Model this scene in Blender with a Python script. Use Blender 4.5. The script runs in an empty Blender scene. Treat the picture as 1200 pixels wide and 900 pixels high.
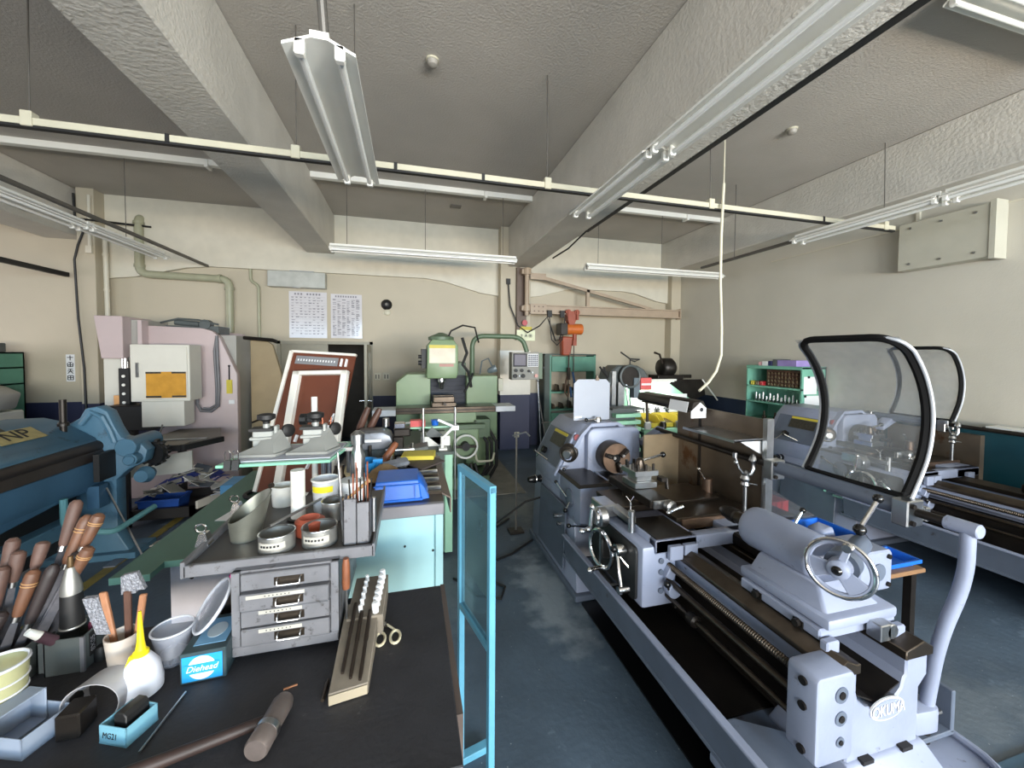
import bpy, bmesh, math, random
from mathutils import Vector, Matrix
random.seed(7)
SC = bpy.context.scene
COL = SC.collection
R = math.radians

# ---------------------------------------------------------------- camera
cam_d = bpy.data.cameras.new('camera')
cam_d.sensor_width = 36.0
cam_d.lens = 36.0 * 455 / 1200
cam_d.shift_y = -20 / 1200
cam_d.clip_start = 0.02
cam = bpy.data.objects.new('camera', cam_d)
COL.objects.link(cam)
_yaw, _pit, _rol = R(14.7), R(2.0), R(-0.4)
_f = Vector((math.sin(_yaw) * math.cos(_pit), math.cos(_yaw) * math.cos(_pit), -math.sin(_pit)))
_r = Vector((math.cos(_yaw), -math.sin(_yaw), 0))
_u = _r.cross(_f)
_r = (math.cos(_rol) * _r - math.sin(_rol) * _u).normalized()
_u = _r.cross(_f)
cam.matrix_world = Matrix(((_r.x, _u.x, -_f.x, 0), (_r.y, _u.y, -_f.y, 0), (_r.z, _u.z, -_f.z, 1.75), (0, 0, 0, 1)))
SC.camera = cam

# ---------------------------------------------------------------- world, light, exposure
w = bpy.data.worlds.new('world'); SC.world = w; w.use_nodes = True
bg = w.node_tree.nodes['Background']
sky = w.node_tree.nodes.new('ShaderNodeTexSky')
sky.sky_type = 'HOSEK_WILKIE'; sky.turbidity = 4.0; sky.ground_albedo = 0.4
sky.sun_direction = (0.3, 0.4, 0.86)
w.node_tree.links.new(sky.outputs[0], bg.inputs[0]); bg.inputs[1].default_value = 1.0
SC.view_settings.view_transform = 'Standard'
SC.view_settings.look = 'None'
SC.view_settings.gamma = 1.0
SC.view_settings.use_curve_mapping = False
SC.view_settings.exposure = 0.1
SC.cycles.use_denoising = True
SC.cycles.max_bounces = 10
SC.cycles.diffuse_bounces = 6
SC.cycles.sample_clamp_indirect = 6.0
SC.cycles.caustics_reflective = False
SC.cycles.caustics_refractive = False

def area(name, loc, size, energy, color, rot):
    d = bpy.data.lights.new(name, 'AREA'); d.shape = 'RECTANGLE'
    d.size, d.size_y = size; d.energy = energy; d.color = color
    o = bpy.data.objects.new(name, d); o.location = loc; o.rotation_euler = rot
    COL.objects.link(o); return o
# daylight through the windows of the rear wall (behind the camera) and of the left wall
WIN_REAR = ((-5.6, -3.4), (-2.6, -0.4), (0.3, 2.5), (3.0, 5.1))
for k, (xa, xb) in enumerate(WIN_REAR):   # blue sky light slanting down, warm light thrown up by the sunlit ground outside
    area('daylight_sky', ((xa + xb) / 2, -5.22, 2.3), (xb - xa - .1, 1.4), (60, 150, 250, 320)[k], (0.62, 0.82, 1.0), (R(78), 0, 0))
    area('daylight_ground', ((xa + xb) / 2, -5.22, 1.35), (xb - xa - .1, .7), (50, 185, 340, 380)[k], (1.0, 0.88, 0.73), (R((112, 114, 116, 120)[k]), 0, 0))
WIN_LEFT = ((1.2, 3.4), (4.2, 6.2))
for k, (ya, yb) in enumerate(WIN_LEFT):
    area('daylight_left', (-8.62, (ya + yb) / 2, 2.1), (yb - ya - .1, 1.7), 70, (1.0, 0.94, 0.97), (R(62), 0, R(-90)))

# ---------------------------------------------------------------- mesh helpers
class MB:
    def __init__(s, T=None): s.V = []; s.F = []; s.T = T
    def add(s, vs, fs):
        o = len(s.V)
        for v in vs:
            v = Vector(v); s.V.append(s.T @ v if s.T else v)
        for f in fs: s.F.append([o + i for i in f])
        return s
    def box(s, x0, x1, y0, y1, z0, z1):
        x0, x1 = min(x0, x1), max(x0, x1); y0, y1 = min(y0, y1), max(y0, y1); z0, z1 = min(z0, z1), max(z0, z1)
        return s.add([(x0,y0,z0),(x1,y0,z0),(x1,y1,z0),(x0,y1,z0),(x0,y0,z1),(x1,y0,z1),(x1,y1,z1),(x0,y1,z1)],
                     [(0,3,2,1),(4,5,6,7),(0,1,5,4),(1,2,6,5),(2,3,7,6),(3,0,4,7)])
    def hexa(s, p):   # eight corners: four low (counter-clockwise from above), four high
        return s.add(p, [(0,3,2,1),(4,5,6,7),(0,1,5,4),(1,2,6,5),(2,3,7,6),(3,0,4,7)])
    def obox(s, c, size, rot=(0,0,0)):
        from mathutils import Euler
        M = Matrix.Translation(c) @ Euler([R(a) for a in rot]).to_matrix().to_4x4()
        h = [d / 2 for d in size]
        return s.add([M @ Vector((sx*h[0], sy*h[1], sz*h[2])) for sz in (-1,1) for sx, sy in ((-1,-1),(1,-1),(1,1),(-1,1))],
                     [(0,3,2,1),(4,5,6,7),(0,1,5,4),(1,2,6,5),(2,3,7,6),(3,0,4,7)])
    def cyl(s, a, b, r, r2=None, n=16, cap=True):
        a, b = Vector(a), Vector(b); r2 = r if r2 is None else r2
        d = (b - a).normalized(); u = d.orthogonal().normalized(); v = d.cross(u)
        vs = []
        for p, q in ((a, r), (b, r2)):
            for i in range(n):
                t = 2 * math.pi * i / n; vs.append(p + q * (math.cos(t) * u + math.sin(t) * v))
        fs = [(i, (i+1) % n, n + (i+1) % n, n + i) for i in range(n)]
        if cap: fs += [tuple(range(n-1, -1, -1)), tuple(range(n, 2*n))]
        return s.add(vs, fs)
    def tube(s, pts, r, n=10, closed=False, cap=True):
        P = [Vector(p) for p in pts]; m = len(P); rr = r if isinstance(r, (list, tuple)) else [r] * m
        tg = []
        for i in range(m):
            a = P[i-1] if (i > 0 or closed) else P[i]; b = P[(i+1) % m] if (i < m-1 or closed) else P[i]
            tg.append((b - a).normalized())
        u = tg[0].orthogonal().normalized(); vs = []
        for i in range(m):
            u = (u - tg[i] * u.dot(tg[i])); u = u.normalized() if u.length > 1e-6 else tg[i].orthogonal().normalized()
            v = tg[i].cross(u)
            for k in range(n):
                t = 2 * math.pi * k / n; vs.append(P[i] + rr[i] * (math.cos(t) * u + math.sin(t) * v))
        fs = []
        for i in range(m if closed else m - 1):
            j = (i + 1) % m
            for k in range(n): fs.append((i*n + k, i*n + (k+1) % n, j*n + (k+1) % n, j*n + k))
        if not closed and cap: fs += [tuple(range(n-1, -1, -1)), tuple(range((m-1)*n, m*n))]
        return s.add(vs, fs)
    def rev(s, prof, c=(0,0,0), ax='z', n=20, d=None):   # prof: (radius, height) from bottom to top
        c = Vector(c)
        d = Vector(d).normalized() if d else {'x': Vector((1,0,0)), 'y': Vector((0,1,0)), 'z': Vector((0,0,1))}[ax]
        u = d.orthogonal().normalized(); v = d.cross(u); vs = []
        for r, h in prof:
            for k in range(n):
                t = 2 * math.pi * k / n; vs.append(c + d * h + max(r, 1e-5) * (math.cos(t) * u + math.sin(t) * v))
        fs = []
        for i in range(len(prof) - 1):
            for k in range(n): fs.append((i*n + k, i*n + (k+1) % n, (i+1)*n + (k+1) % n, (i+1)*n + k))
        m = len(prof)
        fs += [tuple(range(n-1, -1, -1)), tuple(range((m-1)*n, m*n))]
        return s.add(vs, fs)
    def prism(s, poly, ax, a, b):   # poly in the two other axes (x,y / x,z / y,z)
        f = {'x': lambda p, t: (t, p[0], p[1]), 'y': lambda p, t: (p[0], t, p[1]), 'z': lambda p, t: (p[0], p[1], t)}[ax]
        n = len(poly)
        vs = [f(p, a) for p in poly] + [f(p, b) for p in poly]
        return s.add(vs, [tuple(range(n-1, -1, -1)), tuple(range(n, 2*n))] + [(i, (i+1) % n, n + (i+1) % n, n + i) for i in range(n)])
    def sph(s, c, r, n=14):
        m = n // 2; prof = [(r * math.sin(math.pi * i / m), -r * math.cos(math.pi * i / m)) for i in range(m + 1)]
        return s.rev(prof, c, 'z', n)
    def torus(s, c, d, Rr, r, n=32, k=10):
        c = Vector(c); d = Vector(d).normalized(); u = d.orthogonal().normalized(); v = d.cross(u)
        return s.tube([c + Rr * (math.cos(2*math.pi*i/n) * u + math.sin(2*math.pi*i/n) * v) for i in range(n)], r, k, closed=True)

def arc(p0, p1, p2, n=6):   # quadratic bend
    p0, p1, p2 = Vector(p0), Vector(p1), Vector(p2)
    return [(1-t)**2 * p0 + 2*t*(1-t) * p1 + t*t * p2 for t in [i / n for i in range(n + 1)]]
def bend(pts, rad=.05, n=5):   # polyline with rounded corners
    P = [Vector(p) for p in pts]; out = [P[0]]
    for i in range(1, len(P) - 1):
        a = P[i] + (P[i-1] - P[i]).normalized() * min(rad, (P[i-1]-P[i]).length * .5)
        b = P[i] + (P[i+1] - P[i]).normalized() * min(rad, (P[i+1]-P[i]).length * .5)
        out += arc(a, P[i], b, n)
    return out + [P[-1]]
def rpoly(x0, x1, z0, z1, r, n=5):   # rounded rectangle
    out = []
    for cx, cz, a0 in ((x1-r, z0+r, -90), (x1-r, z1-r, 0), (x0+r, z1-r, 90), (x0+r, z0+r, 180)):
        for i in range(n + 1):
            t = R(a0 + 90 * i / n); out.append((cx + r * math.cos(t), cz + r * math.sin(t)))
    return out

def mesh(name, mb, mat, bevel=0, seg=1, inv=None, smooth=35):
    me = bpy.data.meshes.new(name)
    V = [inv @ v for v in mb.V] if inv else mb.V
    me.from_pydata([tuple(v) for v in V], [], mb.F)
    bm = bmesh.new(); bm.from_mesh(me)
    bmesh.ops.recalc_face_normals(bm, faces=bm.faces)
    if bevel:
        ed = [e for e in bm.edges if len(e.link_faces) == 2 and e.calc_face_angle(0) > R(50)]
        try: bmesh.ops.bevel(bm, geom=ed, offset=bevel, segments=seg, profile=.5, affect='EDGES', clamp_overlap=True)
        except Exception: pass
    bm.to_mesh(me); bm.free()
    for p in me.polygons: p.use_smooth = True
    me.set_sharp_from_angle(angle=R(smooth))
    if mat: me.materials.append(mat)
    return me
def props(o, label=None, cat=None, group=None, kind=None):
    for k, v in (('label', label), ('category', cat), ('group', group), ('kind', kind)):
        if v: o[k] = v
    return o
class Th:   # a thing: an Empty at its base, parts in world coordinates
    def __init__(s, name, label, cat, loc=(0,0,0), rz=0, group=None):
        s.o = bpy.data.objects.new(name, None); COL.objects.link(s.o); s.o.empty_display_size = .05
        s.o.location = loc; s.o.rotation_euler = (0, 0, R(rz))
        props(s.o, label, cat, group)
        s.inv = (Matrix.Translation(loc) @ Matrix.Rotation(R(rz), 4, 'Z')).inverted()
    def __call__(s, name, mb, mat, par=None, bevel=0, label=None, kind=None, seg=1, smooth=35):
        o = bpy.data.objects.new(name, mesh(name, mb, mat, bevel, seg, s.inv, smooth)); COL.objects.link(o)
        o.parent = par or s.o; props(o, label, None, None, kind); return o
    def share(s, name, src, par=None, loc=None):   # another piece with the same mesh
        o = src.copy(); o.name = name; COL.objects.link(o); o.parent = par or s.o
        if loc is not None: o.location = loc
        return o
    def text(s, name, body, size, loc, rot, mat, par=None, ext=.0006, sx=1.0, shear=0):
        c = bpy.data.curves.new(name, 'FONT'); c.body = body; c.size = size; c.extrude = ext; c.shear = shear
        c.align_x = 'CENTER'; c.align_y = 'CENTER'; c.materials.append(mat)
        tmp = bpy.data.objects.new('lettering_source', c); me = bpy.data.meshes.new_from_object(tmp)
        bpy.data.objects.remove(tmp); bpy.data.curves.remove(c); me.materials.clear(); me.materials.append(mat)
        o = bpy.data.objects.new(name, me); COL.objects.link(o)
        M = s.inv @ (Matrix.Translation(loc) @ rot.to_4x4())
        o.parent = par or s.o; o.matrix_local = M @ Matrix.Diagonal((sx, 1, 1, 1)); return o
def one(name, mb, mat, label, cat, group=None, bevel=0, seg=1, kind=None, smooth=35):
    xs = [v.x for v in mb.V]; ys = [v.y for v in mb.V]; zs = [v.z for v in mb.V]
    loc = Vector(((min(xs)+max(xs))/2, (min(ys)+max(ys))/2, min(zs)))
    o = bpy.data.objects.new(name, mesh(name, mb, mat, bevel, seg, Matrix.Translation(-loc), smooth)); COL.objects.link(o)
    o.location = loc; return props(o, label, cat, group, kind)
def struct(name, mb, mat, bevel=0, par=None):
    o = bpy.data.objects.new(name, mesh(name, mb, mat, bevel)); COL.objects.link(o)
    if par: o.parent = par
    else: o['kind'] = 'structure'
    return o
def copy_thing(src, loc, rz=0, label=None):   # a thing, its parts and their sub-parts
    c = src.copy(); COL.objects.link(c); c.location = loc; c.rotation_euler = (0, 0, R(rz))
    if label: c['label'] = label
    for ch in src.children:
        d = ch.copy(); COL.objects.link(d); d.parent = c
        for g in ch.children:
            e = g.copy(); COL.objects.link(e); e.parent = d
    return c
def face_rot(right, up):   # rotation whose local x is right and local y is up (for lettering)
    r = Vector(right).normalized(); u = Vector(up).normalized(); n = r.cross(u); u = n.cross(r)
    return Matrix(((r.x, u.x, n.x), (r.y, u.y, n.y), (r.z, u.z, n.z)))
FRONT = face_rot((1,0,0), (0,0,1))      # reads from the camera side (-y)

# ---------------------------------------------------------------- materials
def lin(c):
    return tuple(((v/255)/12.92 if v/255 <= .04045 else ((v/255 + .055)/1.055) ** 2.4) for v in c) + (1.0,)
MC = {}
def mat(name, col, rough=.5, metal=0.0, var=.12, vs=6.0, wear=None, wt=.62, ws=9.0, bump=0.0, bs=60.0, spec=.5, alpha=None, trans=0.0, emit=0):
    if name in MC: return MC[name]
    m = bpy.data.materials.new(name); m.use_nodes = True; nt = m.node_tree; N = nt.nodes; L = nt.links
    b = N['Principled BSDF']; b.inputs['Roughness'].default_value = rough; b.inputs['Metallic'].default_value = metal
    b.inputs['Specular IOR Level'].default_value = spec
    tc = N.new('ShaderNodeTexCoord'); src = tc.outputs['Object']
    n1 = N.new('ShaderNodeTexNoise'); n1.inputs['Scale'].default_value = vs; n1.inputs['Detail'].default_value = 5; L.new(src, n1.inputs['Vector'])
    c = lin(col)
    mr = N.new('ShaderNodeValToRGB'); mr.color_ramp.elements[0].position = .3; mr.color_ramp.elements[1].position = .7
    mr.color_ramp.elements[0].color = tuple(x * (1 - var) for x in c[:3]) + (1,)
    mr.color_ramp.elements[1].color = tuple(min(1, x * (1 + var)) for x in c[:3]) + (1,)
    L.new(n1.outputs[0], mr.inputs[0]); out = mr.outputs[0]
    if wear:
        n2 = N.new('ShaderNodeTexNoise'); n2.inputs['Scale'].default_value = ws; n2.inputs['Detail'].default_value = 8; n2.inputs['Roughness'].default_value = .7
        L.new(src, n2.inputs['Vector'])
        r2 = N.new('ShaderNodeValToRGB'); r2.color_ramp.elements[0].position = wt; r2.color_ramp.elements[1].position = min(1, wt + .1)
        L.new(n2.outputs[0], r2.inputs[0])
        mx = N.new('ShaderNodeMixRGB'); mx.inputs[2].default_value = lin(wear); L.new(r2.outputs[0], mx.inputs[0]); L.new(out, mx.inputs[1]); out = mx.outputs[0]
    L.new(out, b.inputs['Base Color'])
    if bump:
        n3 = N.new('ShaderNodeTexNoise'); n3.inputs['Scale'].default_value = bs; n3.inputs['Detail'].default_value = 4; L.new(src, n3.inputs['Vector'])
        bp = N.new('ShaderNodeBump'); bp.inputs['Strength'].default_value = bump; bp.inputs['Distance'].default_value = .01
        L.new(n3.outputs[0], bp.inputs['Height']); L.new(bp.outputs[0], b.inputs['Normal'])
    if alpha is not None: b.inputs['Alpha'].default_value = alpha
    if trans: b.inputs['Transmission Weight'].default_value = trans
    MC[name] = m; return m
def two_tone(name, top, low, h, rough=.55):   # painted wall: light above, dark dado below height h
    m = mat(name, top, rough, var=.05, vs=1.3, bump=.12, bs=90)
    nt = m.node_tree; N = nt.nodes; L = nt.links; b = N['Principled BSDF']
    old = b.inputs['Base Color'].links[0].from_socket
    g = N.new('ShaderNodeNewGeometry'); sp = N.new('ShaderNodeSeparateXYZ'); L.new(g.outputs['Position'], sp.inputs[0])
    lt = N.new('ShaderNodeMath'); lt.operation = 'LESS_THAN'; lt.inputs[1].default_value = h; L.new(sp.outputs[2], lt.inputs[0])
    mx = N.new('ShaderNodeMixRGB'); mx.inputs[2].default_value = lin(low); L.new(lt.outputs[0], mx.inputs[0]); L.new(old, mx.inputs[1]); L.new(mx.outputs[0], b.inputs['Base Color'])
    return m

# ================================================================ STRUCTURE
M_WALL = two_tone('wall_paint_beige', (183, 174, 154), (42, 46, 74), 1.0)
M_WALLR = two_tone('wall_paint_right', (192, 188, 176), (34, 48, 72), 1.0)
M_CEIL = mat('ceiling_plaster', (178, 173, 166), .85, var=.06, vs=1.5, bump=.5, bs=55)
M_BEAM = mat('beam_plaster', (200, 196, 187), .55, var=.07, vs=3, bump=.65, bs=38)
M_TRIM = mat('cream_paint', (205, 200, 184), .5, var=.05)
M_DARK = mat('dark_void', (14, 14, 15), .9)

# floor: dark blue-green paint with worn pale patches
M_FLOOR = mat('floor_paint', (70, 84, 98), .5, var=.30, vs=1.6, wear=(112, 128, 142), wt=.60, ws=2.2, bump=.25, bs=30)
def floor_patches(m):
    nt = m.node_tree; N = nt.nodes; L = nt.links; b = N['Principled BSDF']
    old = b.inputs['Base Color'].links[0].from_socket
    g = N.new('ShaderNodeNewGeometry'); nz = N.new('ShaderNodeTexNoise'); nz.inputs['Scale'].default_value = 7; nz.inputs['Detail'].default_value = 8
    L.new(g.outputs['Position'], nz.inputs['Vector'])
    for (cx, cy, rx, ry, colr) in ((.98, 2.62, .19, .6, (142, 152, 160)), (1.06, 4.3, .35, .5, (108, 114, 114)), (.25, 2.9, .2, .6, (96, 104, 112)), (2.6, 1.2, .5, .25, (98, 108, 116))):
        mp = N.new('ShaderNodeVectorMath'); mp.operation = 'SUBTRACT'; mp.inputs[1].default_value = (cx, cy, 0); L.new(g.outputs['Position'], mp.inputs[0])
        sc = N.new('ShaderNodeVectorMath'); sc.operation = 'DIVIDE'; sc.inputs[1].default_value = (rx, ry, 1); L.new(mp.outputs[0], sc.inputs[0])
        ln = N.new('ShaderNodeVectorMath'); ln.operation = 'LENGTH'; L.new(sc.outputs[0], ln.inputs[0])
        ad = N.new('ShaderNodeMath'); ad.operation = 'MULTIPLY_ADD'; L.new(nz.outputs[0], ad.inputs[0]); ad.inputs[1].default_value = 2.4; L.new(ln.outputs['Value'], ad.inputs[2])
        rp = N.new('ShaderNodeValToRGB'); rp.color_ramp.elements[0].position = .62; rp.color_ramp.elements[1].position = .92
        rp.color_ramp.elements[0].color = (.75, .75, .75, 1); rp.color_ramp.elements[1].color = (0, 0, 0, 1)
        dv = N.new('ShaderNodeMath'); dv.operation = 'DIVIDE'; L.new(ad.outputs[0], dv.inputs[0]); dv.inputs[1].default_value = 2.6
        L.new(dv.outputs[0], rp.inputs[0])
        mx = N.new('ShaderNodeMixRGB'); mx.inputs[2].default_value = lin(colr); L.new(rp.outputs[0], mx.inputs[0]); L.new(old, mx.inputs[1]); old = mx.outputs[0]
    vo = N.new('ShaderNodeTexVoronoi'); vo.inputs['Scale'].default_value = 17; L.new(g.outputs['Position'], vo.inputs['Vector'])
    r3 = N.new('ShaderNodeValToRGB'); r3.color_ramp.elements[0].position = .035; r3.color_ramp.elements[0].color = (.8, .8, .8, 1); r3.color_ramp.elements[1].position = .06; r3.color_ramp.elements[1].color = (0, 0, 0, 1)
    L.new(vo.outputs['Distance'], r3.inputs[0])
    mx = N.new('ShaderNodeMixRGB'); mx.inputs[2].default_value = lin((150, 158, 160)); L.new(r3.outputs[0], mx.inputs[0]); L.new(old, mx.inputs[1])
    L.new(mx.outputs[0], b.inputs['Base Color'])
floor_patches(M_FLOOR)
XR, YB, HC = 5.36, 7.05, 4.0
XL, YN = -8.6, -5.2
struct('floor', MB().box(XL-.2, XR+.2, YN-.2, YB+1.8, -.12, 0), M_FLOOR)
struct('ceiling', MB().box(XL-.2, XR+.2, YN-.2, YB+.2, HC, HC+.15), M_CEIL)
# back wall with a double-door opening (x -2.08 .. -.62, z 0 .. 1.93)
DX0, DX1, DZ = -2.08, -.62, 1.93
struct('wall_back', MB().box(XL, DX0, YB, YB+.15, 0, HC).box(DX1, XR, YB, YB+.15, 0, HC).box(DX0, DX1, YB, YB+.15, DZ, HC), M_WALL)
struct('wall_right', MB().box(XR, XR+.15, YN, YB+.15, 0, HC), M_WALLR)
def holed(ax, fixed, t, a0, a1, holes, z0, z1):
    mb = MB(); f = (lambda p, q, za, zb: mb.box(p, q, fixed, fixed+t, za, zb)) if ax == 'x' else (lambda p, q, za, zb: mb.box(fixed, fixed+t, p, q, za, zb))
    c = a0
    for h0, h1 in holes:
        f(c, h0, 0, HC); f(h0, h1, 0, z0); f(h0, h1, z1, HC); c = h1
    f(c, a1, 0, HC); return mb
struct('wall_rear', holed('x', YN-.15, .15, XL, XR, WIN_REAR, .95, 3.05), M_WALL)
struct('wall_left', holed('y', XL-.15, .15, YN, YB, WIN_LEFT, 1.2, 3.0), M_WALL)
M_ALU = mat('window_aluminium', (150, 152, 152), .35, .8)
n = 0
for xa, xb in WIN_REAR:
    n += 1; mb = MB(); xm = (xa + xb) / 2
    for x in (xa, xm, xb): mb.box(x-.03, x+.03, YN-.06, YN-.02, .95, 3.05)
    for z in (.95, 2.3, 3.05): mb.box(xa, xb, YN-.06, YN-.02, z-.03, z+.03)
    struct('window_%d' % n, mb, M_ALU)
for ya, yb in WIN_LEFT:
    n += 1; mb = MB(); ym = (ya + yb) / 2
    for y in (ya, ym, yb): mb.box(XL-.06, XL-.02, y-.03, y+.03, 1.2, 3.0)
    for z in (1.2, 3.0): mb.box(XL-.06, XL-.02, ya, yb, z-.03, z+.03)
    struct('window_%d' % n, mb, M_ALU)
# dark passage behind the double door
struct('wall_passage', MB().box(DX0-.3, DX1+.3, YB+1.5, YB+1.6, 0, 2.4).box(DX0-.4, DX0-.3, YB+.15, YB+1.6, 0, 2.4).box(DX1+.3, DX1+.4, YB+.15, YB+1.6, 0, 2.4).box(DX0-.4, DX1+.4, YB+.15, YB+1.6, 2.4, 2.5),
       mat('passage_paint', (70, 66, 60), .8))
# ceiling beams (deep), columns, haunched wall beam
struct('trim_1', MB().box(-1.62, -1.2, YN, YB, 3.36, HC), M_BEAM, .012)
struct('trim_2', MB().box(1.70, 2.16, YN, YB, 3.30, HC), M_BEAM, .012)
struct('trim_3', MB().box(4.98, XR, YN, YB, 3.40, HC), M_BEAM, .012)
struct('trim_4', MB().box(-5.0, -4.5, YN, YB, 3.34, HC), M_BEAM, .012)
struct('trim_5', MB().box(1.56, 2.12, YB-.27, YB, 0, HC), M_WALL, .006)     # column between the bays
struct('trim_10', MB().box(1.555, 2.125, YB-.275, YB-.1, 1.0, 1.80), mat('column_gloss_paint', (210, 206, 194), .3, var=.06, vs=4))   # glossy repainted band on the column
struct('trim_6', MB().box(-4.46, -4.26, YB-.27, YB, 0, HC), M_WALL, .006)
struct('trim_7', MB().box(5.14, XR, YB-.2, YB, 0, HC), M_WALL, .006)
def haunch(x0, x1, d, zl, zh, l=1.0):
    prof = [(x0, HC), (x0, zl)] + [(x0 + l * t, zl + (zh - zl) * (3*t*t - 2*t**3)) for t in (.25, .5, .75, 1)] \
         + [(x1 - l * t, zl + (zh - zl) * (3*t*t - 2*t**3)) for t in (1, .75, .5, .25)] + [(x1, zl), (x1, HC)]
    return MB().prism(prof, 'y', YB - d, YB)
struct('trim_8', haunch(-4.26, 1.56, .07, 2.80, 3.05, 1.3), M_TRIM)
struct('trim_9', haunch(2.12, 5.14, .07, 2.80, 3.0, 1.0), M_TRIM)
# yellow aisle line on the floor
struct('floor_marking', MB().box(-2.38, -2.30, 1.5, 5.2, 0, .003), mat('yellow_floor_paint', (120, 108, 50), .6, var=.3, vs=8, wear=(62, 66, 66), wt=.55))

# double door: closed left leaf with a window, right leaf swung open
M_DFR = mat('door_paint', (150, 146, 130), .45, var=.05)
M_GLASSD = mat('dark_glass', (30, 34, 34), .08, spec=.8)
d = struct('door_1', MB().box(DX0, DX0+.05, YB-.02, YB+.1, 0, DZ).box(DX1-.05, DX1, YB-.02, YB+.1, 0, DZ).box(DX0, DX1, YB-.02, YB+.1, DZ-.05, DZ), M_DFR)
lf = struct('door_2', MB().box(DX0+.05, DX0+.2, YB+.02, YB+.06, .02, DZ-.05).box(DX0+.62, DX0+.75, YB+.02, YB+.06, .02, DZ-.05).box(DX0+.2, DX0+.62, YB+.02, YB+.06, .02, 1.0).box(DX0+.2, DX0+.62, YB+.02, YB+.06, 1.72, DZ-.05), M_DFR)
struct('pane', MB().box(DX0+.2, DX0+.62, YB+.03, YB+.045, 1.0, 1.72), M_GLASSD, par=lf)
struct('paper_notice', MB().box(DX0+.26, DX0+.33, YB+.022, YB+.029, 1.25, 1.5), mat('notice_paper', (190, 195, 190), .6), par=lf)
# right leaf stands open into the room
lo = struct('door_3', MB().box(DX1-.06, DX1-.02, YB-.74, YB-.58, .02, DZ-.06).box(DX1-.06, DX1-.02, YB-.14, YB-.02, .02, DZ-.06).box(DX1-.06, DX1-.02, YB-.58, YB-.14, .02, .95).box(DX1-.06, DX1-.02, YB-.58, YB-.14, 1.75, DZ-.06), M_DFR)
struct('pane', MB().box(DX1-.05, DX1-.03, YB-.58, YB-.14, .95, 1.75), mat('milky_glass', (150, 156, 150), .2), par=lo)
struct('door_handle', MB().cyl((DX1-.13, YB-.68, 1.0), (DX1+.05, YB-.68, 1.0), .012, n=10).cyl((DX1-.13, YB-.68, 1.0), (DX1-.13, YB-.56, 1.0), .01, n=8).cyl((DX1+.05, YB-.68, 1.0), (DX1+.05, YB-.56, 1.0), .01, n=8), mat('chrome', (215, 215, 215), .15, 1.0, var=.02), par=lo)

# ================================================================ CEILING FITTINGS
M_WHITE = mat('white_enamel', (226, 226, 220), .35, var=.03)
M_CREAM = mat('cream_enamel', (190, 186, 166), .4, var=.06)
M_TUBE = mat('fluorescent_tube', (235, 236, 232), .25, var=.01)
M_ROD = mat('dark_rod', (96, 93, 88), .5, .4)
M_BLK = mat('black_rubber', (22, 22, 23), .55, var=.1)
M_STEEL = mat('bright_steel', (176, 178, 180), .28, 1.0, var=.10, vs=20)
M_CHROME = MC['chrome']
def lamp(label, a, b, group, rods=(), w=.24, tubes=2, ztop=HC):
    # twin-tube batten from a to b (axis aligned), reflector wings, sockets
    a, b = Vector(a), Vector(b); mid = (a + b) / 2
    t = Th('ceiling_light', label, 'ceiling light', (mid.x, mid.y, mid.z), 0, group)
    ln = (b - a).length; d = (b - a).normalized(); s = Vector((d.y, -d.x, 0))
    Tm = Matrix(((s.x, d.x, 0, a.x), (s.y, d.y, 0, a.y), (s.z, d.z, 1, a.z), (0, 0, 0, 1)))
    h = w / 2
    sec = [(-h, 0), (-h, .012), (-.035, .055), (-.035, .075), (.035, .075), (.035, .055), (h, .012), (h, 0), (.03, .045), (-.03, .045)]
    t('reflector', MB(Tm).prism([(x, z) for x, z in sec], 'y', 0, ln), M_WHITE)
    xs = (-h*.55, h*.55) if tubes == 2 else (0,)
    for x in xs:
        t('tube', MB(Tm).cyl((x, .03, -.002), (x, ln-.03, -.002), .0145, n=10), M_TUBE)
        for y in (0, ln-.035):
            t('socket', MB(Tm).box(x-.02, x+.02, y, y+.035, -.022, .04), M_WHITE, bevel=.006)
    for q in rods:
        p = a + d * q
        t('hanger_rod', MB().cyl((p.x, p.y, a.z+.07), (p.x, p.y, ztop), .004, n=6), M_ROD)
    return t
lamp('short twin-tube light hanging over the aisle on a grey drop pole', (-.345, 1.72, 2.94), (-.345, 2.96, 2.94), 'suspended twin-tube lights', (1.05,), w=.27)
t = lamp('long twin-tube light under the deep beam, farther unit of the pair', (1.46, 2.1, 2.96), (1.46, 3.2, 2.96), None, (), w=.22)
t = lamp('long twin-tube light under the deep beam, nearer unit over the lathe', (1.46, .35, 2.96), (1.46, 2.07, 2.96), None, (), w=.22)
t = lamp('twin-tube light by the wall panel, farther of the two units', (4.02, 2.12, 2.96), (4.02, 3.3, 2.96), None, (), w=.22)
t = lamp('twin-tube light by the wall panel, nearer of the two units', (4.02, .5, 2.96), (4.02, 2.09, 2.96), None, (), w=.22)
t = lamp('twin-tube light on the left above the blue machine, far unit', (-3.16, 4.9, 2.97), (-3.16, 6.15, 2.97), None, (.6,), w=.2)
t = lamp('twin-tube light on the left above the blue machine, near unit', (-3.16, 2.9, 2.97), (-3.16, 4.86, 2.97), None, (.6,), w=.2)
lamp('long light at the back hanging before the column and jib crane', (-.98, 5.4, 3.05), (1.46, 5.4, 3.05), None, (.2, 1.18, 2.25), w=.2)
lamp('long light at the back hanging right of the deep beam', (2.55, 5.4, 3.03), (4.98, 5.4, 3.03), None, (.2, 1.3), w=.2)
t = lamp('ceiling light high in the right front corner of the photo', (3.18, 1.62, 3.90), (4.6, 1.62, 3.90), None, (), w=.2)
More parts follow.
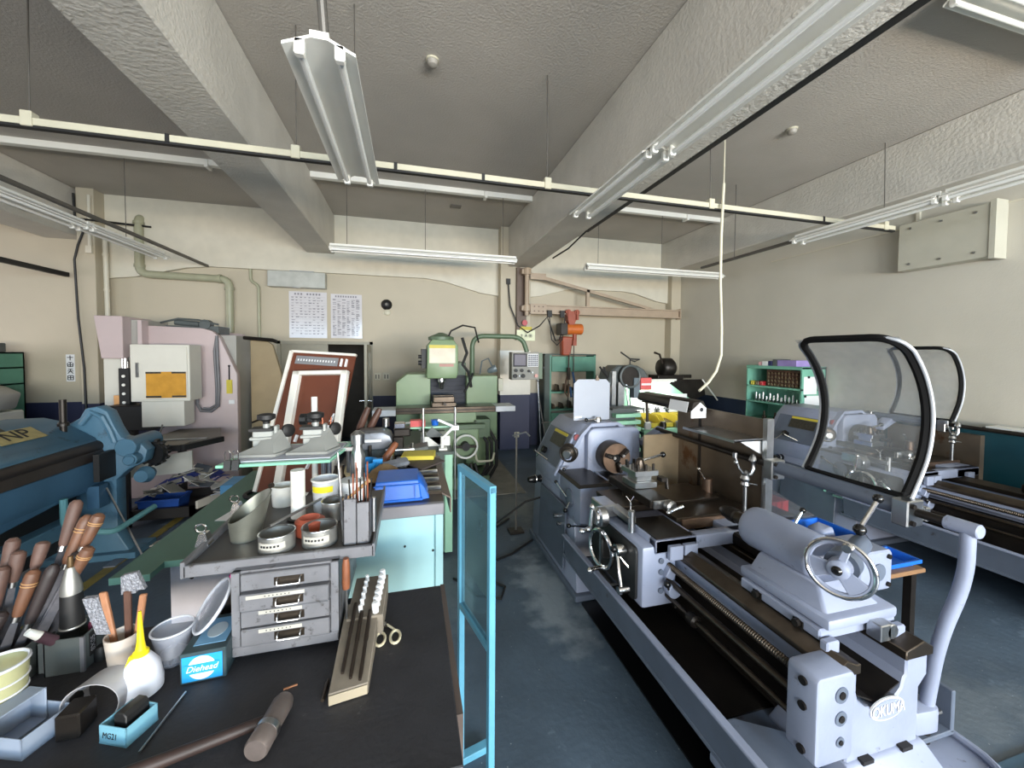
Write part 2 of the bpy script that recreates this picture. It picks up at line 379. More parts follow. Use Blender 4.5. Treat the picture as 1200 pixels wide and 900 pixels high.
# drop pole of the short light
one('light_drop_pole', MB().cyl((-.36, 1.95, 3.02), (-.36, 1.5, HC), .02, n=10).box(-.40, -.32, 1.88, 1.98, 3.0, 3.05), M_ROD, 'grey drop pole carrying the short twin-tube light', 'pole')
# conduit channels on the ceiling
for k, (x0, x1) in enumerate(((-4.4, -1.62), (-1.2, 1.70), (3.0, 4.98))):
    one('ceiling_channel', MB().box(x0, x1, 5.38, 5.46, 3.93, HC).box(x1-.7, x1-.66, 5.36, 5.48, 3.9, 3.99), M_WHITE,
        ('white ceiling channel in the left bay beyond the beam', 'white ceiling channel in the middle bay between the beams', 'white ceiling channel in the right bay beyond the beam')[k], 'channel', None, .005)
# main hanging rail across the room
t = Th('suspended_rail', 'cream square rail hung on rods right across the room', 'rail', (.5, 3.03, 3.08))
t('rail', MB().box(-4.4, 5.0, 3.01, 3.05, 3.09, 3.135), M_CREAM, bevel=.004)
t('cable_slot', MB().box(-4.4, 5.0, 3.012, 3.048, 3.075, 3.09), M_BLK)
for x in (-2.2, -.76, 1.08, 2.66, 4.86):
    t('bracket', MB().box(x-.028, x+.028, 3.0, 3.06, 3.08, 3.17), M_CREAM, bevel=.004)
    t('hanger_rod', MB().cyl((x, 3.03, 3.17), (x, 3.05, HC), .0045, n=6), M_ROD)
for x in (-1.5, -.1, .55, 1.6, 4.0): t('joint_band', MB().box(x-.012, x+.012, 3.006, 3.054, 3.085, 3.138), M_BLK)
# black feed track and cable along the beams
one('feed_track', MB().box(2.14, 2.20, .2, 4.6, 3.30, 3.33).tube([(2.17, 4.6, 3.31), (2.14, 5.1, 3.22), (2.1, 5.6, 3.2)], .012, 6).box(2.13, 2.21, 1.6, 1.66, 3.32, 3.42), M_BLK, 'black cable track along the lower edge of the deep beam', 'cable track')
one('feed_track', MB().box(4.16, 4.20, .5, 4.9, 3.02, 3.05).cyl((4.18, 4.3, 3.05), (4.18, 4.3, HC), .006, n=6), M_ROD, 'dark strut rail above the twin-tube light by the wall panel', 'cable track')
one('feed_track', MB().box(-3.02, -2.98, 2.4, 7.0, 3.04, 3.07), M_ROD, 'dark strut rail above the left twin-tube lights', 'cable track')
one('perforated_rail', MB().box(-4.68, -4.63, 2.4, 6.9, 2.78, 2.84), M_BLK, 'black perforated rail running to the left column', 'rail')
one('beam_cable', MB().tube([(-4.44, 2.5, 3.62), (-4.46, 4.2, 3.56), (-4.42, 6.0, 3.42), (-4.4, 6.7, 3.55), (-3.7, 6.98, 3.58)], .016, 6), M_BLK, 'black cable sagging along the left beam', 'cable')
# cable droppers on the left column
one('column_cable', MB().tube([(-4.46, 6.75, 3.9), (-4.44, 6.74, 3.5), (-4.36, 6.74, 3.38), (-4.42, 6.74, 3.2), (-4.47, 6.75, 3.0), (-4.45, 6.75, 2.2), (-4.40, 6.75, 1.5), (-4.40, 6.76, .9), (-4.42, 6.76, .4)], .014, 8), M_BLK, 'black cable running down the left column', 'cable')
one('column_conduit', MB().cyl((-4.30, 6.76, 3.9), (-4.30, 6.76, 3.2), .02, n=10).box(-4.34, -4.27, 6.735, 6.78, 3.1, 3.2), M_TRIM, 'painted conduit and box at the top of the left column', 'conduit')
# fire detectors
for k, (x, y) in enumerate(((.17, 3.12), (3.68, 3.11))):
    q = Th('smoke_detector', ('round smoke detector on the ceiling of the middle bay', 'round smoke detector on the ceiling of the right bay')[k], 'smoke detector', (x, y, HC-.05))
    q('base', MB().rev([(.05, -.015), (.05, 0)], (x, y, HC), 'z', 20), M_CREAM); q('dome', MB().rev([(.012, -.055), (.036, -.045), (.044, -.015)], (x, y, HC), 'z', 20), mat('detector_grey', (150, 146, 138), .5))
# right wall panel
t = Th('wall_panel', 'cream access panel screwed high on the right wall', 'panel', (XR, 2.75, 2.68))
t('cover', MB().box(XR-.16, XR, 2.40, 3.10, 2.68, 3.18), mat('panel_paint', (180, 178, 164), .5, var=.04), bevel=.004)
t('side_flange', MB().box(XR-.17, XR-.001, 2.36, 2.40, 2.66, 3.2), MC['panel_paint'])
for y in (2.5, 2.75, 3.0):
    for z in (2.74, 3.12): t('screw', MB().cyl((XR-.168, y, z), (XR-.158, y, z), .012, n=8), M_STEEL)
one('wall_seam', MB().box(XR-.012, XR, .5, 4.8, 3.17, 3.185).box(XR-.03, XR, 3.0, 3.03, 3.18, 3.36), M_TRIM, 'thin painted conduit above the right wall panel', 'conduit')
# hanging power cord from the beam to the lathe lamp
one('hanging_cord', MB().tube([(2.75, 2.97, 3.3), (2.735, 2.97, 2.8), (2.74, 2.97, 2.4), (2.765, 2.97, 2.0), (2.76, 2.96, 1.75), (2.70, 2.95, 1.60), (2.60, 2.93, 1.50), (2.48, 2.9, 1.43)], .012, 8).cyl((2.75, 2.97, HC), (2.75, 2.97, 3.3), .006, n=6), mat('cord_cream', (205, 200, 178), .5), 'cream power cord hanging from the rail to the lathe lamp', 'cord')

# ================================================================ LATHES
M_LATHE = mat('lathe_paint', (137, 145, 166), .38, var=.08, vs=5, wear=(84, 84, 88), wt=.63, ws=18, bump=.06, bs=40)
M_LATHED = mat('lathe_paint_dark', (88, 97, 112), .42, var=.12, vs=6, wear=(60, 60, 62), wt=.62, ws=10)
M_OIL = mat('oily_steel', (78, 70, 62), .32, .85, var=.25, vs=9)
M_OILD = mat('dark_oily_iron', (44, 40, 37), .38, .6, var=.25, vs=9)
M_BROWN = mat('tarnished_steel', (122, 100, 84), .38, .75, var=.22, vs=14)
M_SPLASH = mat('stained_splash_steel', (112, 100, 86), .38, .55, var=.28, vs=3, wear=(92, 62, 38), wt=.56, ws=3.5)
M_BALL = mat('black_knob', (16, 16, 17), .18, var=.05)
M_PLATE = mat('dark_nameplate', (52, 50, 42), .4, var=.4, vs=40)
M_YEL = mat('yellow_label', (196, 180, 60), .5)
M_GASKET = mat('black_gasket', (13, 13, 14), .8, spec=.2)
M_RED = mat('red_plastic', (168, 40, 48), .4)
M_BLUE = mat('blue_plastic', (26, 98, 196), .38, var=.06)
M_INK = mat('ink', (24, 24, 28), .6)
M_PAPER = mat('paper', (222, 224, 226), .6, var=.03)
def acrylic(name, tint, alpha):
    m = mat(name, tint, .12, var=.05, vs=3, alpha=alpha, spec=.6); return m
M_SHIELD = acrylic('hazy_acrylic', (170, 176, 180), .26)
nt_ = M_SHIELD.node_tree   # scuffed haze: the acrylic is cloudier in patches
_n = nt_.nodes.new('ShaderNodeTexNoise'); _n.inputs['Scale'].default_value = 3.5; _n.inputs['Detail'].default_value = 5
_t = nt_.nodes.new('ShaderNodeTexCoord'); nt_.links.new(_t.outputs['Object'], _n.inputs['Vector'])
_q = nt_.nodes.new('ShaderNodeMapRange'); _q.inputs[1].default_value = .35; _q.inputs[2].default_value = .75; _q.inputs[3].default_value = .14; _q.inputs[4].default_value = .42
nt_.links.new(_n.outputs[0], _q.inputs[0]); nt_.links.new(_q.outputs[0], nt_.nodes['Principled BSDF'].inputs['Alpha'])

def lever(mb_f, t, name, a, b, r=.006, ball=.016, par=None):
    o = t(name, mb_f().cyl(a, b, r, n=8), M_CHROME, par)
    t('ball_knob', mb_f().sph(b, ball, 12), M_BALL, o); return o

def lathe(dx, dy, label, first):
    off = [0.0]
    G = lambda: MB(Matrix.Translation((dx, dy + off[0], 0)))
    P = lambda x, y, z: Vector((x + dx, y + dy, z))
    t = Th('engine_lathe', label, 'lathe', (1.6 + dx, 1.8 + dy, 0), 0)
    # headstock pedestal and housing
    ped = t('headstock_pedestal', G().hexa([(1.14,2.49,0),(2.02,2.49,0),(2.02,3.55,0),(1.14,3.55,0),(1.18,2.66,.66),(1.92,2.66,.66),(1.92,3.5,.66),(1.16,3.5,.66)]), M_LATHE, bevel=.012, seg=2)
    t('plinth', G().box(1.12, 2.04, 2.46, 3.57, 0, .045), M_LATHED, ped, bevel=.006)
    pd = t('pedestal_door', G().hexa([(1.122,2.72,.10),(1.14,2.72,.10),(1.14,3.3,.10),(1.122,3.3,.10),(1.142,2.72,.58),(1.16,2.72,.58),(1.16,3.3,.58),(1.142,3.3,.58)]), M_LATHED, ped, bevel=.004)
    t('door_latch', G().cyl((1.14,2.86,.46),(1.105,2.86,.46),.018,n=12).cyl((1.14,2.8,.42),(1.108,2.8,.42),.014,n=10), M_CHROME, ped)
    hs = t('headstock', G().prism([(1.16,.64),(1.16,.80),(1.31,1.09),(1.40,1.17),(1.66,1.18),(1.80,1.10),(1.90,.98),(1.90,.64)], 'y', 2.90, 3.52), M_LATHE, bevel=.02, seg=2)
    t('spindle_boss', G().prism(rpoly(1.38, 1.86, .72, 1.15, .07), 'y', 2.84, 2.93), M_LATHE, hs, bevel=.02, seg=2)
    t('head_cover', G().prism([(1.20,.90),(1.33,1.10),(1.42,1.185),(1.66,1.19),(1.84,1.08),(1.86,1.05)] + [(1.80,1.08),(1.65,1.165),(1.42,1.16),(1.35,1.08),(1.24,.90)], 'y', 2.86, 2.92), M_LATHE, hs)
    # slanted control face on the aisle side
    fr = Vector((1.16,0,.80)); to = Vector((1.31,0,1.09)); d = (to - fr).normalized(); nn = Vector((-d.z, 0, d.x))
    def slab(y0, y1, s0, s1, h):
        q = [fr + d*s0, fr + d*s1]; a = []
        for hh in (0, h):
            for (s_, y) in ((s0,y0),(s0,y1),(s1,y1),(s1,y0)): v = fr + d*s_ + nn*hh; a.append((v.x, y, v.z))
        return G().add(a, [(0,1,2,3),(7,6,5,4),(0,3,7,4),(1,5,6,2),(0,4,5,1),(3,2,6,7)])
    cp = t('control_panel', slab(2.95, 3.46, .01, .31, .012), M_LATHED, hs, bevel=.004)
    t('speed_plate', slab(3.02, 3.3, .17, .27, .017), M_PLATE, hs)
    t('warning_label', slab(3.02, 3.3, .275, .30, .017), M_YEL, hs)
    t('panel_trim', slab(2.91, 2.945, -.05, .34, .02), M_LATHE, hs, bevel=.006)
    v = fr + d*.08 + nn*.02
    t('selector_knob', G().cyl((v.x, 3.28, v.z), (v.x + nn.x*.035, 3.28, v.z + nn.z*.035), .03, n=14), M_BALL, hs)
    t('selector_lever', G().cyl((v.x + nn.x*.03, 3.28, v.z + nn.z*.03), (v.x - .06, 3.36, v.z - .07), .006, n=8), M_CHROME, hs)
    t('red_cap', G().cyl((1.31,2.905,1.07),(1.31,2.888,1.07),.027,n=18), mat('dull_red', (120, 44, 48), .45), hs)
    dl = t('speed_dial', G().rev([(.075,0),(.075,.02),(.065,.03),(.065,.04)], (1.25,2.91,.95), d=(-.6,-.8,0), n=28), M_OIL, hs)
    t('dial_hub', G().rev([(.036,.035),(.036,.08),(.028,.09)], (1.25,2.91,.95), d=(-.6,-.8,0), n=20), M_STEEL, hs)
    t('dial_ring', G().torus((1.228,2.88,.95), (-.6,-.8,0), .066, .009, 28, 8), M_OILD, hs)
    lever(G, t, 'feed_lever', (1.24,2.9,.84), (1.16,2.80,.845), .006, .014, hs)
    # lower gear levers on the aisle side
    gb = t('feed_gearbox', G().box(1.17, 1.40, 2.52, 2.92, .50, .80), M_LATHE, bevel=.012, seg=2)
    t('gearbox_lip', G().hexa([(1.15,2.50,.795),(1.42,2.50,.795),(1.42,2.92,.795),(1.15,2.92,.795),(1.17,2.52,.815),(1.40,2.52,.815),(1.40,2.92,.815),(1.17,2.92,.815)]), M_OILD, gb)
    t('gear_quadrant', G().rev([(.07,0),(.07,.012),(.05,.02)], (1.17,2.70,.66), d=(-1,0,0), n=22), M_LATHED, gb)
    lever(G, t, 'gear_lever', (1.15,2.72,.66), (1.11,2.84,.74), .006, .014, gb); lever(G, t, 'gear_lever', (1.15,2.66,.64), (1.10,2.62,.60), .006, .018, gb)
    t('taper_knob', G().rev([(.034,0),(.028,.03),(.036,.05),(.026,.11),(.02,.12)], (1.14,3.30,.62), d=(-1,-.1,0), n=18), M_BALL, gb)
    t('knob_ring', G().torus((1.09,3.295,.62), (-1,-.1,0), .033, .006, 20, 6), M_CHROME, gb)
    lever(G, t, 'stop_lever', (1.14,3.12,.84), (1.06,3.22,.90), .007, .014, gb)
    lever(G, t, 'thread_lever', (1.22,2.50,.52), (1.06,2.46,.56), .007, .016, gb)
    # chuck
    ck = t('chuck', G().rev([(.10,-.14),(.122,-.13),(.122,-.01),(.118,0),(.03,0)], (1.57,2.72,.93), d=(0,-1,0), n=40), M_OIL)
    t('chuck_face', G().rev([(.117,0),(.117,.006),(.03,.006),(.03,0)], (1.57,2.722,.93), d=(0,-1,0), n=40), M_BROWN, ck)
    t('chuck_bore', G().cyl((1.57,2.72,.93),(1.57,2.713,.93),.032,n=20), M_DARK, ck)
    for k, a in enumerate((160, 40, 280)):
        ca, sa = math.cos(R(a)), math.sin(R(a)); Mx = Matrix.Translation((1.57+dx, 2.715+dy, .93)) @ Matrix.Rotation(R(-a), 4, 'Y')
        j = t('chuck_jaw', MB(Mx).box(.028, .108, -.03, .0, -.016, .016).box(.06, .108, -.042, -.03, -.012, .012), M_OILD, ck, bevel=.003)
        t('jaw_screw', MB(Mx).cyl((.045,-.046,0),(.045,-.028,0),.011,n=12), M_STEEL, ck)
    # bed
    body = [(1.45,.30),(1.45,.55),(1.40,.58),(1.40,.66),(1.49,.66),(1.49,.60)]
    body += [(1.605 + .115*math.cos(R(a)) * 1.0, .59 + .085*math.sin(R(a))) for a in (180, 205, 235, 270, 305, 335, 360)]
    body += [(1.73,.60),(1.73,.66),(1.84,.66),(1.84,.58),(1.80,.54),(1.80,.30)]
    bd = t('bed', G().prism(body, 'y', .955, 2.90), M_LATHE, bevel=.006)
    t('bed_way', G().prism([(1.385,.655),(1.385,.68),(1.435,.712),(1.48,.69),(1.50,.69),(1.50,.655)], 'y', .95, 2.86), M_OIL, bd, bevel=.003)
    t('bed_way', G().prism([(1.72,.655),(1.72,.69),(1.77,.70),(1.81,.712),(1.86,.685),(1.86,.655)], 'y', .95, 2.86), M_OIL, bd, bevel=.003)
    t('bed_trough', G().prism([(1.50,.565),(1.60,.515),(1.715,.565),(1.715,.57),(1.60,.522),(1.50,.57)], 'y', .965, 2.7), M_OILD, bd)
    t('gap_block', G().box(1.44, 1.80, 2.62, 2.86, .66, .80), M_STEEL, bd, bevel=.006)
    t('bed_foot', G().hexa([(1.42,.88,.225),(1.88,.88,.225),(1.88,1.25,.225),(1.42,1.25,.225),(1.44,.945,.345),(1.82,.945,.345),(1.82,1.2,.345),(1.44,1.2,.345)]), M_LATHE, bd, bevel=.012, seg=2)
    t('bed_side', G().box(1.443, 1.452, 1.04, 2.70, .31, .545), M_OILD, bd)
    if first:
        ov = [(1.635 + .082*math.cos(R(a)), .50 + .040*math.sin(R(a))) for a in range(0, 360, 12)]
        ov2 = [(1.635 + .075*math.cos(R(a)), .50 + .035*math.sin(R(a))) for a in range(0, 360, 12)]
        t('maker_badge', G().prism(ov, 'y', .950, .956), M_PAPER, bd); t('badge_field', G().prism(ov2, 'y', .948, .951), M_LATHE, bd)
        t.text('badge_lettering', 'OKUMA', .056, P(1.635, .9462, .50), FRONT, M_PAPER, bd, .0012, .78)
        for x in (1.53, 1.72): t('foot_notch', G().box(x-.025, x+.025, .935, .958, .338, .352), M_OILD, bd)
    eb = t('end_bracket', G().prism(rpoly(1.27, 1.435, .40, .70, .02), 'y', .925, 1.03), M_LATHE, bevel=.008, seg=2)
    for z, r in ((.63,.022), (.55,.020), (.47,.014)):
        t('bracket_ring', G().rev([(r*1.25,0),(r*1.25,.003)], (1.375,.925,z), d=(0,-1,0), n=18), M_LATHED, eb)
        t('shaft_end', G().rev([(r*.6,.002),(r*.6,.006)], (1.375,.925,z), d=(0,-1,0), n=14), M_OILD, eb)
    for z in (.665, .58, .43): t('side_plug', G().cyl((1.27,.97,z),(1.262,.97,z),.014,n=12), M_OILD, eb)
    # shafts along the front
    prof = []
    for i in range(150):
        prof += [(.0135, i*.010), (.0165, i*.010+.003), (.0165, i*.010+.006), (.0135, i*.010+.009)]
    t('lead_screw', G().rev(prof, (1.33,1.02,.63), d=(0,1,0), n=8), M_OIL)
    t('feed_rod', G().cyl((1.325,1.02,.55),(1.325,2.6,.55),.015,n=12), M_OIL)
    t('switch_rod', G().cyl((1.32,1.02,.47),(1.32,2.6,.47),.012,n=12), M_OIL)
    t('rod_collar', G().rev([(.02,0),(.03,.01),(.03,.05),(.02,.06)], (1.32,1.52,.47), d=(0,1,0), n=16), M_OILD)
    # chip pan and tail pedestal
    pan = t('chip_pan', G().box(1.10, 2.10, 1.0, 2.66, .24, .26).prism([(1.085,.42),(1.105,.42),(1.125,.25),(1.125,.24),(1.105,.24)], 'y', .86, 2.62).box(2.08, 2.10, 1.0, 2.66, .25, .42), M_LATHED, bevel=.003)
    t('pan_lip', G().box(1.075, 1.11, .86, 2.62, .415, .428), M_LATHE, pan, bevel=.003)
    t('pan_floor', G().box(1.115, 2.08, 1.26, 2.64, .26, .268), M_OILD, pan)
    lip = [(1.11,.80),(1.95,.80)] + [(1.95+.16*math.sin(R(a)), .96-.16*math.cos(R(a))) for a in (15,30,45,60,75,90)] + [(2.11,1.2),(1.11,1.2)]
    t('end_tray', G().prism(lip, 'z', .19, .225), M_LATHE, pan, bevel=.008, seg=2)
    t('tray_rim', G().tube([(x, y, .235) for x, y in lip[1:9]] , .014, 8), M_LATHE, pan)
    tp = t('tail_pedestal', G().hexa([(1.13,.84,0),(2.0,.84,0),(2.0,1.17,0),(1.13,1.17,0),(1.10,.82,.40),(1.16,.82,.40),(1.16,1.15,.40),(1.10,1.15,.40)]).hexa([(1.13,.84,0),(2.0,.84,0),(2.0,1.17,0),(1.13,1.17,0),(1.11,.84,.22),(2.04,.84,.22),(2.04,1.17,.22),(1.11,1.17,.22)]), M_LATHED, bevel=.01)
    t('pedestal_recess', G().prism(rpoly(.90, 1.12, .05, .33, .03), 'x', 1.105, 1.112), M_LATHE, tp)
    # carriage
    if not first: off[0] = .42
    sd = t('saddle', G().box(1.24, 2.02, 1.74, 1.80, .70, .775).box(1.24, 1.50, 1.74, 2.34, .70, .775).box(1.24, 2.02, 2.0, 2.34, .70, .775).box(1.73, 2.02, 1.74, 2.34, .70, .775), M_LATHE, bevel=.008, seg=2)
    t('wing_plate', G().box(1.25, 1.47, 1.75, 2.0, .775, .782), M_OILD, sd)
    t('saddle_bridge', G().box(1.49, 2.04, 1.90, 2.36, .776, .80), M_OIL, sd, bevel=.004)
    t('bridge_front', G().box(1.52, 2.06, 1.885, 1.90, .735, .795), M_BROWN, sd, bevel=.003)
    for x, y in ((1.35,1.71), (1.86,1.71), (1.44,1.71)): t('way_wiper', G().box(x-.04, x+.04, y, y+.03, .67, .745), M_LATHE, sd, bevel=.004)
    ap = t('apron', G().box(1.17, 1.38, 1.75, 2.32, .41, .74), M_LATHE, bevel=.02, seg=2)
    t('apron_front', G().prism(rpoly(1.79, 2.30, .43, .72, .03), 'x', 1.155, 1.175), M_BLK, ap)
    t('apron_shelf', G().box(1.10, 1.18, 2.0, 2.3, .395, .41), M_STEEL, ap)
    for z, y in ((.60,1.745), (.50,1.745), (.66,1.745)): t('plug', G().cyl((1.28,y+.01,z),(1.28,y-.004,z),.015,n=14), M_LATHED, ap)
    t('valve_block', G().obox((1.325,1.735,.60),(.05,.04,.06),(0,30,0)).cyl((1.33,1.74,.52),(1.33,1.69,.52),.04,n=20), M_LATHE, ap, bevel=.004)
    lever(G, t, 'ball_lever', (1.34,1.70,.43), (1.285,1.70,.56), .008, .018, ap)
    lever(G, t, 'apron_lever', (1.16,1.86,.58), (1.10,1.92,.66), .007, .02, ap)
    t('apron_crank', G().cyl((1.15,1.90,.66),(1.10,1.90,.66),.035,n=18).tube([(1.11,1.90,.66),(1.09,1.84,.58),(1.08,1.80,.51)], .009, 8).cyl((1.06,1.80,.50),(1.12,1.80,.50),.02,n=12), M_CHROME, ap)
    hw = t('apron_handwheel', G().torus((1.09,2.05,.60),(1,.15,0),.105,.013,32,8), M_CHROME, ap)
    t('handwheel_hub', G().rev([(.05,0),(.06,.02),(.06,.05),(.045,.06)], (1.16,2.06,.60), d=(-1,-.1,0), n=22), M_OILD, ap)
    t('handwheel_spoke', G().box(1.085,1.10,2.04,2.065,.50,.70), M_CHROME, ap)
    t('crank_handle', G().rev([(.008,0),(.016,.02),(.012,.05),(.018,.08),(.006,.095)], (1.08,2.03,.50), d=(-1,-.2,0), n=12), M_CHROME, ap)
    # cross slide, compound rest, tool post
    cs = t('cross_slide', G().prism([(2.10,.775),(2.08,.82),(2.38,.82),(2.36,.775)], 'x', 1.22, 1.95), M_OIL, bevel=.003)
    t('slide_nose', G().box(1.12, 1.22, 2.09, 2.25, .76, .835), M_STEEL, cs, bevel=.006)
    t('cross_dial', G().rev([(.05,0),(.058,.01),(.058,.05),(.04,.06),(.04,.075)], (1.12,2.06,.79), d=(-1,-.05,0), n=26), M_STEEL, cs)
    t('cross_crank', G().tube([(1.035,2.06,.84),(1.03,2.06,.79),(1.03,2.07,.72)], .012, 8).sph((1.035,2.06,.85),.018,10).rev([(.008,0),(.015,.02),(.011,.04),(.016,.065),(.005,.08)], (1.03,2.07,.715), d=(-1,-.2,0), n=10), M_CHROME, cs)
    t('clamp_bar', G().box(1.19, 1.24, 1.92, 2.12, .79, .83), M_STEEL, cs, bevel=.005); t('bar_post', G().cyl((1.215,1.93,.74),(1.215,1.93,.86),.02,n=12), M_STEEL, cs)
    cr = t('compound_rest', G().box(1.37, 1.50, 1.98, 2.48, .835, .885), M_OILD, bevel=.004)
    t('rest_base', G().cyl((1.44,2.24,.815),(1.44,2.24,.837),.09,n=28), M_OIL, cr)
    t('rest_end_plate', G().box(1.385, 1.485, 1.965, 1.98, .835, .885), M_STEEL, cr, bevel=.003)
    t('rest_dial', G().rev([(.024,0),(.036,.012),(.036,.045),(.024,.055)], (1.47,1.965,.86), d=(.1,-1,0), n=22), M_STEEL, cr)
    t('rest_handle', G().tube([(1.44,1.90,.842),(1.475,1.895,.858),(1.52,1.885,.875)], [.012,.008,.010], 8).sph((1.435,1.90,.84),.013,8), M_CHROME, cr)
    tpst = t('tool_post', G().box(1.39, 1.55, 2.17, 2.33, .885, .925).box(1.415, 1.525, 2.195, 2.305, .925, .965).box(1.385, 1.555, 2.165, 2.335, .965, 1.0), M_STEEL, bevel=.003)
    for k in range(3):
        for (x, y) in ((1.40+.055*k, 2.18), (1.40+.055*k, 2.32)): t('clamp_bolt', G().cyl((x+.015,y,.99),(x+.015,y,1.04),.009,n=6), M_OILD, tpst)
    for y in (2.22, 2.28): t('clamp_bolt', G().cyl((1.40,y,.99),(1.40,y,1.04),.009,n=6), M_OILD, tpst)
    t('post_nut', G().rev([(.03,0),(.03,.03),(.024,.045),(.024,.055),(.012,.065)], (1.47,2.25,1.0), n=18), M_OIL, tpst)
    lever(G, t, 'post_lever', (1.47,2.25,1.045), (1.66,2.27,1.07), .009, .02, tpst)
    t('tool_bit', G().box(1.56, 1.60, 2.14, 2.19, .93, .955).tube([(1.57,2.20,.945),(1.61,2.16,.94),(1.61,2.15,.88)], .012, 8), M_OILD, tpst)
    t('butterfly_valve', G().cyl((1.27,2.03,.80),(1.27,2.03,.87),.006,n=8).tube([(1.25,2.05,.90),(1.27,2.03,.87),(1.285,2.02,.905)], .004, 6), M_CHROME, cs)
    t('coolant_cup', G().cyl((1.98,2.22,.80),(1.98,2.22,.90),.035,n=18), M_BROWN, sd); t('cup_lever', G().cyl((1.965,2.22,.89),(1.92,2.23,.96),.006,n=8).sph((1.918,2.23,.965),.012,8), M_CHROME, sd)
    # coolant tap on a stem
    ct = t('coolant_stem', G().cyl((1.97,1.90,.78),(1.97,1.90,.95),.013,n=12).rev([(.013,.0),(.025,.012),(.02,.03),(.028,.05),(.02,.07),(.024,.085),(.01,.10)], (1.97,1.90,.95), n=14), M_STEEL)
    t('tap_arm', G().tube([(1.97,1.90,1.02),(2.0,1.89,1.03),(2.02,1.89,1.06),(2.015,1.89,1.10)], .014, 8).rev([(.012,0),(.025,.02),(.018,.045),(.004,.06)], (2.015,1.89,1.09), n=12), M_STEEL, ct)
    t('tap_link', G().tube([(1.955,1.90,1.03),(1.92,1.90,1.07),(1.90,1.91,1.14)], .007, 6).sph((1.905,1.905,1.10),.014,8).cyl((1.90,1.91,1.13),(1.90,1.91,1.16),.014,n=10).cyl((1.97,1.90,.975),(2.03,1.87,.965),.004,n=6), M_STEEL, ct)
    # tailstock
    off[0] = 0.0
    ts = t('tailstock', G().hexa([(1.455,1.03,.775),(1.77,1.03,.775),(1.77,1.39,.775),(1.455,1.39,.775),(1.52,1.12,.87),(1.68,1.12,.87),(1.68,1.38,.87),(1.52,1.38,.87)]).rev([(.075,0),(.092,.012),(.094,.30),(.088,.335),(.06,.345)], (1.60,1.16,.93), d=(0,1,0), n=32), M_LATHE, bevel=.012, seg=2)
    t('base_flange', G().prism([(1.445,1.02),(1.79,1.02),(1.80,1.10),(1.79,1.40),(1.445,1.41)], 'z', .758, .80), M_LATHE, ts, bevel=.012, seg=2)
    t('tailstock_base', G().box(1.43, 1.81, 1.04, 1.39, .715, .757), M_LATHE, ts, bevel=.006)
    t('base_shoe', G().box(1.73, 1.82, 1.38, 1.80, .70, .765), M_OILD, ts, bevel=.01)
    t('shoe_end', G().box(1.735, 1.815, 1.37, 1.385, .70, .76), M_LATHE, ts, bevel=.004)
    for x in (1.45, 1.78): t('way_wiper', G().box(x-.03, x+.03, 1.005, 1.035, .69, .735), M_LATHE, ts, bevel=.005)
    for y in (1.12, 1.30): t('clamp_stud', G().box(1.425, 1.44, y-.02, y+.02, .715, .745).cyl((1.44,y,.735),(1.41,y,.735),.014,n=10), M_OILD, ts)
    t('quill', G().cyl((1.60,1.48,.93),(1.60,1.60,.93),.03,n=20), M_OIL, ts)
    t('drill_chuck', G().rev([(.028,0),(.036,.01),(.036,.05),(.03,.055),(.03,.08),(.014,.11)], (1.60,1.58,.93), d=(0,1,0), n=22), M_OILD, ts)
    nw = Vector((-2.3,-1,.1)).normalized(); wc = Vector((1.475,1.015,.994)); u1 = nw.cross(Vector((0,0,1))).normalized(); u2 = u1.cross(nw)
    wh = t('tailstock_handwheel', G().torus(tuple(wc), tuple(nw), .098, .0078, 44, 10), M_CHROME, ts)
    def wp(ang, r, o, w_):
        e = math.cos(R(ang)) * u1 + math.sin(R(ang)) * u2; f = -math.sin(R(ang)) * u1 + math.cos(R(ang)) * u2
        return wc + e*r + f*w_ + nw*o
    for a, wa, wb in ((105, .013, .011), (225, .022, .042), (345, .022, .042)):
        t('wheel_spoke', G().hexa([wp(a,.02,.012,-wa), wp(a,.02,.012,wa), wp(a,.095,.002,wb), wp(a,.095,.002,-wb), wp(a,.02,.0,-wa), wp(a,.02,.0,wa), wp(a,.095,-.008,wb), wp(a,.095,-.008,-wb)]), M_LATHE, ts, bevel=.003)
    t('wheel_rim', G().torus(tuple(wc - nw*.002), tuple(nw), .089, .0075, 40, 8), M_LATHE, ts)
    t('wheel_hub', G().rev([(.036,-.03),(.036,.0),(.032,.022),(.02,.03)], tuple(wc), d=tuple(nw), n=24), M_LATHE, ts); t('hub_nut', G().rev([(.016,.028),(.016,.034),(.008,.042)], tuple(wc), d=tuple(nw), n=16), M_BALL, ts)
    t('shaft_boss', G().rev([(.035,-.34),(.035,-.10),(.052,-.09),(.052,-.025)], tuple(wc), d=tuple(nw), n=24), M_LATHED, ts)
    t('wheel_crank', G().rev([(.011,0),(.017,.012),(.014,.026)], tuple(wp(105,.088,.004,0)), d=tuple(nw), n=14), M_CHROME, ts)
    gbx = t('clamp_box', G().prism(rpoly(1.74, 1.92, .79, .955, .02), 'y', 1.12, 1.27), M_LATHE, ts, bevel=.006)
    t('cover_disc', G().cyl((1.84,1.12,.87),(1.84,1.115,.87),.036,n=22), M_LATHED, ts)
    for x in (1.772,1.895):
        for z in (.815,.93): t('socket_bolt', G().cyl((x,1.122,z),(x,1.112,z),.010,n=10), M_OILD, ts)
    lv = t('clamp_lever', G().tube([(1.93,1.18,.89),(1.86,1.17,.97),(1.775,1.15,1.045),(1.87,1.15,1.155)], .009, 8), M_CHROME, ts)
    t('ball_knob', G().sph((1.775,1.15,1.04),.023,14).sph((1.872,1.15,1.16),.019,14), M_BALL, ts)
    lever(G, t, 'quill_lever', (1.68,1.36,.96), (1.74,1.36,1.04), .006, .013, ts)
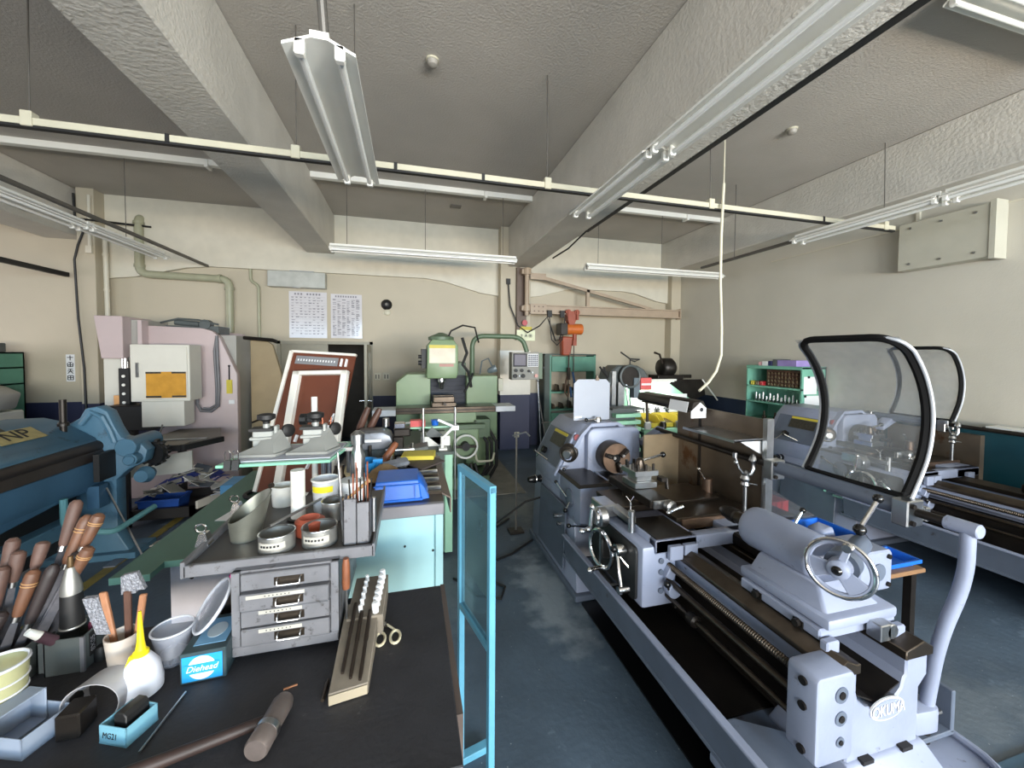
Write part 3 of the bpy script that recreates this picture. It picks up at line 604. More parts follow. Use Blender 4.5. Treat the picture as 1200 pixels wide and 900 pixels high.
    t('rear_clamp', G().cyl((1.70,1.05,.745),(1.70,.98,.745),.028,n=16).box(1.64,1.69,.98,1.03,.715,.775), M_STEEL, ts, bevel=.003)
    # guard bar, brackets, shield
    y0, y1 = (1.13, 1.75) if first else (2.40, 3.0)
    gbar = t('guard_bar', G().cyl((2.03,2.86,1.115),(2.035,.95,1.10),.018,n=16), M_OILD)
    t('bar_sleeve', G().cyl((2.03,y0,1.105),(2.03,y1,1.11),.036,n=20), M_LATHED, gbar)
    for y in (y0, y1):
        t('bar_bracket', G().box(1.98, 2.075, y-.02, y+.04, 1.04, 1.15).box(2.075, 2.10, y-.03, y, 1.06, 1.12), M_STEEL, gbar, bevel=.005)
        for z in (1.06, 1.13): t('bracket_bolt', G().cyl((2.0,y-.02,z),(2.0,y-.032,z),.011,n=8), M_OILD, gbar)
    t('bar_anchor', G().hexa([(1.88,2.80,.98),(2.06,2.80,1.06),(2.06,2.9,1.06),(1.88,2.9,.98),(1.88,2.80,1.03),(2.06,2.80,1.14),(2.06,2.9,1.14),(1.88,2.9,1.03)]), M_LATHE, gbar, bevel=.006)
    if first:
        po = t('guard_post', G().tube(bend([(2.04,.96,1.10),(2.04,.96,.90),(1.985,1.0,.66),(1.975,1.03,.30)], .14, 7), .0225, 18), M_LATHE)
        t('post_head', G().cyl((2.04,1.025,1.10),(2.04,.925,1.10),.027,n=24), M_LATHE, po, bevel=.004)
        ba = t('post_bracket', G().prism([(1.84,1.0),(1.84,1.16),(1.99,1.09)] + [(1.97+.042*math.cos(R(a)), 1.03+.042*math.sin(R(a))) for a in (45,15,-15,-45,-75,-105)], 'z', .285, .38), M_LATHE, po, bevel=.01, seg=2)
        t('post_foot', G().cyl((1.97,1.03,.22),(1.97,1.03,.29),.024,n=16), M_OILD, po); t('grub_screw', G().cyl((2.02,1.02,.33),(2.05,1.02,.33),.009,n=8), M_STEEL, po)
    prof = [(2.05,1.145),(2.10,1.23),(2.145,1.33),(2.163,1.45),(2.150,1.56),(2.105,1.67),(2.03,1.77),(1.955,1.83)]
    # smooth the profile
    sp = []
    for i in range(len(prof) - 1):
        p_ = [Vector(prof[max(i-1,0)]), Vector(prof[i]), Vector(prof[i+1]), Vector(prof[min(i+2,len(prof)-1)])]
        for k in range(4):
            u = k / 4; sp.append(.5*((2*p_[1]) + (p_[2]-p_[0])*u + (2*p_[0]-5*p_[1]+4*p_[2]-p_[3])*u*u + (3*p_[1]-3*p_[2]+p_[3]-p_[0])*u**3))
    sp.append(Vector(prof[-1])); mS = len(sp)
    ya, yb = (1.15, 1.60) if first else (2.36, 2.86)
    grid = G(); vs = []
    for v in sp:
        for y in (ya, yb): vs.append((v.x, y, v.y))
    for v in sp:
        for y in (ya, yb): vs.append((v.x-.003, y, v.y))
    fs = []
    for i in range(mS - 1):
        a = 2*i; fs += [(a, a+1, a+3, a+2), (2*mS+a, 2*mS+a+2, 2*mS+a+3, 2*mS+a+1)]
    for i in range(mS - 1):
        a = 2*i; fs += [(a, a+2, 2*mS+a+2, 2*mS+a), (a+1, 2*mS+a+1, 2*mS+a+3, a+3)]
    sh = t('shield_pane', grid.add(vs, fs), M_SHIELD)
    def rim(off):   # closed loop round the pane with rounded upper corners
        L = [(v.x, ya+off, v.y) for v in sp[:-4]]
        a, c_, b = (sp[-5].x, ya+off, sp[-5].y), (sp[-1].x, ya+off, sp[-1].y), (sp[-1].x, ya+off+.09, sp[-1].y)
        L += arc(a, c_, b, 6)[1:]
        L += arc((sp[-1].x, yb-off-.09, sp[-1].y), (sp[-1].x, yb-off, sp[-1].y), (sp[-5].x, yb-off, sp[-5].y), 6)
        L += [(v.x, yb-off, v.y) for v in reversed(sp[:-5])]
        return L
    t('shield_gasket', G().tube(rim(.014), .0165, 8, closed=True), M_GASKET, sh)
    t('shield_frame', G().tube(rim(-.010), .0075, 8), mat('shield_trim', (176, 180, 186), .45, .2), sh)
    if first:
        # rear splash guard with its little shelf and the lathe lamp
        sg = t('splash_guard', G().box(2.075, 2.09, 1.86, 2.66, .45, 1.36), M_SPLASH)
        t('guard_post_trim', G().box(2.05, 2.10, 1.83, 1.86, .45, 1.37), M_STEEL, sg)
        t('end_guard', G().box(1.76, 2.08, 2.64, 2.655, .60, 1.12), mat('stained_grey_steel', (150, 132, 106), .45, .3, var=.2, vs=4, wear=(110, 84, 56), wt=.58, ws=4), sg)
        t('guard_seam', G().box(2.068, 2.076, 2.40, 2.42, .5, 1.36), M_OILD, sg)
        t('guard_shelf', G().box(1.84, 2.10, 1.86, 2.30, 1.235, 1.242), M_STEEL, sg); t('shelf_lip', G().box(1.838, 1.845, 1.86, 2.30, 1.232, 1.248).box(1.84, 2.1, 1.86, 1.868, 1.235, 1.25), M_STEEL, sg)
        t('shelf_bracket', G().prism([(1.90,1.235),(2.076,1.235),(2.076,1.14)], 'y', 1.88, 1.90), M_PAPER, sg)
    else:
        sg = t('splash_guard', G().box(2.16, 2.175, .6, 3.2, .40, 1.10), mat('dark_teal_steel', (18, 66, 78), .4, var=.2, vs=3))
        for y, z in ((1.7,.95), (1.5,.8), (1.9,.7), (1.2,.9), (1.05,.75), (1.35,.62)): t('guard_bolt', G().cyl((2.16,y,z),(2.152,y,z),.009,n=8), M_STEEL, sg)
        t('end_guard', G().box(2.10, 2.16, 2.2, 2.9, .5, 1.04), M_SPLASH, sg)
    return t
lathe(0, 0, 'grey-blue engine lathe nearest the aisle with a curved shield and OKUMA badge', True)
lathe(2.85, 0.08, 'grey engine lathe seen through the shield, in front of the dark teal splash guard', False)

# tall white board clipped on top of the first headstock
t = Th('white_sheet', 'blank white board standing on the headstock of the nearest lathe', 'board', (1.47, 3.02, 1.19))
t('sheet', MB().prism([(1.325,1.19),(1.655,1.19),(1.655,1.50),(1.62,1.535),(1.36,1.535),(1.325,1.50)], 'y', 3.0, 3.006), mat('sheet_white', (152, 158, 170), .5, var=.03))
t('support', MB().box(1.44, 1.54, 3.006, 3.04, 1.19, 1.3), M_OILD); t('clip', MB().box(1.52, 1.55, 2.99, 3.01, 1.525, 1.55).cyl((1.535,3.0,1.545),(1.535,3.0,1.57),.012,n=8), M_OIL)
t('label_strip', MB().box(1.335, 1.40, 2.997, 3.0, 1.21, 1.225), M_WHITE)
o = Th('top_knob', 'chrome knob with small black ball lever on top of the nearest headstock', 'lever', (1.52, 2.95, 1.18))
o('post', MB().rev([(.03,0),(.03,.03),(.022,.045)], (1.52,2.95,1.18), n=18), M_CHROME); q = o('arm', MB().cyl((1.52,2.95,1.205),(1.41,2.93,1.205),.006,n=8), M_CHROME); o('ball', MB().sph((1.405,2.93,1.205),.016,12), M_BALL)
# lathe lamp hood with papers taped on it
t = Th('lathe_lamp', 'long dark lamp hood with papers taped on it above the splash guard', 'lamp', (1.99, 2.7, 1.16))
t('hood', MB().prism([(1.92,1.36),(1.935,1.415),(2.02,1.425),(2.06,1.36),(2.04,1.345),(1.95,1.345)], 'y', 2.32, 3.0), M_OILD, bevel=.006)
t('tube_cover', MB().box(1.955, 2.035, 2.34, 2.98, 1.334, 1.346), M_OIL)
t('taped_paper', MB().hexa([(1.912,2.36,1.335),(1.916,2.36,1.335),(1.916,2.56,1.335),(1.912,2.56,1.335),(1.927,2.36,1.41),(1.931,2.36,1.41),(1.931,2.56,1.41),(1.927,2.56,1.41)]), M_PAPER)
t('hanging_tag', MB().prism([(1.915,1.30),(2.04,1.30),(2.04,1.37),(1.99,1.41),(1.915,1.35)], 'y', 2.313, 2.318), M_PAPER); t('tag_hole', MB().cyl((2.0,2.311,1.36),(2.0,2.314,1.36),.015,n=12), M_INK)
t('stand', MB().tube([(1.99,2.96,1.345),(2.0,2.96,1.22),(2.0,2.96,1.16)], .012, 8), M_OILD)

# ================================================================ BACK WALL FITTINGS
M_PIPE = mat('pipe_paint', (156, 156, 132), .4, var=.08)
def pipe(name, label, pts, r, rad, flanges=(), m=M_PIPE):
    t = Th(name, label, 'pipe', tuple(Vector(pts[-1])))
    t('run', MB().tube(bend(pts, rad), r, 12), m)
    for a, b in flanges: t('coupling', MB().cyl(a, b, r*1.2, n=14), m)
yb = YB - .10
pipe('wall_pipe', 'thick beige pipe stepping down the back wall above the pink press', [(-3.84, YB+.02, 3.70), (-3.84, yb, 3.70), (-3.84, yb, 2.88), (-2.70, yb, 2.86), (-2.70, yb, 2.04)], .055, .12,
     [((-3.84, yb, 3.60), (-3.84, yb, 3.64)), ((-3.84, yb, 2.98), (-3.84, yb, 3.02)), ((-2.84, yb, 2.863), (-2.80, yb, 2.863)), ((-2.70, yb, 2.70), (-2.70, yb, 2.74))])
pipe('thin_conduit', 'thin beige conduit running along under the ceiling and down the back wall', [(-4.26, YB-.04, 3.79), (-2.43, YB-.04, 3.76), (-2.43, YB-.04, 2.86), (-2.32, YB-.04, 2.80), (-2.32, YB-.04, 1.7)], .022, .06, [((-2.8, YB-.04, 3.77), (-2.76, YB-.04, 3.77))])
pipe('column_pipe', 'pale vertical pipe beside the left column', [(-4.21, YB-.16, 3.45), (-4.20, YB-.16, 2.05)], .03, .02, [((-4.208, YB-.16, 3.1), (-4.208, YB-.16, 3.13)), ((-4.205, YB-.16, 2.6), (-4.205, YB-.16, 2.63))], M_TRIM)
# big C-frame duct edge behind the press
t = Th('wall_box', 'long pale grey cable box high on the back wall over the posters', 'box', (-1.75, YB, 2.76))
t('body', MB().box(-2.16, -1.33, YB-.16, YB, 2.78, 3.03), mat('pale_grey_enamel', (176, 178, 172), .4), bevel=.006); t('fastener', MB().box(-1.85, -1.5, YB-.15, YB-.05, 3.03, 3.045).box(-1.8, -1.7, YB-.15, YB-.06, 2.772, 2.78), M_STEEL)
def poster(label, x0, x1, z0, z1, rows, cols, gloss):
    t = Th('poster', label, 'poster', ((x0+x1)/2, YB, z0))
    t('sheet', MB().box(x0, x1, YB-.006, YB-.001, z0, z1), mat('laminated_paper', (206, 204, 208), gloss, spec=.7, var=.03))
    mb = MB(); h = z1 - z0; wd = x1 - x0; rnd = random.Random(rows)
    for i in range(9):
        if rnd.random() < .8: mb.box(x0 + wd*(.14+.08*i), x0 + wd*(.14+.08*i) + wd*.045, YB-.008, YB-.006, z1-.055, z1-.025)
    for r_ in range(rows):
        z = z1 - .09 - (h-.12) * r_ / rows
        for c in range(cols):
            if rnd.random() < .85:
                x = x0 + wd*(.06 + .9*c/cols); mb.box(x, x + wd*.9/cols*rnd.uniform(.35,.8), YB-.008, YB-.006, z-.012, z-.012+rnd.uniform(.006,.016))
    t('printed_rows', mb, mat('poster_ink', (128, 126, 134), .6), kind='stuff')
    mb = MB()
    for r_ in range(rows): mb.box(x0+.03, x1-.03, YB-.0075, YB-.006, z1-.085-(h-.12)*r_/rows, z1-.0835-(h-.12)*r_/rows)
    t('ruled_lines', mb, MC['poster_ink'], kind='stuff')
poster('white laminated chart poster, left one, under the cable box', -1.90, -1.335, 1.98, 2.735, 14, 8, .12)
poster('white laminated table poster, right one, full of dense rows', -1.275, -.79, 1.985, 2.72, 26, 6, .3)
t = Th('wall_bell', 'round black alarm bell on the back wall right of the posters', 'bell', (-.39, YB, 2.42))
t('dome', MB().rev([(.09,0),(.09,.03),(.075,.06),(.045,.08),(.045,.09),(.02,.10)], (-.39, YB, 2.57), d=(0,-1,0), n=28), M_BLK)
t('button', MB().rev([(.055,0),(.055,.03),(.04,.04)], (-.38, YB, 2.44), d=(0,-1,0), n=20).box(-.45,-.40,YB-.03,YB,2.41,2.45), M_CREAM); t('dome_centre', MB().cyl((-.39, YB-.1, 2.57), (-.39, YB-.108, 2.57), .022, n=14), M_ROD)
for k, x in enumerate((-.545, -.40)):
    t = Th('wall_socket', ('left of two power outlets by the open door leaf', 'right of two power outlets by the open door leaf')[k], 'socket', (x, YB, 1.3))
    t('plate', MB().box(x-.055, x+.055, YB-.02, YB, 1.27, 1.40), M_CREAM, bevel=.005); t('outlet', MB().box(x-.03, x-.015, YB-.023, YB-.019, 1.30, 1.37).box(x+.015, x+.03, YB-.023, YB-.019, 1.30, 1.37), M_INK)
one('column_switch', MB().box(1.83, 1.92, YB-.285, YB-.27, .22, .32).box(1.85, 1.90, YB-.29, YB-.285, .24, .30), M_CREAM, 'small square outlet low on the navy part of the column', 'outlet', bevel=.004)
one('ceiling_vent', MB().box(.60, .76, 6.0, 6.12, HC-.012, HC).box(.62, .74, 6.02, 6.10, HC-.016, HC-.012), M_ROD, 'small square vent in the ceiling near the column', 'vent')
# left wall sign by the column (vertical lettering) on the back wall
t = Th('wall_sign', 'small white vertical sign with black characters by the left column', 'sign', (-4.75, YB, 1.29))
t('plate', MB().box(-4.80, -4.70, YB-.008, YB, 1.30, 1.69), M_PAPER)
mb = MB(); X = -4.75
def strokes(mb, cx, cz, s, segs, y):
    for (x0, z0, x1, z1) in segs:
        a = Vector((cx + x0*s, y, cz + z0*s)); b = Vector((cx + x1*s, y, cz + z1*s)); d = (b-a).normalized(); n_ = Vector((-d.z, 0, d.x)) * s*.07
        mb.add([a-n_, b-n_, b+n_, a+n_, a-n_+Vector((0,.002,0)), b-n_+Vector((0,.002,0)), b+n_+Vector((0,.002,0)), a+n_+Vector((0,.002,0))], [(0,3,2,1),(4,5,6,7),(0,1,5,4),(1,2,6,5),(2,3,7,6),(3,0,4,7)])
JU = [(-.5,.1,.5,.1),(0,.5,0,-.5)]
FUN = [(-.4,.3,-.5,0),(.4,.3,.5,0),(-.3,.4,.3,.4),(-.5,-.1,.5,-.1),(0,.5,0,-.5),(-.4,-.45,.4,-.45),(-.4,-.1,-.4,-.45),(.4,-.1,.4,-.45)]
TEN = [(-.4,.4,.4,.4),(-.5,0,.5,0),(0,.4,0,0),(0,0,-.45,-.5),(0,0,.45,-.5)]
KEN = [(-.45,.4,.45,.4),(-.45,-.45,.45,-.45),(-.45,.4,-.45,-.45),(.45,.4,.45,-.45),(-.45,0,.45,0),(0,.4,0,-.45)]
for k, g in enumerate((JU, FUN, TEN, KEN)): strokes(mb, X, 1.64 - .095*k, .07, g, YB-.0105)
t('characters', mb, M_INK)

# ================================================================ JIB CRANE AND HOIST ON THE COLUMN
M_JIB = mat('jib_paint', (166, 148, 128), .45, var=.08)
YJ = 6.62
t = Th('jib_crane', 'beige wall jib crane fixed to the column with a long boom to the right', 'crane', (2.0, 6.78, 2.0))
t('wall_channel', MB().box(1.84, 1.90, 6.70, 6.78, 2.0, 3.28).box(1.90, 2.03, 6.74, 6.78, 2.0, 3.28), mat('jib_dark', (92, 74, 62), .5))
t('pivot_post', MB().cyl((2.0, YJ, 2.42), (2.0, YJ, 3.26), .04, n=16), M_JIB)
for z in (2.50, 3.14): t('hinge_collar', MB().cyl((2.0, YJ, z), (2.0, YJ, z+.10), .075, n=18).box(1.9, 2.0, YJ-.03, 6.76, z+.01, z+.09), M_JIB)
t('boom', MB().prism([(2.04,2.46),(5.12,2.46),(5.12,2.48),(2.04,2.48)], 'y', YJ-.06, YJ+.06).box(2.04, 5.12, YJ-.012, YJ+.012, 2.48, 2.60).prism([(2.04,2.60),(5.12,2.60),(5.12,2.62),(2.04,2.62)], 'y', YJ-.06, YJ+.06).box(5.12, 5.14, YJ-.07, YJ+.07, 2.44, 2.64), M_JIB)
t('tie_bar', MB().hexa([(2.06,YJ-.03,3.12),(4.4,YJ-.03,2.62),(4.4,YJ+.03,2.62),(2.06,YJ+.03,3.12),(2.06,YJ-.03,3.18),(4.55,YJ-.03,2.64),(4.55,YJ+.03,2.64),(2.06,YJ+.03,3.18)]), M_JIB)
t('strut', MB().box(3.14, 3.20, YJ-.03, YJ+.03, 2.62, 2.93), M_JIB)
t('gusset_plate', MB().box(2.05, 2.34, YJ-.07, YJ-.06, 2.45, 2.63), M_JIB); t('gusset_plate', MB().box(2.05, 2.34, YJ-.04, YJ-.03, 3.06, 3.17), M_JIB)
mb = MB()
for x in (2.12, 2.2, 2.28):
    for z in (2.50, 2.58): mb.cyl((x, YJ-.07, z), (x, YJ-.078, z), .012, n=8)
t('bolt_heads', mb, MC['jib_dark'])
M_ORG = mat('hoist_orange', (196, 104, 44), .4, var=.12, wear=(110, 62, 36), wt=.62, ws=12)
M_ORD = mat('hoist_red_brown', (146, 66, 42), .45, var=.12)
t = Th('electric_hoist', 'orange electric chain hoist hanging from the jib boom', 'hoist', (2.84, YJ, 1.75))
for x in (2.76, 2.93): t('trolley_wheel', MB().cyl((x, YJ-.09, 2.50), (x, YJ-.03, 2.50), .05, n=20).box(x-.02, x+.02, YJ-.11, YJ-.09, 2.36, 2.52), M_ORD)
t('trolley_frame', MB().hexa([(2.80,YJ-.06,2.26),(2.88,YJ-.06,2.26),(2.88,YJ+.06,2.26),(2.80,YJ+.06,2.26),(2.70,YJ-.08,2.52),(2.98,YJ-.08,2.52),(2.98,YJ+.08,2.52),(2.70,YJ+.08,2.52)]), M_ORD)
t('motor', MB().cyl((2.72, YJ, 2.20), (3.06, YJ, 2.20), .10, n=24), M_ORG, bevel=.012); t('gear_cover', MB().box(2.60, 2.74, YJ-.12, YJ+.12, 2.09, 2.30), M_OILD, bevel=.01)
t('chain_bag', MB().hexa([(2.66,YJ-.07,1.72),(2.82,YJ-.07,1.72),(2.82,YJ+.07,1.72),(2.66,YJ+.07,1.72),(2.64,YJ-.09,2.06),(2.86,YJ-.09,2.06),(2.86,YJ+.09,2.06),(2.64,YJ+.09,2.06)]), M_ORD, bevel=.02)
t('hook_block', MB().cyl((2.92, YJ, 2.12), (2.92, YJ, 2.0), .04, n=14).box(2.88, 2.95, YJ-.03, YJ+.03, 1.90, 2.0), M_ORD)
M_CHAIN = mat('chain_iron', (58, 50, 44), .5, .7)
for x in (2.80, 2.90): t('load_chain', MB().cyl((x, YJ-.02, .75), (x, YJ-.02, 2.05), .010, n=6), M_CHAIN)
t('pendant_switch', MB().tube([(2.80,YJ-.06,1.9),(2.78,YJ-.08,1.5)], .009, 6).box(2.755, 2.805, YJ-.1, YJ-.04, 1.28, 1.5), M_CHAIN)
t('blue_sling', MB().tube([(2.86,YJ-.07,1.42),(2.90,YJ-.08,1.2),(2.89,YJ-.08,.98),(2.84,YJ-.07,.96),(2.82,YJ-.07,1.15)], .022, 8), mat('sling_blue', (40, 78, 120), .7))
t('brown_sling', MB().tube([(2.80,YJ-.05,1.45),(2.74,YJ-.05,1.25),(2.72,YJ-.05,1.05),(2.78,YJ-.05,.96),(2.81,YJ-.05,1.2)], .018, 8), mat('sling_brown', (96, 74, 58), .7))
one('hoist_cable', MB().tube([(1.69, 6.74, 3.0), (1.72, 6.72, 2.6), (1.86, 6.7, 2.25), (2.02, 6.62, 2.12), (2.22, 6.56, 2.24), (2.36, 6.55, 2.40), (2.44, 6.55, 2.2), (2.52, 6.55, 1.98), (2.60, 6.56, 2.0), (2.64, 6.56, 2.15)], .012, 6).box(1.66, 1.73, 6.74, 6.78, 2.98, 3.08), M_BLK, 'black festoon cable looping from the column to the hoist', 'cable')
one('hoist_cable', MB().tube([(2.40, 6.55, 2.42), (2.44, 6.53, 2.0), (2.54, 6.52, 1.9), (2.64, 6.54, 2.0), (2.70, 6.55, 2.4)], .010, 6).box(2.36, 2.44, 6.52, 6.56, 2.40, 2.52).box(2.60, 2.68, 6.52, 6.56, 2.40, 2.52), M_BLK, 'second black cable loop beside the hoist motor', 'cable')
t = Th('crane_sign', 'yellow and white load sign under the jib crane on the column', 'sign', (2.02, 6.73, 1.96))
t('plate', MB().box(1.84, 2.18, 6.69, 6.70, 1.98, 2.17), mat('sign_cream', (218, 222, 190), .5)); t('yellow_strip', MB().box(1.90, 2.12, 6.688, 6.692, 2.17, 2.23), M_YEL); t('oval_mark', MB().rev([(.05,0),(.05,.004)], (1.99, 6.70, 2.30), d=(0,-1,0), n=20), M_RED)
mb = MB()
for k, g in enumerate((JU, TEN, KEN)): strokes(mb, 1.93 + .08*k, 2.07, .055, g, 6.686)
t('characters', mb, M_INK)

# ================================================================ GREEN CNC MILLING MACHINE
M_MILL = mat('mill_green', (120, 142, 108), .4, var=.08, vs=3, wear=(96, 112, 86), wt=.66)
M_MILLD = mat('mill_green_dark', (84, 104, 80), .45, var=.08)
M_BELLOW = mat('bellows_grey', (62, 64, 72), .7, var=.1)
t = Th('milling_machine', 'green vertical CNC milling machine against the back wall', 'milling machine', (.5, 5.6, 0))
fx = t('guard_cover', MB().prism([(-.18,.20),(.26,.20),(.26,1.40),(.26,1.47),(-.04,1.47),(-.18,1.36)], 'y', 5.25, 5.9).box(.74, 1.17, 5.25, 5.9, .20, 1.44), M_MILL, bevel=.008)
t('column', MB().box(.24, .76, 5.45, 6.2, .1, 1.62), M_MILLD, bevel=.01)
t('way_bellows', MB().box(.255, .745, 5.38, 5.46, .9, 1.44), M_BELLOW)
for k in range(9): t('bellows_fold', MB().box(.26, .74, 5.36, 5.385, .92+.057*k, .955+.057*k), M_BELLOW)
hd = t('spindle_head', MB().prism([(.20,1.42),(.58,1.42),(.60,1.50),(.60,1.84),(.54,1.92),(.27,1.92),(.21,1.84)], 'y', 5.02, 5.5), M_MILL, bevel=.02, seg=2)
t('head_notice', MB().box(.235, .56, 5.012, 5.02, 1.62, 1.84), mat('notice_cream', (214, 204, 184), .5), hd); t('notice_header', MB().box(.235, .56, 5.011, 5.021, 1.81, 1.85), M_YEL, hd)
t('head_logo', MB().box(.36, .54, 5.012, 5.02, 1.575, 1.61), mat('logo_red', (170, 120, 110), .5), hd)
t('motor_cap', MB().rev([(.17,0),(.17,.04),(.10,.07),(.03,.10)], (.40,5.28,1.92), n=20), M_MILLD, hd)
t('spindle_nose', MB().rev([(.05,0),(.05,-.05),(.035,-.07),(.03,-.13),(.02,-.15)][::-1], (.40,5.2,1.42), n=18), M_STEEL, hd)
t('head_side_box', MB().box(.14, .20, 5.1, 5.35, 1.55, 1.80).cyl((.1,5.15,1.62),(.16,5.15,1.62),.03,n=12).cyl((.1,5.15,1.7),(.16,5.15,1.7),.025,n=12), M_BLK, hd)
tb = t('work_table', MB().box(-.17, 1.06, 4.86, 5.14, 1.0, 1.075), M_OIL, bevel=.005)
t('table_end_tray', MB().box(-.44, -.17, 4.84, 5.16, .985, 1.06), mat('tray_white', (196, 200, 206), .4), tb, bevel=.005); t('table_end_tray', MB().box(1.06, 1.32, 4.84, 5.16, 1.0, 1.07), MC['tray_white'], tb, bevel=.005)
t('table_slot', MB().box(-.17, 1.06, 4.855, 4.862, 1.03, 1.045), M_OILD, tb)
vs_ = t('machine_vise', MB().box(.26, .56, 4.88, 5.12, 1.075, 1.13).box(.28, .54, 5.02, 5.10, 1.13, 1.21).box(.28, .54, 4.9, 4.97, 1.13, 1.20), M_OIL, bevel=.006); t('vise_screw', MB().cyl((.41,4.78,1.12),(.41,4.95,1.12),.02,n=12), M_OILD, vs_)
t('saddle', MB().box(.12, .82, 4.9, 5.4, .86, 1.0), M_MILL, bevel=.01)
t('knee', MB().box(.22, .84, 4.82, 5.45, .44, .86), M_MILL, bevel=.015); t('knee_ledge', MB().box(.2, .92, 4.78, 5.0, .80, .86).box(.78, 1.0, 4.9, 5.2, .66, .90), M_MILLD, bevel=.006)
t('base', MB().box(.0, 1.0, 4.9, 6.1, 0, .16), M_MILLD, bevel=.01); t('cover_seam', MB().box(.76, 1.155, 5.243, 5.25, .62, .632), M_MILLD)
for x, z in ((-.02,.78), (.66,.60)):
    q = t('table_handwheel', MB().torus((x, 4.72, z), (0,-1,0), .14, .014, 32, 8), M_WHITE); t('wheel_hub', MB().cyl((x,4.70,z),(x,4.86,z),.05,n=18), M_BLK, q); t('wheel_spokes', MB().box(x-.13,x+.13,4.71,4.73,z-.015,z+.015), M_OILD, q)
t('crank_lever', MB().tube([(.44,4.72,.62),(.40,4.70,.52),(.40,4.70,.40)], .015, 8).sph((.40,4.70,.38),.026,10), M_WHITE)
t('drain_pipe', MB().tube(bend([(.78,4.74,.52),(.80,4.74,.40),(1.0,4.74,.40),(1.02,4.74,.50)], .04), .014, 8), M_CREAM)
for k, (x, b) in enumerate(((.86,.0), (.92,.06), (.98,.02))): t('cable_hose', MB().tube([(x,4.95,.78),(x+.1,4.9,.6),(x+.1,4.88,.3),(x+.02,4.95,.1+b),(x-.1,5.0,.08+b),(x-.16,5.02,.3)], .022, 8), M_BLK)
t('switch_box', MB().box(1.24, 1.31, 5.5, 5.6, 1.2, 1.38), M_CREAM, bevel=.004)
t('air_hoses', MB().tube([(.46,5.2,1.9),(.52,5.15,2.04),(.68,5.2,2.12),(.86,5.3,2.1),(.93,5.4,1.9)], .012, 6).tube([(.66,5.1,1.95),(.72,5.08,1.75),(.66,5.06,1.6),(.74,5.06,1.5),(.78,5.1,1.3)], .02, 8).tube([(.80,5.1,1.48),(.76,5.05,1.38),(.68,5.02,1.24)], .016, 8), M_BLK)
t('work_lamp', MB().rev([(.02,0),(.035,.02),(.05,.10),(.05,.13)], (1.02,5.2,1.50), d=(.8,-.2,.35), n=16).tube([(.94,5.35,1.46),(.96,5.3,1.64),(1.04,5.25,1.68),(1.08,5.2,1.58)], .01, 6), mat('lamp_grey', (120, 132, 138), .35, .4))
# pendant control on a bent green arm
pa = t('control_arm', MB().tube(bend([(.87,5.6,1.44),(.87,5.6,2.0),(1.62,5.6,2.0),(1.70,5.6,1.77)], .18, 8), .035, 14), M_MILLD)
cpn = t('control_panel', MB().box(1.44, 1.86, 5.5, 5.68, 1.36, 1.77), mat('console_grey', (132, 130, 122), .5, var=.05), bevel=.006)
t('console_back', MB().box(1.86, 1.92, 5.52, 5.68, 1.37, 1.76), M_MILLD, cpn)
t('screen', MB().box(1.475, 1.655, 5.492, 5.5, 1.57, 1.735), mat('crt_glass', (84, 78, 92), .45, var=.05), cpn, bevel=.008); t('screen_bezel', MB().box(1.46, 1.67, 5.496, 5.503, 1.555, 1.75), M_INK, cpn)
t('keypad', MB().box(1.68, 1.845, 5.494, 5.5, 1.555, 1.745), M_PAPER, cpn)
kb = MB()
for i in range(5):
    for j in range(6): kb.box(1.69+.031*i, 1.713+.031*i, 5.488, 5.495, 1.565+.029*j, 1.587+.029*j)
t('keys', kb, mat('key_grey', (84, 86, 96), .5), cpn)
for x, z, r, m in ((1.50,1.50,.024,M_BLK),(1.59,1.50,.024,M_BLK),(1.70,1.49,.02,M_BLK),(1.49,1.42,.03,M_BLK),(1.61,1.42,.03,M_BLK),(1.75,1.47,.014,M_PAPER),(1.81,1.42,.026,mat('stop_button', (196,140,130), .4)),(1.55,1.42,.012,M_PAPER)):
    t('control_knob', MB().cyl((x,5.5,z),(x,5.47,z),r,n=14), m, cpn)
one('mill_mat', MB().prism([(.45,4.62),(1.40,4.62),(1.40,6.2),(1.02,6.2),(1.02,4.88),(.45,4.88)], 'z', 0, .012), mat('worn_concrete', (124, 122, 116), .8, var=.2, vs=6), 'pale concrete pad under the green milling machine', 'pad')

# ================================================================ CABINETS BY THE COLUMN
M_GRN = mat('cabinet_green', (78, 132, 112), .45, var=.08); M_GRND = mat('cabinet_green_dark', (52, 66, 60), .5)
M_BEIGE = mat('beige_board', (196, 180, 158), .6)
ORD = ['first','second','third','fourth','fifth','sixth','seventh','eighth','ninth','tenth','eleventh','twelfth']
t = Th('tool_cabinet', 'tall dark-sided green steel cabinet with open shelves behind the hoist chain', 'cabinet', (2.9, 6.85, 0))
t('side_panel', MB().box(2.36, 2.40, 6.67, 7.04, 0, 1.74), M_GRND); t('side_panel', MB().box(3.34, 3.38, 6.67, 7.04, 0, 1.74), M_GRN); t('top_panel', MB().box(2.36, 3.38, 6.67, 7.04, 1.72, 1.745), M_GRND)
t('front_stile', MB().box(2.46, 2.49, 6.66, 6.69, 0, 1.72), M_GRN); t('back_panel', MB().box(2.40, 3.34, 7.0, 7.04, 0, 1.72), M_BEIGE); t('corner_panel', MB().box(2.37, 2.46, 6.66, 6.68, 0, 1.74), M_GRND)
t('upper_door', MB().box(2.50, 3.34, 6.66, 6.68, 1.42, 1.70), M_GRN, bevel=.004)
for z in (1.02, .70): t('shelf', MB().box(2.40, 3.34, 6.69, 7.0, z, z+.03), M_GRN)
t('lower_door', MB().box(2.50, 3.34, 6.66, 6.68, .08, .66), M_GRN, bevel=.004); t('hinge', MB().box(2.33, 2.36, 6.67, 6.71, 1.48, 1.51), M_BLK)
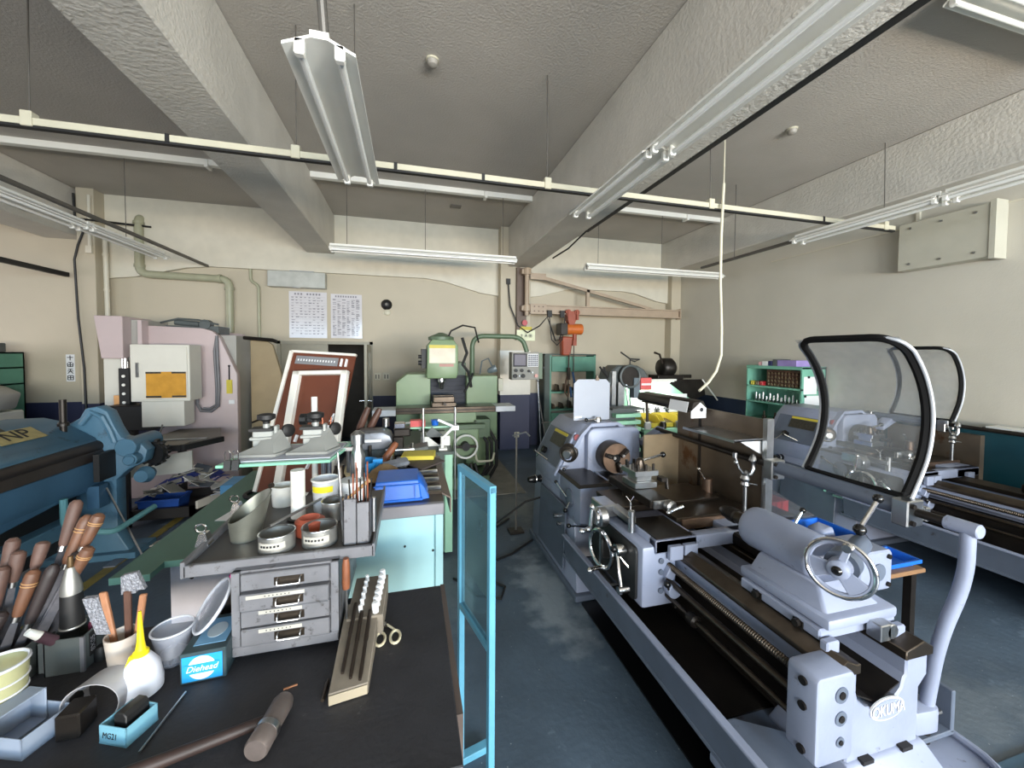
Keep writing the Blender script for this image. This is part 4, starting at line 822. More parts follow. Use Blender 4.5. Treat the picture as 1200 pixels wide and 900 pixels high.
rnd = random.Random(3)
for k in range(9):
    x = 2.54 + .085*k; h = rnd.uniform(.06, .2); z = 1.052 if k % 2 else .732
    one('stored_part', MB().hexa([(x,6.72,z),(x+.07,6.73,z),(x+.07,6.9,z),(x,6.9,z),(x+.01,6.73,z+h),(x+.05,6.74,z+h*.8),(x+.05,6.88,z+h*.8),(x+.01,6.88,z+h)]), M_OIL if k % 3 else M_BROWN,
        ORD[k//2] + ' rusty part from the left, ' + ('upper' if k % 2 else 'lower') + ' shelf of the tall green cabinet', 'machine part', 'parts on the green cabinet shelves', bevel=.01)
one('steel_rod', MB().cyl((2.27,6.55,0),(2.22,6.62,1.25),.014,n=8).sph((2.22,6.62,1.27),.03,10).box(2.22,2.32,6.52,6.58,0,.02), M_STEEL, 'steel rod with a black top leaning at the column edge', 'rod')
one('rod_stand', MB().cyl((2.32,6.35,0),(2.24,6.6,.95),.012,n=8).cyl((2.20,6.35,.55),(2.42,6.35,.56),.01,n=6), M_ROD, 'thin dark rod stand beside the tall green cabinet', 'rod')
t = Th('pole_stand', 'thin grey pole stand beside the headstock at the aisle', 'stand', (1.0, 3.62, 0))
t('pole', MB().cyl((1.0,3.62,0),(1.0,3.62,.98),.011,n=8), M_ROD); t('foot', MB().box(.93,1.07,3.56,3.68,0,.02), M_OILD); t('hook', MB().tube([(.96,3.62,.95),(1.08,3.57,.99),(1.12,3.57,.95)], .008, 6), M_STEEL)

# grinder corner: grey saw head, pale green desk with bins, black vise
M_MINT = mat('mint_enamel', (146, 196, 166), .4, var=.05)
M_GREY = mat('machine_grey', (76, 82, 82), .45, var=.12)
t = Th('grinder', 'dark grey grinder head with a red label behind the white board', 'grinder', (3.1, 5.3, 0))
t('pedestal', MB().box(2.78, 3.22, 5.2, 5.6, 0, .95), M_GREY, bevel=.01); t('housing', MB().prism([(2.80,1.28),(3.36,1.28),(3.50,1.40),(3.42,1.52),(3.30,1.58),(2.98,1.58),(2.86,1.50)], 'y', 5.15, 5.5), M_GREY, bevel=.02)
t('wheel_guard', MB().cyl((3.14,5.10,1.42),(3.14,5.2,1.42),.17,n=28), M_OILD, bevel=.01); t('guard_ring', MB().torus((3.14,5.09,1.42),(0,-1,0),.16,.02,28,8), M_GREY)
t('column', MB().box(2.86, 2.93, 5.12, 5.22, .9, 1.5).box(2.95, 3.06, 5.1, 5.2, .9, 1.34), M_STEEL, bevel=.005); t('label_red', MB().box(3.30, 3.48, 5.06, 5.14, 1.22, 1.40), mat('label_red', (206, 92, 90), .5)); t('label_stripe', MB().box(3.31, 3.47, 5.055, 5.06, 1.29, 1.32), M_PAPER)
t('side_box', MB().box(3.20, 3.30, 5.08, 5.2, 1.1, 1.40), mat('grinder_blue_grey', (96, 108, 116), .5))
for x in (2.70, 2.76): t('lever', MB().cyl((2.84,5.2,1.40),(x,5.2,1.56),.014,n=8), M_BLK)
t('wire_hook', MB().tube([(3.20,5.2,1.58),(3.2,5.2,1.66),(3.28,5.2,1.64),(3.36,5.2,1.67),(3.2,5.2,1.68),(3.04,5.2,1.78)], .012, 6), M_BLK)
t('feed_hose', MB().tube([(3.08,5.1,1.3),(3.1,5.05,1.0),(3.2,5.05,.75),(3.24,5.05,.60)], .018, 8), M_STEEL)
M_BOARDP = mat('desk_board_paper', (228, 230, 228), .5)
t = Th('mint_bench', 'mint green work desk with a white lettered back board', 'desk', (3.85, 5.4, 0))
t('back_board', MB().prism([(3.26,.70),(4.55,.70),(4.55,1.0),(4.05,1.32),(3.32,1.32),(3.26,1.28)], 'y', 5.5, 5.54), M_MINT, bevel=.004)
t('desk_top', MB().box(3.30, 4.7, 4.95, 5.5, .60, .65), M_MINT, bevel=.006); t('desk_panel', MB().box(3.32, 4.68, 5.0, 5.04, 0, .60), M_MINT)
for x in (3.32, 4.62):
    for y in (4.98, 5.44): t('leg', MB().box(x, x+.05, y, y+.05, 0, .60), M_MINT)
t('white_panel', MB().box(3.40, 4.45, 5.485, 5.5, .74, 1.10), M_BOARDP)
t('added_lamp_strip', MB().box(3.40, 4.1, 5.30, 5.38, 1.33, 1.36).box(3.5, 3.52, 5.36, 5.5, 1.30, 1.34).box(4.0, 4.02, 5.36, 5.5, 1.30, 1.34), M_WHITE)  # invented strip fitting, added to carry the light that brightens the desk
t('added_lamp_tube', MB().cyl((3.42, 5.34, 1.322), (4.08, 5.34, 1.322), .012, n=10), M_TUBE)
area('added_desk_light', (3.75, 5.34, 1.30), (.66, .03), 9, (1.0, 1.0, .95), (R(20), 0, 0))  # added light, lifts the dark back board and desk
mb = MB()
SAKU = [(-.3,.5,-.5,.1),(-.38,.25,-.38,-.5),(0,.5,-.15,.1),(-.1,.3,.5,.3),(.1,.3,.1,-.5),(.1,0,.45,0),(.1,-.25,.45,-.25)]
GYO = [(-.15,.5,-.15,.2),(.15,.5,.15,.2),(-.4,.2,.4,.2),(-.35,.0,.35,.0),(0,.2,0,-.5),(-.5,-.2,.5,-.2),(0,-.2,-.45,-.5),(0,-.2,.45,-.5)]
SHITSU = [(-.45,.35,.45,.35),(0,.5,0,.35),(-.45,.35,-.45,.2),(.45,.35,.45,.2),(-.3,.15,.3,.15),(-.2,-.05,.2,-.05),(0,.15,-.2,-.05),(0,-.05,0,-.45),(-.3,-.25,.3,-.25),(-.45,-.48,.45,-.48)]
for k, g in enumerate((TEN, SAKU, GYO, SHITSU)): strokes(mb, 3.50 + .19*k, .83, .13, g, 5.482)
t('lettering', mb, M_INK, kind='stuff')
for k in range(3):
    x = 3.38 + .34*k; q = Th('yellow_bin', ('leftmost of the yellow parts bins on the mint desk', 'middle one of the yellow parts bins on the mint desk', 'rightmost of the yellow parts bins on the mint desk')[k], 'bin', (x+.13, 5.2, .65), 0, 'yellow parts bins')
    q('body', MB().prism([(5.04,.65),(5.40,.65),(5.40,.82),(5.16,.82),(5.04,.72)], 'x', x, x+.008).prism([(5.04,.65),(5.40,.65),(5.40,.82),(5.16,.82),(5.04,.72)], 'x', x+.26, x+.268).box(x, x+.268, 5.04, 5.05, .65, .72).box(x, x+.268, 5.39, 5.40, .65, .82).box(x, x+.268, 5.04, 5.40, .65, .657), mat('bin_yellow', (206, 184, 62), .45))
    q('contents', MB().hexa([(x+.02,5.06,.657),(x+.24,5.06,.657),(x+.24,5.37,.657),(x+.02,5.37,.657),(x+.04,5.08,.70),(x+.22,5.1,.69),(x+.22,5.35,.74),(x+.04,5.35,.72)]), M_OIL)
for k in range(5):
    x = 3.38 + .26*k; one('bench_jar', MB().rev([(.05,0),(.05,.07),(.04,.09),(.04,.10)], (x, 4.99, .65), n=14), (M_PAPER, M_OILD, M_STEEL)[k % 3], ('white jar at the left end of the mint desk', 'dark jar on the mint desk before the left yellow bin', 'steel jar on the mint desk before the middle yellow bin', 'white jar on the mint desk before the right yellow bin', 'dark jar at the right end of the mint desk')[k], 'jar')
t = Th('drawer_rack', 'small rack of mint trays between the white board and the desk', 'rack', (3.02, 4.95, 0))
t('rack_frame', MB().box(2.62, 3.02, 4.75, 4.9, .06, 1.0).box(2.60, 3.06, 4.62, 4.9, 1.0, 1.02).box(2.60, 3.06, 4.62, 4.9, 0, .06), M_GREY)
for k in range(6): t('tray', MB().box(2.66, 3.04, 4.64, 4.75, .42+.095*k, .47+.095*k), M_MINT, bevel=.003)
t = Th('bench_vise', 'black bench vise on a dark plate behind the lathe lamp', 'vise', (4.2, 5.9, 0))
t('stand', MB().box(4.2, 4.5, 5.75, 6.05, 0, 1.28), M_GREY); t('plate', MB().prism([(3.75,1.32),(4.95,1.32),(5.0,1.05),(4.6,.9),(4.3,1.0)], 'y', 5.7, 5.75), M_OILD)
t('plate_edge', MB().cyl((4.92,5.69,1.32),(5.25,5.69,.95),.012,n=8), M_WHITE)
t('vise_body', MB().box(4.05, 4.55, 5.7, 6.0, 1.32, 1.40).rev([(.14,0),(.17,.06),(.17,.2),(.12,.26)], (4.18,5.85,1.52), d=(1,0,0), n=20).box(4.5, 4.8, 5.8, 5.9, 1.34, 1.40), M_OILD, bevel=.01); t('vise_handle', MB().tube([(4.12,5.7,1.6),(4.05,5.68,1.75),(3.95,5.68,1.78)], .018, 8), M_CHAIN)

# green shelf with collets against the right wall
M_TURQ = mat('shelf_turquoise', (112, 170, 150), .45, var=.06)
X0, X1, Y0, Y1 = 4.93, 5.34, 3.92, 4.78
t = Th('collet_shelf', 'turquoise steel shelf with collet racks against the right wall', 'shelf', (5.13, 4.35, 0))
t('end_panel', MB().box(X0, X1, Y0, Y0+.02, 0, 1.60), M_TURQ); t('end_panel', MB().box(X0, X1, Y1-.02, Y1, 0, 1.60), M_TURQ); t('back_panel', MB().box(X1-.015, X1, Y0, Y1, 0, 1.60), M_TURQ)
for z in (.02, .42, .80, 1.07, 1.295, 1.58): t('shelf_board', MB().box(X0, X1, Y0, Y1, z-.01, z+.012), M_TURQ)
t('shelf_lip', MB().box(X0-.004, X0, Y0, Y1, 1.555, 1.60), M_TURQ)
t('notice_paper', MB().box(4.96, 5.18, Y0-.003, Y0, 1.24, 1.47), M_PAPER); t('notice_paper', MB().box(4.98, 5.32, Y0-.003, Y0, .95, 1.22), M_PAPER); t('magnet', MB().box(5.02, 5.05, Y0-.012, Y0-.003, 1.45, 1.48).box(4.97,5.0,Y0-.012,Y0-.003,1.2,1.23), M_INK)
one('collet_rack', MB().box(5.0, 5.3, 4.0, 4.5, 1.31, 1.54), mat('rack_wood', (70, 40, 26), .6), 'brown wooden collet rack on the upper turquoise shelf', 'rack')
for i in range(4):
    for j in range(9):
        y = 4.03 + .052*j; z = 1.335 + .053*i
        one('collet', MB().cyl((5.0,y,z),(4.975,y,z),.017,n=8), M_BROWN, 'small brown collet standing in the wooden rack', 'collet', 'collets in the wooden rack')
for j in range(12):
    y = 4.02 + .058*j; h = (.08, .13, .1, .12)[j % 4]
    one('tool_holder', MB().rev([(.02,0),(.024,.02),(.014,.03),(.012,h)], (4.99, y, 1.08), n=10), M_STEEL, 'steel tool holder, ' + ORD[j] + ' from the near end of the middle turquoise shelf', 'tool holder', 'tool holders on the turquoise shelf')
    if j % 3 == 0: one('tool_holder', MB().rev([(.03,0),(.03,.05),(.014,.06),(.012,.12)], (5.02, y, .815), n=10), M_OIL, 'dark tool holder, ' + ORD[j//3] + ' from the near end of the lower turquoise shelf', 'tool holder', 'dark holders on the lower shelf')
for k, (y0, y1, h, m, lb) in enumerate(((4.02,4.30,.09,mat('lilac_box',(150,132,190),.6),'lilac patterned box on top of the turquoise shelf'),(4.31,4.37,.10,M_GREY,'dark grey box on top of the turquoise shelf'),(4.38,4.44,.075,mat('navy_box',(34,40,92),.5),'navy box on top of the turquoise shelf'),(4.45,4.54,.07,M_PAPER,'white box on top of the turquoise shelf'),(4.55,4.60,.06,mat('pink_box',(206,160,166),.6),'pink box on top of the turquoise shelf'))):
    one('carton', MB().box(4.95, 5.2, y0, y1, 1.592, 1.592+h), m, lb, 'box', bevel=.003)
for k, (y, m, lb) in enumerate(((4.70, M_YEL, 'small yellow jar on the upper turquoise shelf'), (4.62, M_BROWN, 'brown jar beside the yellow jar on the turquoise shelf'), (4.55, M_RED, 'red carton beside the collet rack'))):
    one('shelf_jar', MB().box(4.95, 5.02, y-.03, y+.03, 1.307, 1.37), m, lb, 'jar', bevel=.008)
# blue crate and stool between the lathes
def crate(label, x0, x1, y0, y1, z0, h, m, grp=None, flare=.02):
    t = Th('plastic_crate', label, 'crate', ((x0+x1)/2, (y0+y1)/2, z0), 0, grp); w_ = .006
    t('floor', MB().box(x0+flare, x1-flare, y0+flare, y1-flare, z0, z0+w_), m)
    f = flare
    for (a, b, c_, d) in (((x0,y0),(x1,y0),(x1-f,y0+f),(x0+f,y0+f)), ((x1,y0),(x1,y1),(x1-f,y1-f),(x1-f,y0+f)), ((x1,y1),(x0,y1),(x0+f,y1-f),(x1-f,y1-f)), ((x0,y1),(x0,y0),(x0+f,y0+f),(x0+f,y1-f))):
        cx, cy = (x0+x1)/2, (y0+y1)/2
        i_ = lambda p: (p[0] + (w_ if p[0] < cx else -w_), p[1] + (w_ if p[1] < cy else -w_))
        t('side', MB().hexa([(*d,z0),(*c_,z0),(*i_(c_),z0),(*i_(d),z0),(*a,z0+h),(*b,z0+h),(*i_(b),z0+h),(*i_(a),z0+h)]), m)
    t('rim', MB().box(x0-.008,x1+.008,y0-.008,y0+.004,z0+h-.02,z0+h).box(x0-.008,x1+.008,y1-.004,y1+.008,z0+h-.02,z0+h).box(x0-.008,x0+.004,y0,y1,z0+h-.02,z0+h).box(x1-.004,x1+.008,y0,y1,z0+h-.02,z0+h), m)
    return t
t = Th('side_stool', 'low brown board on legs behind the tailstock between the lathes', 'stool', (2.62, 1.75, 0))
t('board', MB().box(2.36, 2.88, 1.52, 2.02, .50, .525), mat('brown_board', (128, 96, 66), .6), bevel=.004)
for x in (2.40, 2.82):
    for y in (1.56, 1.96): t('leg', MB().box(x-.02,x+.02,y-.02,y+.02,0,.50), M_OILD)
crate('bright blue bin on the brown board behind the tailstock', 2.38, 2.66, 1.72, 1.98, .526, .13, M_BLUE)
one('grey_casting', MB().hexa([(2.45,1.78,.535),(2.60,1.78,.535),(2.60,1.92,.535),(2.45,1.92,.535),(2.47,1.80,.66),(2.56,1.80,.68),(2.56,1.9,.68),(2.47,1.9,.66)]), M_LATHE, 'pale grey casting lying in the blue bin behind the tailstock', 'casting', bevel=.012)
crate('flat blue tray lying beside the blue bin on the brown board', 2.62, 2.86, 1.54, 1.70, .526, .045, M_BLUE)
M_HAZE = mat('smoky_acrylic', (120, 122, 134), .2, var=.08, vs=4, alpha=.5)
one('acrylic_sheet', MB().hexa([(2.22,2.06,.655),(2.74,2.06,.625),(2.98,2.72,.625),(2.30,2.72,.66),(2.22,2.06,.661),(2.74,2.06,.631),(2.98,2.72,.631),(2.30,2.72,.666)]), M_HAZE, 'smoky acrylic sheet lying slanted behind the splash guard', 'sheet')
one('sheet_stand', MB().box(2.30, 2.64, 2.12, 2.70, 0, .622).box(2.64, 2.96, 2.12, 2.70, 0, .46), M_LATHED, 'stepped grey stand under the smoky acrylic sheet', 'stand', bevel=.006)
t = Th('red_box', 'red plastic parts box under the smoky acrylic sheet', 'box', (2.78, 2.46, .46)); t('body', MB().box(2.66, 2.90, 2.38, 2.55, .461, .60), mat('bright_red', (196, 40, 52), .4), bevel=.004)
for k in range(3): t('divider_rib', MB().box(2.715+.055*k, 2.725+.055*k, 2.374, 2.38, .47, .598), M_RED)
t = Th('storage_bin', 'blue plastic storage box with a white label behind the second lathe shelf', 'box', (3.3, 3.4, 0))
t('stand', MB().box(3.05, 3.6, 3.3, 3.8, 0, .62), M_TURQ, bevel=.004); t('bin', MB().hexa([(3.10,3.32,.62),(3.55,3.32,.62),(3.55,3.75,.62),(3.10,3.75,.62),(3.06,3.3,.98),(3.58,3.3,.98),(3.58,3.78,.98),(3.06,3.78,.98)]), M_BLUE, bevel=.006); t('label', MB().box(3.2,3.34,3.285,3.30,.78,.86), M_PAPER)
# far right: another guard rail with a white cover in front of the wall
t = Th('guard_rail', 'white-topped guard rail at the far right in front of the teal panel', 'rail', (5.2, 1.6, .98))
t('cover', MB().box(5.10, 5.28, .6, 2.32, 1.10, 1.115), M_WHITE); t('rail_bar', MB().box(5.14, 5.22, .6, 2.36, 1.01, 1.10), M_ROD); t('rail_post', MB().box(5.16,5.21,2.22,2.3,0,1.01), M_STEEL)

# ================================================================ LEFT SIDE MACHINES
M_PINK = mat('press_pink', (184, 168, 168), .42, var=.05, vs=3)
M_PGREY = mat('press_grey', (158, 156, 150), .42, var=.05)
M_PANEL = mat('control_box_cream', (204, 202, 192), .4, var=.03)
M_AMBER = mat('amber_cover', (190, 140, 56), .25, var=.1, vs=12)
t = Th('press_brake', 'pinkish press brake with a cream control box and amber window at the left', 'press', (-2.7, 5.8, 0))
sp_ = t('side_frame', MB().prism([(-2.08,0),(-2.08,1.47),(-2.26,1.92),(-2.34,2.0),(-2.44,2.03),(-3.0,2.05),(-3.0,1.35),(-2.86,1.22),(-2.84,.85),(-3.0,.70),(-3.3,.70),(-3.3,0)], 'y', 5.52, 5.62), M_PINK, bevel=.012, seg=2)
t('rear_body', MB().box(-2.9, -2.12, 5.62, 6.4, 0, 1.95), M_PGREY); t('far_frame', MB().prism([(-2.08,0),(-2.08,1.47),(-2.34,2.0),(-3.0,2.05),(-3.3,1.0),(-3.3,0)], 'y', 6.4, 6.5), M_PINK)
t('ram_cover', MB().prism([(-3.40,2.14),(-3.14,2.14),(-3.14,1.66),(-3.34,1.66)], 'y', 5.36, 5.9), M_PINK, bevel=.006)
t('ram_side', MB().box(-3.14, -3.0, 5.50, 5.95, 1.64, 2.11), M_PGREY, bevel=.004); t('ram_plate', MB().box(-3.02, -2.98, 5.40, 5.52, 1.66, 2.10), M_PINK)
for z in (2.05, 1.86): t('round_bolt', MB().cyl((-3.139,5.60,z),(-3.12,5.60,z),.035,n=14), M_WHITE)
t('side_post', MB().box(-3.42, -3.24, 5.52, 5.62, .6, 1.66), M_PANEL, bevel=.004); t('post_screws', MB().cyl((-3.3,5.52,1.22),(-3.3,5.515,1.22),.012,n=8), M_INK)
t('slide_rail', MB().box(-3.20, -3.10, 5.38, 5.50, 1.08, 1.55), M_BLK, bevel=.004); t('orange_strip', MB().box(-3.26,-3.20,5.40,5.42,1.12,1.24), mat('orange_strip', (214,160,104), .5))
for k in range(4): t('rail_bolt', MB().cyl((-3.15,5.38,1.16+.10*k),(-3.15,5.37,1.16+.10*k),.016,n=10), M_WHITE)
t('cylinder_rod', MB().cyl((-3.17,5.45,1.52),(-3.17,5.45,1.68),.035,n=14).cyl((-3.05,5.45,1.50),(-3.05,5.45,1.62),.04,n=14), M_CHROME)
t('black_die', MB().box(-3.24, -2.78, 5.2, 5.50, .86, 1.14).rev([(.1,0),(.1,.15)], (-2.87,5.3,1.14), d=(0,1,0), n=20).box(-3.1,-3.0,5.25,5.35,.72,.86), mat('die_black', (12,12,13), .5), bevel=.01)
t('die_clamp', MB().box(-3.42,-3.26,5.3,5.5,.88,.95).cyl((-3.45,5.35,.93),(-3.24,5.35,.93),.02,n=10), M_STEEL)
cb = t('control_box', MB().box(-2.95, -2.40, 5.14, 5.40, 1.19, 1.82), M_PANEL, bevel=.005)
t('box_door', MB().box(-2.93, -2.42, 5.128, 5.14, 1.21, 1.80), M_PANEL, cb, bevel=.003); t('amber_window', MB().box(-2.80, -2.43, 5.12, 5.13, 1.23, 1.52), M_AMBER, cb)
for x0, x1, z in ((-2.80,-2.66,1.235), (-2.56,-2.43,1.235), (-2.80,-2.66,1.50), (-2.56,-2.43,1.50)): t('window_bracket', MB().box(x0, x1, 5.115, 5.122, z, z+.02), M_PLATE, cb)
t('door_latch', MB().box(-2.89,-2.865,5.115,5.13,1.46,1.62), M_STEEL, cb)
t('lower_box', MB().box(-2.88, -2.48, 5.18, 5.40, .90, 1.19), M_PANEL, bevel=.005)
t('cable_loop', MB().tube([(-2.28,5.50,1.94),(-2.27,5.48,1.7),(-2.26,5.48,1.3),(-2.27,5.48,1.08),(-2.34,5.47,1.02),(-2.44,5.46,1.03),(-2.48,5.46,1.12),(-2.47,5.46,1.3)], .018, 8).tube([(-2.28,5.50,1.94),(-2.30,5.48,1.75),(-2.285,5.48,1.3),(-2.29,5.48,1.10),(-2.36,5.47,1.05),(-2.42,5.46,1.06)], .014, 8), mat('cable_grey', (96, 96, 100), .5))
t('yellow_tag', MB().box(-2.19,-2.13,5.505,5.52,1.23,1.40), M_YEL); t('chain_tag', MB().cyl((-2.16,5.51,1.40),(-2.16,5.51,1.56),.008,n=6).sph((-2.16,5.51,1.57),.014,8), M_INK); t('white_tag', MB().box(-2.17,-2.11,5.512,5.52,1.10,1.15), M_PAPER)
t('pump_unit', MB().box(-2.85, -2.3, 5.6, 5.9, 1.97, 2.06).cyl((-2.75,5.6,2.10),(-2.5,5.6,2.08),.035,n=12).cyl((-2.44,5.58,2.08),(-2.44,5.68,2.08),.06,n=16).tube([(-2.9,5.6,2.09),(-2.7,5.56,2.14),(-2.5,5.58,2.13),(-2.3,5.6,2.08)], .012, 6), M_GREY)
t = Th('machine_side_plate', 'tall tan steel side plate standing right of the pink press', 'plate', (-1.85, 5.95, 0))
t('plate', MB().prism([(-2.06,0),(-1.70,0),(-1.70,1.45),(-1.80,1.84),(-1.88,1.90),(-2.06,1.90)], 'y', 5.9, 5.96), mat('tan_plate', (150, 132, 100), .5, var=.08)); t('stiffener', MB().cyl((-2.05,5.88,.80),(-1.74,5.88,.93),.012,n=8), M_OILD)
t('top_rail', MB().tube([(-2.1,5.8,1.93),(-1.75,5.75,1.90),(-1.70,5.75,1.88)], .025, 8), M_OILD)
t = Th('drawer_stack', 'grey-green stack of shallow drawers before the door', 'cabinet', (-1.68, 6.1, 0))
t('case', MB().box(-1.84, -1.52, 6.0, 6.35, 0, 1.32), M_GRND); t('top_items', MB().box(-1.8,-1.6,6.05,6.25,1.32,1.38), M_GREY)
for k in range(9): q = t('drawer', MB().box(-1.83, -1.53, 5.985, 6.0, .10+.135*k, .215+.135*k), mat('drawer_grey_green', (96, 106, 98), .45), bevel=.004); t('drawer_pull', MB().box(-1.75,-1.61,5.975,5.987,.13+.135*k,.145+.135*k), M_STEEL, q)
# work table with scrap crate below
t = Th('side_table', 'grey topped table on a dark post before the pink press', 'table', (-2.3, 4.75, 0))
t('table_top', MB().prism([(-2.62,4.45),(-2.16,4.42),(-2.16,4.62),(-1.96,4.78),(-2.05,5.0),(-2.2,5.36),(-2.62,5.36)], 'z', .80, .835), mat('table_top_grey', (112, 108, 100), .5, var=.15)); t('edge_band', MB().box(-2.64,-2.15,4.41,4.45,.785,.84).hexa([(-2.16,4.42,.785),(-2.12,4.42,.785),(-1.93,4.78,.785),(-1.97,4.80,.785),(-2.16,4.42,.84),(-2.12,4.42,.84),(-1.93,4.78,.84),(-1.97,4.80,.84)]), M_BLK)
t('post', MB().box(-2.60,-2.54,5.28,5.34,0,.80), M_BLK); t('foot', MB().box(-2.7,-2.4,5.26,5.36,0,.04), M_BLK); t('arm', MB().box(-2.60,-2.54,4.6,5.34,.76,.80), M_BLK); t('thin_rod', MB().cyl((-2.44,4.62,.835),(-2.44,4.7,1.0),.008,n=6), M_ROD)
one('steel_ruler', MB().obox((-2.25,4.72,.841),(.36,.05,.008),(0,0,6)), M_STEEL, 'bright steel rule lying on the grey topped table', 'ruler')
t = Th('scrap_crate', 'dark steel floor crate heaped with blue and grey offcuts by the press', 'crate', (-2.45, 4.9, 0))
for (x0,x1,y0,y1) in ((-2.72,-2.15,4.62,4.66),(-2.72,-2.15,5.2,5.24),(-2.72,-2.68,4.62,5.24),(-2.19,-2.15,4.62,5.24)): t('rail', MB().box(x0,x1,y0,y1,.06,.16), M_BLK)
t('post', MB().box(-2.72,-2.68,4.60,4.64,.0,.55), M_BLK); t('pan', MB().box(-2.70,-2.17,4.64,5.22,.05,.07), M_OILD)
t('white_flap', MB().hexa([(-2.75,4.75,.46),(-2.32,4.98,.42),(-2.32,5.0,.42),(-2.75,4.77,.46),(-2.75,4.75,.62),(-2.32,4.98,.66),(-2.32,5.0,.66),(-2.75,4.77,.62)]), M_PANEL); t('side_strip', MB().hexa([(-2.15,4.66,.12),(-1.80,5.3,.16),(-1.78,5.3,.16),(-2.13,4.66,.12),(-2.15,4.66,.2),(-1.80,5.3,.24),(-1.78,5.3,.24),(-2.13,4.66,.2)]), M_PANEL)
crate('blue plastic tray full of offcuts inside the dark steel crate', -2.66, -2.3, 4.67, 4.9, .08, .16, mat('crate_blue', (30, 72, 150), .45))
rnd = random.Random(11)
SC_M = [mat('offcut_grey', (150, 148, 140), .5), mat('offcut_white', (208, 206, 200), .5), mat('offcut_navy', (40, 56, 130), .5), mat('offcut_slate', (104, 112, 124), .4, .3)]
SC_N = ['grey', 'white', 'navy blue', 'slate']
for k in range(42):
    x = rnd.uniform(-2.64, -1.92); y = rnd.uniform(4.70, 5.18); z = .23 + .20 * (1 - abs(x + 2.3) / .4) * rnd.uniform(.6, 1.1); c = rnd.choice((0, 0, 1, 1, 2, 3))
    one('metal_offcut', MB().obox((x, y, max(.2, z)), (rnd.uniform(.10,.22), rnd.uniform(.07,.15), .008), (rnd.uniform(-35,35), rnd.uniform(-35,35), rnd.uniform(0,180))), SC_M[c], SC_N[c] + ' sheet offcut heaped in the dark steel crate', 'offcut', SC_N[c] + ' offcuts in the scrap crate')
for k, (x, y) in enumerate(((-2.0,4.3),(-2.25,4.15),(-1.9,4.0),(-2.35,3.85))): one('floor_scrap', MB().obox((x,y,.008),(.12,.08,.012),(0,0,30*k)), SC_M[(2,0,1,3)[k]], ('navy scrap on the floor before the scrap crate','grey scrap on the floor by the blue folding machine','white scrap on the floor before the scrap crate','slate scrap on the floor under the pipe loop')[k], 'scrap')

# blue folding machine, its long beam running along the left
M_NP = mat('folder_blue', (68, 104, 126), .45, var=.1, vs=4, wear=(44, 62, 74), wt=.60, ws=10)
M_NPD = mat('folder_blue_dark', (58, 92, 118), .45, var=.1, vs=4)
t = Th('folding_machine', 'old blue sheet folding machine with NP plate along the left edge', 'folding machine', (-2.7, 3.0, 0))
YA, YE = 1.2, 3.98
t('upper_beam', MB().prism([(-3.12,1.02),(-3.10,1.20),(-2.86,1.205),(-2.74,1.17),(-2.52,1.02),(-2.52,.97),(-2.9,.95)], 'y', YA, YE), M_NP, bevel=.01)
t('clamp_roller', MB().cyl((-2.53,YA,.925),(-2.53,YE+.14,.955),.05,n=18), mat('roller_dark', (36, 30, 28), .5, var=.3), bevel=0); t('clamp_blade', MB().prism([(-2.60,.98),(-2.50,.96),(-2.46,.86),(-2.56,.84)], 'y', YA, YE), MC['roller_dark'])
t('folding_apron', MB().prism([(-2.54,.85),(-2.49,.85),(-2.47,.70),(-2.50,.62),(-2.56,.64)], 'y', YA, YE).prism([(YE-.0,.85),(YE-.0,.66),(YE-1.2,.56),(YA,.56),(YA,.85)], 'x', -2.53, -2.49), M_NPD, bevel=.004)
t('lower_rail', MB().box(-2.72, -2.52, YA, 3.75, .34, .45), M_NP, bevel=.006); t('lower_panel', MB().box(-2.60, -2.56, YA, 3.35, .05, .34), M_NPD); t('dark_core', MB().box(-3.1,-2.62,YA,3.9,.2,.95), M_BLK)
fr_ = [(-2.92,0),(-2.92,.95),(-2.78,1.10),(-2.64,1.19),(-2.60,1.27),(-2.52,1.285),(-2.45,1.24),(-2.40,1.10),(-2.36,1.02),(-2.24,.98),(-2.18,.90),(-2.20,.80),(-2.32,.74),(-2.40,.66),(-2.40,.20),(-2.34,.08),(-2.30,0)]
ef = t('end_frame', MB().prism(fr_, 'y', 3.98, 4.10), M_NP, bevel=.014, seg=2)
t('frame_rib', MB().tube([(-2.62,3.97,1.14),(-2.55,3.97,1.24),(-2.48,3.97,1.20),(-2.43,3.97,1.08),(-2.40,3.97,.98)], .022, 8), M_NP, ef)
t('bearing_boss', MB().cyl((-2.30,3.92,.94),(-2.30,4.3,.94),.075,n=20).cyl((-2.26,3.9,.84),(-2.26,4.3,.84),.05,n=18).cyl((-2.26,3.9,.84),(-2.26,3.88,.84),.04,n=18), M_NP, ef, bevel=.006)
t('gear_wheel', MB().rev([(.10,0),(.10,.05)], (-2.22,4.12,.84), d=(.3,1,0), n=24), M_BLK, ef)
for k in range(14):
    a = 2*math.pi*k/14; t('gear_tooth', MB().obox((-2.22+.105*math.cos(a)*.95,4.15,.84+.105*math.sin(a)),(.03,.05,.022),(0,-math.degrees(a),0)), M_BLK, ef)
t('adjust_screw', MB().cyl((-2.66,3.86,1.0),(-2.66,3.86,1.36),.022,n=12).rev([(.035,0),(.035,.02),(.03,.03)], (-2.66,3.86,1.15), n=16), M_OILD); t('pivot_block', MB().box(-2.44,-2.40,3.80,3.98,.70,.92), M_BLK); t('hinge_plate', MB().box(-2.5,-2.42,3.82,3.92,.48,.66), M_NPD)
t('foot_loop', MB().tube(bend([(-2.46,3.55,.66),(-2.46,3.55,.44),(-2.20,3.60,.36),(-2.12,3.95,.42)], .06), .022, 10), mat('loop_teal', (86, 136, 142), .45)); t('frame_foot', MB().box(-2.95,-2.25,3.92,4.2,0,.05), M_NP, ef)
